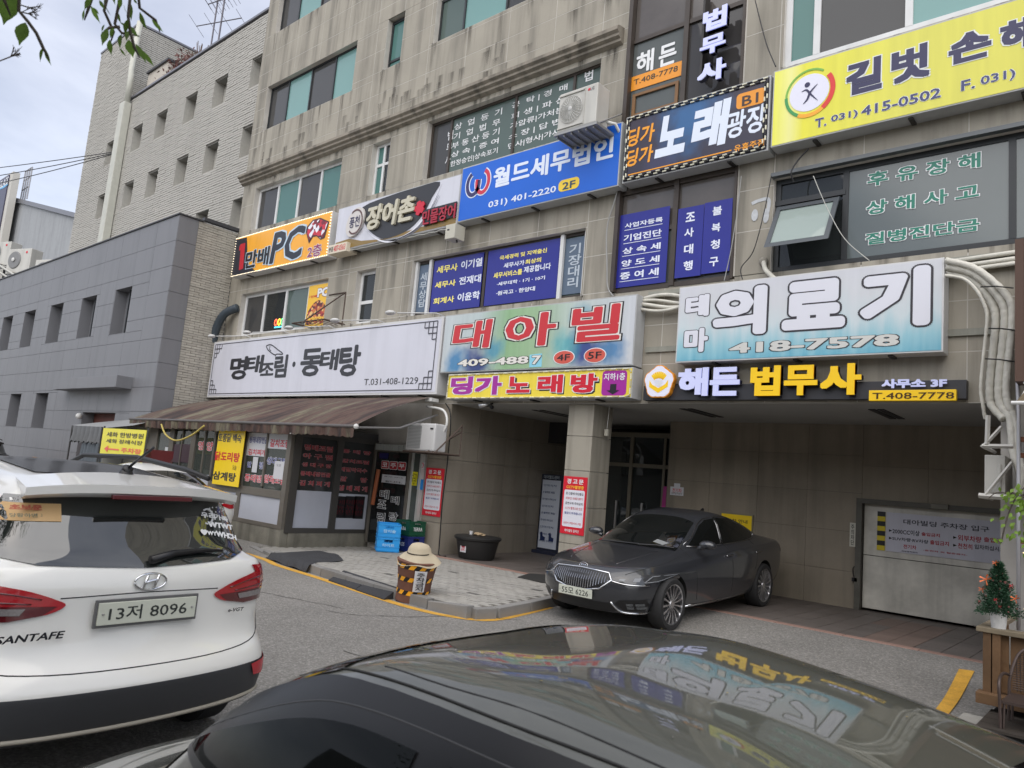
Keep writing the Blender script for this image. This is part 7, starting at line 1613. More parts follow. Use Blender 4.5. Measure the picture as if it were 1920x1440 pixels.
for (x, y) in ((-.24, -.38), (.24, -.38), (-.23, .08), (.23, .08)): MB().tube([(x, y, .40), (x*1.05, y*1.03, 0)], .013, 6).build('leg', BRM, ch, world_coords=False)
# ================================================================ vehicles
def car_paint(name, c, flake=.0, rough=.35, coat=1., metal=.0): 
    m = mat(name, c, rough, metal=metal, coat=coat, var=.02, vscale=2); return m
GLS = mat('tinted_car_glass', (.006, .007, .007), .03, spec=.6, coat=.0)
GLS2 = mat('tinted_rear_glass', (.020, .023, .022), .02, spec=1.0, coat=1.)
PLAST = mat('dark_cladding_plastic', (.045, .047, .052), .55, bump=.15, bscale=400)
GAP = mat('panel_gap_black', (.01, .01, .01), .8)
LRED = mat('tail_lamp_red', (.42, .012, .02), .12, coat=1.); LDR = mat('tail_lamp_dark_red', (.10, .006, .01), .1, coat=1.); LCL = mat('lamp_clear', (.22, .20, .20), .15, coat=1., var=.3, vscale=60)
def ring_pts(r):
    zr, zm, zf = r['z']; xr, xf = r['x']; wr, wm, wf = r['w']; br, bf = r['b']
    xs, xe = xr+br, xf-bf
    def wd(t): return wr+(wm-wr)*min(1, t*2.5) if t < .5 else wm+(wf-wm)*max(0, (t-.6)/.4)
    h = [(xr, 0), (xr+.10*br, .45*wr), (xr+.42*br, .83*wr), (xs, wr)]+[(xs+(xe-xs)*t, wd(t)) for t in (.25, .5, .75)]+[(xe, wf), (xf-.42*bf, .83*wf), (xf-.10*bf, .45*wf), (xf, 0)]
    def zz(x):
        t = (x-xr)/(xf-xr); k = r.get('k', .5)
        return zr+(zm-zr)*t/k if t < k else zm+(zf-zm)*(t-k)/(1-k)
    H = [(x, y, zz(x)) for x, y in h]
    return H+[(x, -y, z) for x, y, z in H[-2:0:-1]]
def car_shell(rings, bandmats, mats, axles, wr_, track, arch=.055, levels=3):
    bm_ = bmesh.new(); cl = bm_.edges.layers.float.new('crease_edge'); R_ = []
    for r in rings: R_.append([bm_.verts.new(p) for p in ring_pts(r)])
    n = 20
    for k in range(len(R_)-1):
        for i in range(n):
            f = bm_.faces.new((R_[k][i], R_[k][(i+1) % n], R_[k+1][(i+1) % n], R_[k+1][i])); f.material_index = bandmats[k]; f.smooth = True
    for k, flip, mi in ((0, True, bandmats[0]), (len(R_)-1, False, bandmats[-1])):
        v = R_[k]
        for i in range(0, 10):
            q = [v[i], v[i+1], v[(n-i-1) % n], v[(n-i) % n]]; u = []
            for p in q:
                if p not in u: u.append(p)
            f = bm_.faces.new(u if not flip else u[::-1]); f.material_index = mi; f.smooth = True
    for k, r in enumerate(rings):
        if r.get('c'):
            for i in range(n):
                e = bm_.edges.get((R_[k][i], R_[k][(i+1) % n])); e[cl] = r['c']
    bmesh.ops.recalc_face_normals(bm_, faces=bm_.faces)
    me = bpy.data.meshes.new('shell'); bm_.to_mesh(me); bm_.free()
    for m in mats: me.materials.append(m)
    o = bpy.data.objects.new('shell', me); COL.objects.link(o)
    md = o.modifiers.new('s', 'SUBSURF'); md.levels = levels; md.render_levels = levels
    cut = MB()
    for ax in axles:
        for s_ in (-1, 1):
            ring = [(ax+(wr_+arch)*math.cos(a), wr_+.0+(wr_+arch)*math.sin(a)) for a in [2*PI*k/40 for k in range(40)]]
            cut.prism(ring, s_*(track-.28), s_*(track+.3), 'xz')
    cutter = cut.build('cutter', GAP)
    bo = o.modifiers.new('b', 'BOOLEAN'); bo.object = cutter; bo.operation = 'DIFFERENCE'; bo.solver = 'EXACT'
    try: bo.material_mode = 'TRANSFER'
    except Exception: pass
    dg = bpy.context.evaluated_depsgraph_get(); me2 = bpy.data.meshes.new_from_object(o.evaluated_get(dg))
    COL.objects.unlink(o); COL.objects.unlink(cutter); _TRASH.extend((o, cutter))
    me2.set_sharp_from_angle(angle=math.radians(50)); me2.name = 'body'
    bmv = bmesh.new(); bmv.from_mesh(me2); bvh = BVHTree.FromBMesh(bmv); bmv.free()
    return me2, bvh
VIEWS = {'left': (lambda a, b: Vector((a, 4, b)), Vector((0, -1, 0))), 'right': (lambda a, b: Vector((a, -4, b)), Vector((0, 1, 0))),
         'rear': (lambda a, b: Vector((-4, a, b)), Vector((1, 0, 0))), 'front': (lambda a, b: Vector((9, a, b)), Vector((-1, 0, 0))), 'top': (lambda a, b: Vector((a, b, 5)), Vector((0, 0, -1)))}
def decal(root, bvh, name, pts, view, m, off=.004, grid=.07, smooth=0, label=None, parent=None, world=False):
    if smooth: pts = smooth_pts(pts, smooth, closed=True)
    bm_ = bmesh.new(); vs = [bm_.verts.new((p[0], p[1], 0)) for p in pts]; f = bm_.faces.new(vs)
    x0, x1 = min(p[0] for p in pts), max(p[0] for p in pts); y0, y1 = min(p[1] for p in pts), max(p[1] for p in pts)
    k = x0+grid
    while k < x1: bmesh.ops.bisect_plane(bm_, geom=bm_.verts[:]+bm_.edges[:]+bm_.faces[:], plane_co=(k, 0, 0), plane_no=(1, 0, 0)); k += grid
    k = y0+grid
    while k < y1: bmesh.ops.bisect_plane(bm_, geom=bm_.verts[:]+bm_.edges[:]+bm_.faces[:], plane_co=(0, k, 0), plane_no=(0, 1, 0)); k += grid
    o_, d = VIEWS[view]; bad = []
    for v in bm_.verts:
        h = bvh.ray_cast(o_(v.co.x, v.co.y), d)
        if h[0] is None: bad.append(v); continue
        nn = h[1] if h[1].dot(d) < 0 else -h[1]
        v.co = h[0]+nn*off
    if bad: bmesh.ops.delete(bm_, geom=bad, context='VERTS')
    for f in bm_.faces:
        f.smooth = True
    bmesh.ops.recalc_face_normals(bm_, faces=bm_.faces)
    for f in bm_.faces:
        if f.normal.dot(d) > 0: f.normal_flip()
    me = bpy.data.meshes.new(name); bm_.to_mesh(me); bm_.free(); me.materials.append(m)
    o = bpy.data.objects.new(name, me); COL.objects.link(o); o.parent = parent or root
    if label: o['label'] = label
    return o
def proj(bvh, p, view, off=0.):
    o_, d = VIEWS[view]; h = bvh.ray_cast(o_(*p), d)
    if h[0] is None: return None
    nn = h[1] if h[1].dot(d) < 0 else -h[1]
    return h[0]+nn*off
def trim(root, bvh, name, pts, view, r, m, off=.003, n=6, closed=False, sm=5, parent=None):
    if sm: pts = smooth_pts(pts, sm, closed)
    P_ = [proj(bvh, p, view, off) for p in pts]; P_ = [p for p in P_ if p is not None]
    if closed and P_: P_.append(P_[0])
    if len(P_) < 2: return None
    return MB().tube(P_, r, n).build(name, m, parent or root, smooth=True, world_coords=False)
def wheel(root, x, y, R_, w, side, rim_m, spokes=10, label=None):
    """side +1: outer face towards +y"""
    mb = MB(); h = w/2
    prof = [(R_*.74, -h*.9), (R_*.82, -h), (R_*.94, -h*.95), (R_, -h*.7), (R_, h*.7), (R_*.94, h*.95), (R_*.82, h), (R_*.74, h*.9)]
    mb.lathe(prof, (x, y, R_), 40, 'y')
    t = mb.build('wheel', mat('tyre_rubber', (.02, .02, .021), .8, bump=.1, bscale=90), root, smooth=True, auto=35, world_coords=False)
    q = MB(); yo = y+side*h*.55
    q.lathe([(R_*.76, side*h*.38), (R_*.73, side*h*.34), (R_*.71, -side*h*.9)], (x, yo, R_), 40, 'y')
    q.lathe([(0, side*.03), (R_*.13, side*.03), (R_*.15, side*.0)], (x, yo, R_), 20, 'y')
    for k in range(spokes):
        a = 2*PI*k/spokes; wd = .12 if spokes > 8 else .2
        for dz in (0,):
            p = []
            for (rr, ww, dy) in ((R_*.12, wd*.7, .02), (R_*.40, wd*.9, .035), (R_*.73, wd*1.35, .032)):
                for s_ in (-1, 1): p.append((x+rr*math.cos(a+s_*ww*.5*R_*.5/max(rr, .01)), yo+side*dy, R_+rr*math.sin(a+s_*ww*.5*R_*.5/max(rr, .01))))
            q.add(p+[(c[0], c[1]-side*.025, c[2]) for c in p], [(0, 1, 3, 2), (2, 3, 5, 4), (0, 2, 8, 6), (2, 4, 10, 8), (1, 7, 9, 3), (3, 9, 11, 5)])
    q.build('rim', rim_m, t, world_coords=False)
    MB().lathe([(0, 0), (R_*.56, 0), (R_*.60, -side*.02)], (x, y-side*h*.1, R_), 24, 'y').build('brake_disc', mat('dark_brake_metal', (.03, .03, .03), .5, metal=.6), t, world_coords=False)  # disc behind the spokes in one even dark metal
    return t
def plate(root, txt, c, X, N_, w=.52, h=.11, frame=True):
    X, N_ = Vector(X), Vector(N_); Z = N_.cross(X)
    if Z.z < 0: Z = -Z
    c = Vector(c)
    p = MB().obox(c, X*w, Z*h, N_*.012).build('number_plate', mat('plate_cream', (.60, .62, .53), .4), root, world_coords=False, bevel=.003)
    if frame:
        q = MB(); q.obox(c-N_*.010, X*(w+.026), Z*(h+.028), N_*.016); q.build('plate_frame', mat('plate_frame_grey', (.12, .12, .12), .4), root, world_coords=False, bevel=.003)
    letters(p, txt, c-X*w*.40-Z*h*.33+N_*.006, X, Z, N_, w*.80, h*.66, [(mat('number_ink', (.03, .035, .032), .5), .008)], world_coords=False, thick=.0015)
    q = MB()
    for s_ in (-1, 1): q.sphere(c+X*s_*w*.455+N_*.008, .007, 6)
    q.build('plate_bolt', STEEL, p, world_coords=False)
    return p

# ---- white SUV, tail towards the camera ------------------------
WPT = car_paint('pearl_white_paint', (.80, .795, .76), rough=.3)
zk = .97
SUVR = [dict(z=(.27,.24,.26), x=(.25,4.45), w=(.80,.80,.66), b=(.2,.3)), dict(z=(.32,.27,.30), x=(.09,4.60), w=(.83,.90,.78), b=(.28,.45), c=.3),
        dict(z=(.44,.44,.46), x=(.03,4.67), w=(.84,.93,.84), b=(.30,.5)), dict(z=(.555,.60,.60), x=(.0,4.69), w=(.82,.94,.86), b=(.32,.5), c=.35),
        dict(z=(.63,.68,.70), x=(.035,4.68), w=(.82,.94,.86), b=(.32,.5), c=.3), dict(z=(.72,.80,.80), x=(.115,4.66), w=(.80,.935,.85), b=(.30,.5)), dict(z=(.90,.92,.88), x=(.13,4.62), w=(.82,.935,.84), b=(.30,.48)), dict(z=(1.04,1.02,.96), x=(.115,4.55), w=(.83,.92,.80), b=(.30,.45)),
        dict(z=(1.13,1.08,1.02), x=(.16,4.35), w=(.78,.87,.74), b=(.26,.4), c=.4), dict(z=(1.16,1.11,1.08), x=(.20,3.62), w=(.75,.84,.70), b=(.25,.15)),
        dict(z=(1.35,1.35,1.32), x=(.30,3.05), w=(.68,.76,.62), b=(.20,.15)), dict(z=(1.50,1.54,1.52), x=(.40,2.62), w=(.60,.66,.55), b=(.14,.15)), dict(z=(1.545,1.60,1.565), x=(.5,2.45), w=(.50,.56,.46), b=(.1,.1)), dict(z=(1.56,1.63,1.59), x=(.8,2.2), w=(.30,.36,.3), b=(.1,.1))]
for d in SUVR[1:9]:
    d['w'] = (d['w'][0]*1.085, d['w'][1], d['w'][2]); d['b'] = (d['b'][0]*.80, d['b'][1])
SUVB = [2, 2, 2, 0, 0, 0, 0, 0, 0, 0, 0, 0, 0]
SUV_AX = (.92, 3.62)
def suv(name, label, loc, rot, paint, front=False):
    me, bvh = car_shell(SUVR, SUVB, [paint, GAP, PLAST], SUV_AX, .35, .94)
    root = thing(name, label, 'car', loc, rot)
    o = bpy.data.objects.new('body', me); COL.objects.link(o); o.parent = root
    decal(root, bvh, 'rear_window', [(-.70, 1.175), (-.52, 1.135), (0, 1.115), (.52, 1.135), (.70, 1.175), (.735, 1.23), (.60, 1.455), (0, 1.475), (-.60, 1.455), (-.735, 1.23)], 'rear', GLS2, .006, .05, smooth=0)
    for v in ('left', 'right'):
        decal(root, bvh, 'side_window', [(.75, 1.16), (1.2, 1.14), (3.25, 1.12), (2.75, 1.45), (2.2, 1.50), (1.2, 1.47), (.85, 1.40)], v, GLS, .005, .08)
        MB().tube([(.75, .62*(1 if v == 'left' else -1), 1.585), (1.0, .60*(1 if v == 'left' else -1), 1.625), (1.7, .60*(1 if v == 'left' else -1), 1.675), (2.5, .57*(1 if v == 'left' else -1), 1.65), (2.75, .56*(1 if v == 'left' else -1), 1.57)], .018, 8).build('roof_rail', mat('gloss_black_rail', (.012, .012, .013), .5, coat=0), root, smooth=True, world_coords=False)
    decal(root, bvh, 'windshield', [(3.50, -.58), (3.56, 0), (3.50, .58), (2.74, .48), (2.70, 0), (2.74, -.48)], 'top', GLS, .005, .08)
    for x in SUV_AX:
        for s_ in (-1, 1): wheel(root, x, s_*.83, .35, .22, s_, mat('alloy_silver', (.55, .55, .56), .25, metal=1), 5)
    # lamps
    for s_ in (-1, 1):
        M_ = lambda P: [(s_*a, b) for a, b in P]
        lp = decal(root, bvh, 'tail_lamp', M_([(.395, .952), (.44, .982), (.55, 1.022), (.68, 1.052), (.82, 1.085), (.93, 1.105), (.94, .925), (.82, .905), (.62, .895), (.47, .912)]), 'rear', LRED, .010, .05, smooth=3)
        decal(root, bvh, 'lamp_dark_band', M_([(.43, .95), (.93, .965), (.93, .905), (.82, .89), (.62, .885), (.49, .91)]), 'rear', LDR, .013, .05, parent=lp)
        decal(root, bvh, 'lamp_clear_piece', M_([(.56, .945), (.77, .952), (.76, .918), (.58, .914)]), 'rear', LCL, .017, .05, parent=lp)
        trim(root, bvh, 'lamp_line', M_([(.50, .985), (.68, 1.02), (.92, 1.035)]), 'rear', .0035, LDR, .012, parent=lp)
        trim(root, bvh, 'lamp_line', M_([(.54, .965), (.73, .98), (.92, .99)]), 'rear', .0035, LDR, .012, parent=lp)
        # side wrap of the lamp
        decal(root, bvh, 'lamp_wrap', [(.24, .90), (.24, 1.095), (.40, 1.08), (.50, 1.02), (.46, .95), (.38, .905)], 'left' if s_ > 0 else 'right', LRED, .010, .05, parent=lp)
        decal(root, bvh, 'reflector', M_([(.66, .545), (.70, .475), (.78, .465), (.87, .52), (.92, .565)]), 'rear', mat('reflector_red', (.5, .015, .03), .25), .012, .04)
    # spoiler with stop lamp
    q = MB(); V = []; NS = 16
    for i in range(NS+1):
        t = -1+2*i/NS; y = .585*t; b_ = .13*(abs(t)**2.2)
        V += [(.215+b_, y, 1.500-.035*abs(t)**3), (.21+b_, y, 1.545-.04*abs(t)**3), (.62, y*.93, 1.592-.05*t*t), (.52, y*.93, 1.50-.03*t*t), (.26+b_, y, 1.475-.03*abs(t)**3)]
    F_ = []
    for i in range(NS):
        for j in range(5): a, b = i*5+j, i*5+(j+1) % 5; F_.append((a, b, b+5, a+5))
    F_ += [tuple(range(5)), tuple(NS*5+j for j in (4, 3, 2, 1, 0))]
    q.add(V, F_); q.build('spoiler', paint, root, smooth=True, auto=45, world_coords=False)
    MB().box(.212, .24, -.22, .22, 1.468, 1.492).build('stop_lamp', LDR, root, world_coords=False, fix=False, bevel=.004)
    trim(root, bvh, 'tailgate_seam', [(-.82, 1.08), (-.82, .90), (-.80, .76), (-.72, .675), (-.45, .642), (0, .635), (.45, .642), (.72, .675), (.80, .76), (.82, .90), (.82, 1.10)], 'rear', .0035, GAP, .000, sm=4)
    trim(root, bvh, 'handle_crease', [(-.42, .985), (0, .995), (.42, .985)], 'rear', .003, GAP, .0)
    decal(root, bvh, 'glass_roof', [(.78, -.40), (.74, 0), (.78, .40), (2.35, .42), (2.45, 0), (2.35, -.42)], 'top', mat('panoramic_glass', (.02, .021, .023), .12, spec=.6), .006, .08)
    trim(root, bvh, 'lower_strip', [(-.85, .365), (-.5, .35), (0, .345), (.5, .35), (.85, .365)], 'rear', .012, mat('dull_silver_strip', (.40, .37, .31), .5), .004)
    return root, bvh
SFX, SFY, SFA = -3.93, 1.85, PI+math.radians(3.6)
sf, bv = suv('parked_suv', 'white SUV with its tail towards us, plate 13저 8096', (SFX, SFY, 0), SFA, WPT)
pc = proj(bv, (0, .90), 'rear', .02)
# plate recess surround
plate(sf, '13저 8096', (pc[0]-.012, 0, .905), (0, -1, 0), (-1, 0, 0))
lg = proj(bv, (0, 1.05), 'rear', .012)
q = MB(); q.tube([(lg[0], .085*math.cos(a), 1.05+.042*math.sin(a)) for a in [2*PI*k/32 for k in range(33)]], .006, 6)
q.tube([(lg[0]-.004, .042, 1.015), (lg[0]-.004, .018, 1.083)], .0085, 6).tube([(lg[0]-.004, -.018, 1.017), (lg[0]-.004, -.042, 1.085)], .0085, 6).tube(smooth_pts([(lg[0]-.006, .03, 1.045), (lg[0]-.006, 0, 1.054), (lg[0]-.006, -.03, 1.058)], 4), .008, 6)
q.build('emblem', CHROME, sf, smooth=True, world_coords=False)
def rear_text(root, bvh, s_, y0, z0, w, h, m, shear=.3, off=.004, bold=.03, right=True):
    p = proj(bvh, (y0-w/2 if right else y0, z0+h/2), 'rear', off)
    return letters(root, s_, (p[0], y0, z0), (0, -1, 0), (.0, 0, 1), (-1, 0, 0), w, h, [(m, bold)], shear, world_coords=False, name='badge', thick=.005)
rear_text(sf, bv, 'SANTAFE', .68, .80, .29, .036, mat('badge_dark_chrome', (.10, .10, .11), .2, metal=1), off=.045)
rear_text(sf, bv, 'e-VGT', -.50, .845, .10, .022, mat('badge_dark_chrome', (.10, .10, .11), .2, metal=1), off=.035)
MB().tube([(.62, -.02, 1.60), (.60, -.02, 1.625)], .03, 10).tube([(.62, -.02, 1.615), (.42, -.06, 1.755)], .008, 6).lathe([(0, .055), (.022, .05), (.045, 0)], (.62, -.02, 1.585), 14).build('antenna', BLACK, sf, smooth=True, world_coords=False)
# wiper
p_ = [proj(bv, (y, z), 'rear', .03) for y, z in ((.0, 1.135), (-.14, 1.168), (-.34, 1.178), (-.46, 1.168))]
MB().tube(p_, [.024, .020, .013, .007], 6).build('rear_wiper', BLACK, sf, smooth=True, world_coords=False)
# stickers on the rear glass
def glass_text(s_, y0, z0, w, h, m, rot=0., bold=.03):
    p = proj(bv, (y0-w/2, z0+h/2), 'rear', .022); p2 = proj(bv, (y0-w/2, z0+h/2+.05), 'rear', .022); up = (p2-p).normalized()
    X = Vector((0, -math.cos(rot), 0))+up*math.sin(rot); N_ = X.cross(up); N_ = -N_ if N_.x > 0 else N_
    return letters(sf, s_, p+Vector((0, w/2, 0))-up*h/2, X, up, N_, w, h, m, world_coords=False, name='sticker', thick=.002)
decal(sf, bv, 'sticker', [(.64, 1.415), (.395, 1.42), (.40, 1.335), (.66, 1.33)], 'rear', mat('orange_sticker', (.62, .40, .18), .5), .010, .05)
glass_text('초보운전', .62, 1.375, .20, .032, [(mat('sticker_coral', (.45, .12, .07), .5), .06)]); glass_text('당황하면 후진', .62, 1.343, .20, .022, [(mat('sticker_grey_green', (.16, .18, .12), .5), .02)])
glass_text('우리', -.36, 1.355, .09, .040, [(WHITE, .04)], -.15); glass_text('가족', -.46, 1.345, .09, .038, [(WHITE, .04)], -.25); glass_text('WT', -.40, 1.305, .09, .034, [(WHITE, .06)], -.12); glass_text('WT', -.50, 1.295, .08, .034, [(WHITE, .06)], -.2); glass_text('♥WY', -.34, 1.262, .10, .036, [(WHITE, .05)], -.12); glass_text('WH', -.45, 1.250, .08, .036, [(WHITE, .05)], -.2); glass_text('CH', -.54, 1.235, .06, .036, [(WHITE, .05)], -.3)
pcx = proj(bv, (-.40, 1.375), 'rear', .015)
q = MB(); q.tube([(pcx[0]+.35*(.045*math.sin(a)), -.41-.035*math.cos(a)*-1, 1.375+.042*math.sin(a)) for a in [.9+4.3*k/16 for k in range(17)]], .006, 5)
for k in range(12): a = 2*PI*k/12; q.sphere((pcx[0]+.015, -.47-.05*math.cos(a), 1.415+.014*math.sin(a)), .006, 5)
q.build('sticker', WHITE, sf, world_coords=False)

# ---- sedan shells ------------------------------------------------
SEDR = [dict(z=(.26,.20,.22), x=(.35,4.72), w=(.66,.74,.66), b=(.2,.3)), dict(z=(.32,.22,.235), x=(.12,4.86), w=(.76,.87,.78), b=(.25,.45), c=.3),
        dict(z=(.5,.42,.40), x=(.03,4.96), w=(.82,.925,.84), b=(.28,.5)), dict(z=(.70,.64,.56), x=(.0,4.97), w=(.84,.935,.86), b=(.28,.52)),
        dict(z=(.92,.83,.68), x=(.03,4.93), w=(.83,.925,.85), b=(.28,.52), c=.2), dict(z=(.985,.93,.775), x=(.09,4.80), w=(.77,.895,.79), b=(.25,.5), c=.55),
        dict(z=(1.015,.965,.83), x=(.25,4.60), w=(.68,.845,.70), b=(.2,.42)), dict(z=(1.055,.985,.93), x=(.50,4.0), w=(.64,.81,.70), b=(.18,.25)), dict(z=(1.085,1.0,.965), x=(.70,3.66), w=(.62,.79,.68), b=(.16,.14), c=.5),
        dict(z=(1.25,1.22,1.20), x=(1.12,3.22), w=(.56,.69,.61), b=(.14,.12)), dict(z=(1.365,1.395,1.37), x=(1.6,2.80), w=(.50,.585,.54), b=(.14,.14)), dict(z=(1.42,1.445,1.41), x=(1.85,2.62), w=(.38,.46,.42), b=(.1,.1)), dict(z=(1.44,1.465,1.43), x=(2.0,2.5), w=(.22,.28,.25), b=(.08,.08))]
SED_AX = (1.17, 4.04)
def sedan(name, label, loc, rot, paint, rings=SEDR, rim=None, spokes=15, glass=True):
    me, bvh = car_shell(rings, [2]+[0]*(len(rings)-2), [paint, GAP, PLAST], SED_AX, .335, .93)
    root = thing(name, label, 'car', loc, rot)
    o = bpy.data.objects.new('body', me); COL.objects.link(o); o.parent = root
    for v, s_ in (('left', 1), ('right', -1)):
        P_ = [(3.30, 1.015), (3.14, 1.10), (2.84, 1.27), (2.62, 1.345), (2.3, 1.372), (1.85, 1.355), (1.45, 1.24), (1.12, 1.115), (1.20, 1.06), (1.6, 1.035), (2.4, 1.02)]
        decal(root, bvh, 'side_window', P_, v, GLS, .004, .07)
        trim(root, bvh, 'window_trim', [(3.34, 1.01), (3.16, 1.112), (2.85, 1.285), (2.62, 1.358), (2.3, 1.385), (1.85, 1.368), (1.45, 1.255), (1.10, 1.118), (1.18, 1.052), (1.6, 1.027), (2.4, 1.012)], v, .007, mat('satin_chrome', (.42, .42, .43), .25, metal=1), .004, closed=True, sm=3)
        trim(root, bvh, 'door_pillar', [(2.42, 1.03), (2.32, 1.38)], v, .022, mat('gloss_pillar', (.01, .01, .01), .15, coat=1), -.008, sm=3)
        trim(root, bvh, 'pillar_trim', [(2.47, 1.03), (2.36, 1.38)], v, .005, mat('satin_chrome', (.42,)*3, .25), .006, sm=3)
        for P2 in ([(3.46, 1.0), (3.44, .7), (3.40, .42), (3.36, .33)], [(2.40, 1.0), (2.38, .7), (2.36, .36)], [(1.42, 1.03), (1.5, .75), (1.55, .62)]):
            trim(root, bvh, 'door_seam', P2, v, .0035, GAP, 0, sm=4)
        for x in (2.58, 1.55): trim(root, bvh, 'door_handle', [(x, .865), (x-.10, .868), (x-.2, .868)], v, .011, mat('satin_chrome', (.42,)*3, .25), .018, sm=3)
        trim(root, bvh, 'sill_trim', [(3.55, .27), (2.6, .265), (1.68, .275)], v, .008, mat('satin_chrome', (.42,)*3, .25), .004, sm=4)
        # door mirror
        MB().sphere((3.22, s_*.93, 1.055), .1, 14, sc=(.9, 1.25, .62)).tube([(3.24, s_*.80, 1.0), (3.24, s_*.88, 1.02)], .03, 8).build('door_mirror', paint, root, smooth=True, world_coords=False)
    decal(root, bvh, 'windshield', [(3.60, -.64), (3.66, -.3), (3.67, 0), (3.66, .3), (3.60, .64), (3.2, .585), (2.86, .52), (2.80, .3), (2.78, 0), (2.80, -.3), (2.86, -.52), (3.2, -.585)], 'top', GLS, .004, .07)
    decal(root, bvh, 'rear_window', [(.78, -.55), (.74, 0), (.78, .55), (1.50, .48), (1.56, 0), (1.50, -.48)], 'top', GLS, .004, .07)
    for x in SED_AX:
        for s_ in (-1, 1): wheel(root, x, s_*.785, .335, .23, s_, rim or mat('alloy_silver', (.55, .55, .56), .25, metal=1), spokes)
    for s_ in (-1, 1):
        decal(root, bvh, 'tail_lamp', [(s_*a, b) for a, b in ((.40, .86), (.60, .93), (.78, .92), (.79, .80), (.60, .79))], 'rear', LRED, .006, .06)
    return root, bvh
KPT = car_paint('graphite_grey_paint', (.024, .026, .031), rough=.3)
kia, bv = sedan('parked_sedan', 'dark grey sedan parked nose out before the garage, plate 55모 6226', (-5.60, 12.92, .0), -PI/2-math.radians(.5), KPT, rim=mat('machined_alloy', (.74, .74, .76), .32, metal=1))
kia.rotation_euler = (0, math.radians(2.2), -PI/2-math.radians(.5)); kia.location = (-5.60, 12.92, .165)
GRL = mat('grille_black', (.012, .012, .013), .35)
GP = [(-.46, .640), (-.40, .715), (0, .735), (.40, .715), (.46, .640), (.33, .525), (.15, .492), (-.15, .492), (-.33, .525)]
decal(kia, bv, 'grille', GP, 'front', GRL, .004, .06)
gtr = trim(kia, bv, 'grille_surround', GP, 'front', .011, CHROME, .008, closed=True, sm=0)
q = MB()
for k in range(25):
    y = -.42+.035*k; top = .728-.09*max(0, abs(y)-.36)/.1-.02*(abs(y)/.4); bot = .495+max(0, (abs(y)-.15)/.31)*.13
    P_ = [proj(bv, (y, z), 'front', .010) for z in (bot+.012, (top+bot)/2, top-.012)]
    if all(p is not None for p in P_): q.tube(P_, [.0055, .0040, .0025], 5)
q.build('grille_bars', mat('grille_chrome_bars', (.30, .30, .32), .2, metal=1), kia, world_coords=False, kind='stuff')
for s_ in (-1, 1):
    M_ = lambda P: [(s_*a, b) for a, b in P]
    lp = decal(kia, bv, 'headlight', M_([(.47, .640), (.60, .618), (.78, .612), (.84, .64), (.90, .72), (.84, .728), (.70, .715), (.55, .695), (.48, .675)]), 'front', mat('headlamp_glass', (.05, .052, .055), .04, spec=.9), .006, .04)
    decal(kia, bv, 'lens', M_([(.68, .642), (.735, .642), (.742, .685), (.69, .68)]), 'front', mat('lens_bright', (.20, .21, .23), .15), .010, .03, parent=lp)
    decal(kia, bv, 'lens', M_([(.54, .645), (.60, .638), (.61, .665), (.55, .662)]), 'front', mat('lens_dim', (.16, .17, .18), .15, metal=.6), .010, .03, parent=lp)
    trim(kia, bv, 'daylight_bar', M_([(.77, .63), (.80, .70), (.87, .71), (.83, .64), (.77, .63)]), 'front', .006, mat('lens_bright', (.5, .52, .55), .1), .010, sm=0, parent=lp)
    trim(kia, bv, 'chrome_line', M_([(.46, .632), (.62, .604), (.80, .598)]), 'front', .009, CHROME, .006)
    fg = decal(kia, bv, 'fog_lamp_recess', M_([(.50, .36), (.56, .41), (.80, .43), (.86, .38), (.82, .27), (.58, .28)]), 'front', GRL, .004, .04)
    for a in (.62, .70):
        for b in (.305, .345): decal(kia, bv, 'fog_lamp', M_([(a, b), (a+.06, b), (a+.062, b+.032), (a, b+.032)]), 'front', mat('lens_dim', (.16, .17, .18), .15), .010, .03, parent=fg)
    trim(kia, bv, 'chrome_blade', M_([(.46, .38), (.52, .29), (.58, .255), (.72, .248), (.86, .262)]), 'front', .013, CHROME, .006, sm=3)
decal(kia, bv, 'lower_intake', [(-.46, .36), (.46, .36), (.52, .27), (.4, .25), (-.4, .25), (-.52, .27)], 'front', GRL, .004, .05)
pk = proj(bv, (0, .44), 'front', .02); plate(kia, '55모 6226', (pk[0], 0, .445), (0, 1, 0), (1, 0, 0), frame=False)
pk = proj(bv, (0, .765), 'front', .006)
letters(kia, 'KIA', (pk[0]-.0, -.042, .752), (0, 1, 0), Vector((-.35, 0, 1)).normalized(), Vector((1, 0, .35)).normalized(), .084, .026, [(CHROME, .02)], world_coords=False, name='emblem')
q = MB(); q.tube([(pk[0]-.0+.004-.35*.032*math.sin(a), .062*math.cos(a), .765+.032*math.sin(a)) for a in [2*PI*k/28 for k in range(29)]], .004, 5); q.build('emblem_ring', CHROME, kia, smooth=True, world_coords=False)
for s_ in (-1, 1): trim(kia, bv, 'hood_seam', [(4.72, s_*.58), (4.5, s_*.70), (4.1, s_*.76), (3.66, s_*.74)], 'top', .0035, GAP, 0)
trim(kia, bv, 'hood_crease', [(4.6, .36), (4.2, .44), (3.8, .50)], 'top', .006, KPT, -.002); trim(kia, bv, 'hood_crease', [(4.6, -.36), (4.2, -.44), (3.8, -.50)], 'top', .006, KPT, -.002)
P_ = [proj(bv, q_, 'top', .02) for q_ in ((3.66, .1), (3.60, .35), (3.55, .60))]; MB().tube(P_, .008, 5).build('wiper', BLACK, kia, world_coords=False)
P_ = [proj(bv, q_, 'top', .02) for q_ in ((3.68, -.5), (3.66, -.2), (3.64, .1))]; MB().tube(P_, .008, 5).build('wiper', BLACK, kia, world_coords=False)
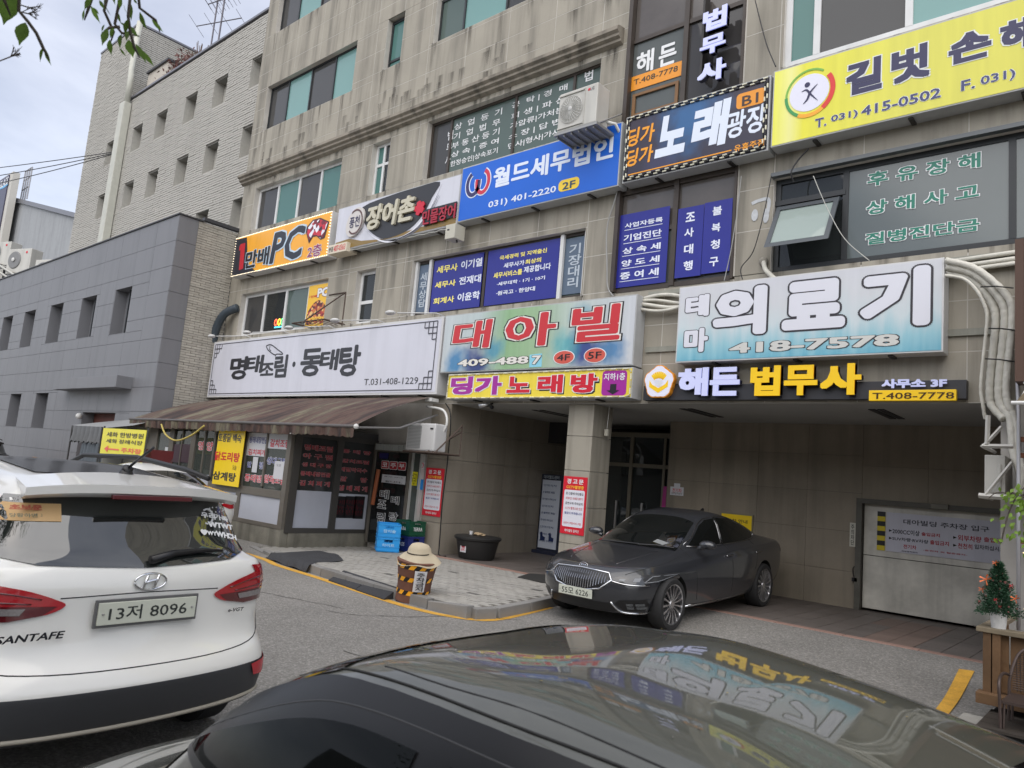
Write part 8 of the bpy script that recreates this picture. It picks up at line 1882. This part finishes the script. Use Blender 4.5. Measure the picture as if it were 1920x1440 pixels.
decal(kia, bv, 'dashboard_paper', [(3.52, .25), (3.55, .42), (3.48, .48), (3.45, .28)], 'top', mat('paper_behind_glass', (.22, .23, .23), .3), .006, .05)
MB().prism([(0, 0), (.16, 0), (.04, .06), (0, .05)], -.008, .008, 'xz').build('roof_fin', BLACK, kia, world_coords=False).location = (1.55, 0, 1.40)

# ---- dark olive car in the foreground -----------------------------
FPT = car_paint('olive_black_paint', (.066, .068, .054), rough=.4, metal=.0)
FPT.node_tree.nodes['Principled BSDF'].inputs['Coat IOR'].default_value = 1.58; FPT.node_tree.nodes['Principled BSDF'].inputs['Coat Roughness'].default_value = .028
fgr = [dict(d) for d in SEDR]
fk = 1.365/1.465
for i, d in enumerate(fgr):
    d['z'] = tuple(v*fk for v in d['z'])
    if 3 <= i <= 8: d['z'] = (d['z'][0], d['z'][1]-.01, d['z'][2]-(.04, .09, .15, .17, .17, .13)[i-3])
    if i <= 6: d['x'] = (d['x'][0], d['x'][1]-.42); d['w'] = (d['w'][0], d['w'][1], d['w'][2]*.96)
    if i >= 7: d['x'] = (d['x'][0], d['x'][1]+(-.10, .02, .08, .12, .12, .12)[i-7])
FGX, FGY = 1.32, 1.72
FG_AX = (1.17, 3.72)
me, bvf = car_shell(fgr, [2]+[0]*(len(fgr)-2), [FPT, GAP, PLAST], FG_AX, .33, .93, levels=4)
fc = thing('foreground_car', 'glossy olive black car roof in the foreground mirroring the signs', 'car', (FGX, FGY, 0), PI+math.radians(0.))
o = bpy.data.objects.new('body', me); COL.objects.link(o); o.parent = fc
GLSF = mat('dark_side_glass', (.004, .005, .005), .03, spec=.10)
TRM = mat('satin_black_trim', (.010, .010, .011), .35, spec=.3)
for v, s_ in (('left', 1), ('right', -1)):
    Z = lambda P: [(a, b*fk) for a, b in P]
    decal(fc, bvf, 'door_frame', Z([(3.52, 1.005), (3.34, 1.11), (2.98, 1.285), (2.74, 1.345), (2.3, 1.365), (1.85, 1.338), (1.42, 1.23), (1.06, 1.09), (1.15, 1.03), (2.4, 1.005)]), v, TRM, .007, .03, smooth=3)
    decal(fc, bvf, 'side_window', Z(smooth_pts([(3.36, 1.02), (3.18, 1.11), (2.88, 1.225), (2.66, 1.272), (2.44, 1.285)], 6)+[(2.44, 1.025)]), v, GLSF, .011, .03)
    decal(fc, bvf, 'side_window', Z([(2.34, 1.03)]+smooth_pts([(2.34, 1.286), (2.2, 1.286), (1.85, 1.262), (1.45, 1.17), (1.18, 1.09)], 5)+[(1.24, 1.055)]), v, GLSF, .011, .03)
    trim(fc, bvf, 'rain_channel', Z([(3.60, 1.0), (3.36, 1.13), (2.98, 1.300), (2.74, 1.360), (2.3, 1.380), (1.85, 1.352), (1.42, 1.245), (1.1, 1.10)]), v, .0035, RUBBER, .001)
    trim(fc, bvf, 'seal', Z([(3.42, 1.01), (3.24, 1.11), (2.92, 1.250), (2.68, 1.305), (2.3, 1.322), (1.85, 1.298), (1.42, 1.20), (1.1, 1.08)]), v, .004, mat('window_seal', (.03, .03, .031), .5), .004)
    MB().sphere((3.02, s_*.95, .86), .1, 14, sc=(.8, 1.3, .65)).tube([(3.05, s_*.80, .84), (3.05, s_*.9, .85)], .03, 8).build('door_mirror', FPT, fc, smooth=True, world_coords=False)
    trim(fc, bvf, 'roof_seam', [(2.72, s_*.50), (2.4, s_*.53), (1.9, s_*.51), (1.5, s_*.46)], 'top', .0028, RUBBER, -.001)
decal(fc, bvf, 'windshield', [(3.60, -.64), (3.67, 0), (3.60, .64), (2.86, .52), (2.78, 0), (2.86, -.52)], 'top', GLS, .004, .06)
decal(fc, bvf, 'rear_window', [(.90, -.55), (.86, 0), (.90, .55), (1.52, .48), (1.58, 0), (1.52, -.48)], 'top', GLS, .004, .07)
for x in FG_AX:
    for s_ in (-1, 1): wheel(fc, x, s_*.815, .33, .22, s_, mat('alloy_silver', (.55,)*3, .25), 10)
q = MB(); rp = random.Random(8)
for k in range(70):
    h_ = proj(bvf, (rp.uniform(1.4, 3.0), rp.uniform(-.5, .5)), 'top', .002)
    if h_ is not None:
        a = rp.uniform(0, PI); r = rp.uniform(.0015, .0045); q.add([h_+Vector((r*math.cos(a), r*math.sin(a), 0)), h_+Vector((-r*math.sin(a)*.6, r*math.cos(a)*.6, .001)), h_-Vector((r*math.cos(a), r*math.sin(a), 0)), h_+Vector((r*math.sin(a)*.6, -r*math.cos(a)*.6, .001))], [(0, 1, 2, 3)], k % 2)
q.build('fallen_petals', [mat('petal_tan', (.30, .22, .07), .8), mat('petal_grey', (.22, .21, .18), .8)], fc, fix=False, world_coords=False, kind='stuff')
# ---- white sedan ahead and black SUV far away ---------------------
w2, bv2 = sedan('parked_sedan', 'white sedan parked at the kerb beyond the white SUV', (-12.55, 6.35, 0), PI-math.radians(2), WPT)
decal(w2, bv2, 'reverse_lamp', [(-.86, .91), (-.66, .92), (-.64, .87), (-.86, .86)], 'rear', LCL, .012, .05)
MB().tube([(1.75, -.1, 1.43), (1.6, -.1, 1.58)], .006, 5).build('antenna', BLACK, w2, world_coords=False)
b2, bv3 = suv('distant_suv', 'black SUV with red tail lamps cut by the far left edge', (-28.0, 6.9, .0), PI, car_paint('black_paint', (.012, .012, .013), rough=.3))
# ================================================================ trees
LEAF = mat('zelkova_leaf', (.11, .19, .035), .5, rnd=.0, var=.35, vscale=18, spec=.4)
def add_translucent(m, amt=.35):
    nt = m.node_tree; N, L = nt.nodes, nt.links; b = N['Principled BSDF']; out = [n for n in N if n.type == 'OUTPUT_MATERIAL'][0]
    t = N.new('ShaderNodeBsdfTranslucent'); mx = N.new('ShaderNodeMixShader'); mx.inputs[0].default_value = amt
    if b.inputs['Base Color'].links: L.new(b.inputs['Base Color'].links[0].from_socket, t.inputs[0])
    else: t.inputs[0].default_value = b.inputs['Base Color'].default_value
    L.new(b.outputs[0], mx.inputs[1]); L.new(t.outputs[0], mx.inputs[2]); L.new(mx.outputs[0], out.inputs[0])
add_translucent(LEAF, .65)
def leaf_shape(c, d, n_, L_, W_):
    """pointed oval leaf from stalk c along d"""
    c, d, n_ = Vector(c), Vector(d).normalized(), Vector(n_); s_ = d.cross(n_).normalized(); n_ = s_.cross(d)
    pr = [(0, 0), (.14, .24), (.35, .46), (.55, .48), (.75, .30), (.9, .12), (1.08, 0)]
    ctr = [c+d*L_*t-n_*(L_*.10*t*t) for t, _ in pr]
    V = []
    for (t, w), p in zip(pr, ctr): V += [p+s_*W_*w+n_*W_*w*.25, p, p-s_*W_*w+n_*W_*w*.25]
    F_ = []
    for i in range(len(pr)-1):
        a = i*3
        if i == 0: F_ += [(1, 3, 4), (1, 4, 5)]
        elif i == len(pr)-2: F_ += [(a, a+4, a+1), (a+1, a+4, a+2)]
        else: F_ += [(a, a+3, a+4, a+1), (a+1, a+4, a+5, a+2)]
    return V, F_
BARK = mat('grey_brown_bark', (.09, .075, .06), .9, var=.2, vscale=8, bump=.5, bscale=30)
tr = thing('street_tree', 'leafy street tree beside the camera whose branches droop into the top left corner', 'tree', (1.6, -3.6, 0))
MB().tube(smooth_pts([(1.6, -3.6, 0), (1.62, -3.5, 1.5), (1.5, -3.3, 3.2), (1.2, -3.0, 4.4), (.8, -2.6, 5.6), (.6, -2.4, 7.4)], 5), [.2-.0055*i for i in range(26)], 10).build('trunk', BARK, tr, smooth=True)
def cam_ray(u, v, dist):
    x, y = (u-960)/1391.57, (v-720)/1391.57; d = (_r2*x-_u2*y+_fw).normalized(); return Vector((0, 0, CAM_H))+d*dist
# long bough reaching over towards the picture corner
b_end = cam_ray(235, -60, 2.5); b_end2 = cam_ray(40, -90, 2.3)
q = MB()
q.tube(smooth_pts([(1.2, -3.0, 4.4), (.2, -2.0, 4.6), (-.9, -.8, 4.0), tuple(b_end+Vector((.25, -.25, .35))), tuple(b_end)], 6), [.06-.0021*i for i in range(25)], 6)
q.tube(smooth_pts([(.2, -2.0, 4.6), (-.9, -1.0, 4.2), tuple(b_end2+Vector((.3, -.2, .45))), tuple(b_end2)], 6), [.035-.0016*i for i in range(19)], 6)
# twigs traced where the hanging sprays are
sprays = [([(235, -60), (222, 10), (215, 45), (228, 62), (262, 68)], 2.45), ([(210, -40), (195, 20), (213, 60), (208, 78)], 2.5), ([(250, -60), (240, 30), (244, 60), (252, 90), (262, 108)], 2.4), ([(255, -50), (262, 15), (292, 38), (300, 60)], 2.45), ([(185, -40), (165, 18), (158, 38)], 2.5), ([(40, -90), (35, 20), (52, 40), (68, 62), (80, 88), (92, 112)], 2.3), ([(5, -60), (8, 0), (20, 30)], 2.3), ([(225, 50), (205, 52), (197, 58), (200, 75)], 2.48)]
for P_, dd in sprays: q.tube([cam_ray(u, v, dd) for u, v in P_], [.004]*(len(P_)-1)+[.0015], 5)
q.build('bough', BARK, tr, smooth=True)
# hanging leaves, each placed on its twig: (u, v of stalk, u, v of tip, width factor)
hang = [(28, -12, 2, 45, .75), (48, 42, 34, 84, .60), (66, 62, 75, 72, .25), (82, 88, 72, 116, .40), (84, 90, 94, 124, .28), (0, 0, 14, 12, .5), (172, -5, 156, 18, .45), (158, 18, 154, 40, .22), (170, 10, 188, 46, .25), (175, 14, 186, 28, .4),
        (205, -8, 192, 12, .5), (228, -6, 222, 18, .5), (250, -2, 258, 8, .4), (246, 8, 244, 38, .55), (262, 22, 273, 56, .38), (284, 36, 307, 62, .26), (240, 36, 232, 66, .42), (225, 42, 240, 52, .3), (214, 52, 204, 72, .4), (202, 54, 190, 84, .45), (206, 74, 207, 104, .5), (228, 64, 222, 92, .55), (224, 90, 236, 106, .25), (242, 74, 248, 110, .60), (254, 82, 275, 118, .32), (266, 94, 289, 126, .28), (236, 46, 262, 70, .35), (218, 20, 226, 44, .3), (198, 10, 206, 30, .35), (186, 0, 196, 18, .4), (240, 58, 236, 76, .4), (196, 46, 189, 60, .35), (244, -20, 262, -2, .4), (212, -14, 214, 10, .4), (232, 8, 236, 26, .3)]
V, F_ = [], []
for k, (u0, v0, u1, v1, wf) in enumerate(hang):
    dd = 2.25+.35*random.random(); a, b = cam_ray(u0, v0, dd), cam_ray(u1, v1, dd+random.uniform(-.02, .02)); d = b-a; L_ = d.length
    nn = (_fw*-1+Vector((random.uniform(-.4, .4), random.uniform(-.4, .4), random.uniform(-.2, .4)))).normalized()
    vv, ff = leaf_shape(a, d, nn, L_*.93, L_*wf*.95); n0 = len(V); V += [tuple(p) for p in vv]; F_ += [tuple(i+n0 for i in f) for f in ff]
    lf = MB(); lf.v = [tuple(p) for p in vv]; lf.f = ff; lf.mi = [0]*len(ff); lf.build('leaf', LEAF, tr, smooth=True, fix=False)
def crown(root, c, R_, n, size, m, seed, name='crown', flat=.8, clumps=40):
    rg = np.random.default_rng(seed); V, F_ = [], []
    cl = []
    for k in range(clumps):
        v = rg.normal(0, 1, 3); v /= np.linalg.norm(v); r = rg.uniform(.35, 1)**.6; cl.append((np.array(c)+v*np.array([R_, R_, R_*flat])*r*.85, R_*rg.uniform(.14, .32)))
    for k in range(n):
        cc, cr_ = cl[rg.integers(len(cl))]; p = cc+rg.normal(0, cr_*.55, 3)
        d = rg.normal(0, 1, 3); d[2] -= .6; d /= np.linalg.norm(d); e = np.cross(d, rg.normal(0, 1, 3)); e /= np.linalg.norm(e); s = size*rg.uniform(.6, 1.3); q0 = len(V)
        V += [tuple(p), tuple(p+d*s*.45+e*s*.26), tuple(p+d*s), tuple(p+d*s*.45-e*s*.26)]; F_.append((q0, q0+1, q0+2, q0+3))
    q = MB(); q.v = V; q.f = F_; q.mi = [0]*len(F_); return q.build(name, m, root, fix=False)
crown(tr, (1.3, -2.9, 6.4), 2.7, 16000, .11, LEAF, 3)
# other trees of the street behind the camera (seen mirrored in paint and glass)
LEAF2 = mat('dark_street_leaf', (.045, .085, .022), .55, var=.3, vscale=3); add_translucent(LEAF2, .25)
t2 = thing('street_tree', 'street tree farther left behind the camera, seen only in reflections', 'tree', (-9, -8, 0)); MB().tube([(-9, -8, 0), (-8.9, -8, 3), (-9, -8.1, 6)], [.2, .16, .08], 8).build('trunk', BARK, t2, smooth=True); crown(t2, (-9, -8, 6.4), 3.0, 9000, .16, LEAF2, 9)
t3 = thing('street_tree', 'street tree farther right behind the camera, seen only in reflections', 'tree', (9, -7, 0)); MB().tube([(9, -7, 0), (9, -7, 3), (9, -7.1, 6)], [.2, .16, .08], 8).build('trunk', BARK, t3, smooth=True); crown(t3, (9, -7, 6.6), 3.2, 9000, .16, LEAF2, 11)
t4 = thing('street_tree', 'dense street tree left of centre behind the camera, added to block sky in reflections', 'tree', (-3.6, -5.2, 0)); MB().tube([(-3.6, -5.2, 0), (-3.6, -5.2, 3), (-3.7, -5.3, 5)], [.2, .16, .08], 8).build('trunk', BARK, t4, smooth=True); crown(t4, (-3.6, -5.0, 4.9), 2.9, 14000, .2, LEAF2, 21, clumps=60)  # unseen tree added with a dense crown to keep sky out of the car glass
op = thing('opposite_building', 'plain brown block across the street, seen only in reflections', 'building', (-8, -17, 0))
MB().box(-34, 16, -24, -17, 0, 9.5).build('wall', mat('brown_render', (.13, .105, .085), .8, var=.2), op, fix=False)
for k in range(18): MB().box(-32+k*2.6, -30.6+k*2.6, -17.02, -16.99, 4.4, 6.0).build('window', GREYG, op, fix=False)
# bright vine at the right edge
LV = mat('fresh_lime_leaf', (.20, .34, .04), .5, var=.2, vscale=20); add_translucent(LV, .4)
vt = thing('climbing_plant', 'bright lime green climbing plant hanging at the right edge', 'plant', (-1.15, 8.9, 1.5))
vt.location.x += .17; VOFF = .17
q = MB(); q.tube(smooth_pts([(-.95, 8.9, 2.2), (-1.08, 8.85, 2.0), (-1.15, 8.85, 1.8), (-1.2, 8.85, 1.55)], 5), .008, 5).tube(smooth_pts([(-.95, 8.9, 2.0), (-1.2, 8.82, 2.05), (-1.3, 8.8, 1.98)], 5), .005, 5); q.build('stem', BARK, vt)
rg = np.random.default_rng(12)
for k in range(120):
    t = rg.uniform(0, 1); c0 = Vector((-1.15+.12*rg.normal(), 8.84+.06*rg.normal(), 2.05-.5*t+.04*rg.normal())); 
    if k % 5 == 0: c0 = Vector((-1.22+.08*rg.normal(), 8.80, 2.0+.06*rg.normal()))
    d = Vector((rg.normal()*.6-.2, rg.normal()*.4, -.8+rg.normal()*.4)); vv, ff = leaf_shape(c0, d, (rg.normal()*.4, -1, .3+rg.normal()*.3), .045+.025*rg.random(), .034)
    lf = MB(); lf.v = [tuple(p) for p in vv]; lf.f = ff; lf.mi = [0]*len(ff); lf.v = [(a+VOFF, b, c) for a, b, c in lf.v]; lf.build('leaf', LV, vt, smooth=True, fix=False)
# fine bare twigs at the far left
s = thing('bare_twig', 'fine bare seed twigs at the top left edge', 'twig', tuple(cam_ray(0, 60, 2.6))); q = MB()
def twig(p, d, L_, lvl):
    e = (p[0]+d[0]*L_, p[1]+d[1]*L_); q.tube([cam_ray(p[0], p[1], 2.6), cam_ray(e[0], e[1], 2.6)], .0007+.0006*lvl, 4)
    if lvl > 0:
        for k in range(4):
            t = random.uniform(.3, 1); a = math.atan2(d[1], d[0])+random.uniform(-.9, .9); twig((p[0]+d[0]*L_*t, p[1]+d[1]*L_*t), (math.cos(a), math.sin(a)), L_*.42, lvl-1)
twig((-5, 116), (.93, -.36), 46, 2); twig((22, 4), (.95, .30), 44, 2); twig((30, 20), (.8, .2), 40, 2)
q.build('twigs', BARK, s)
bpy.data.batch_remove(ids=_TRASH)
bpy.context.view_layer.update()
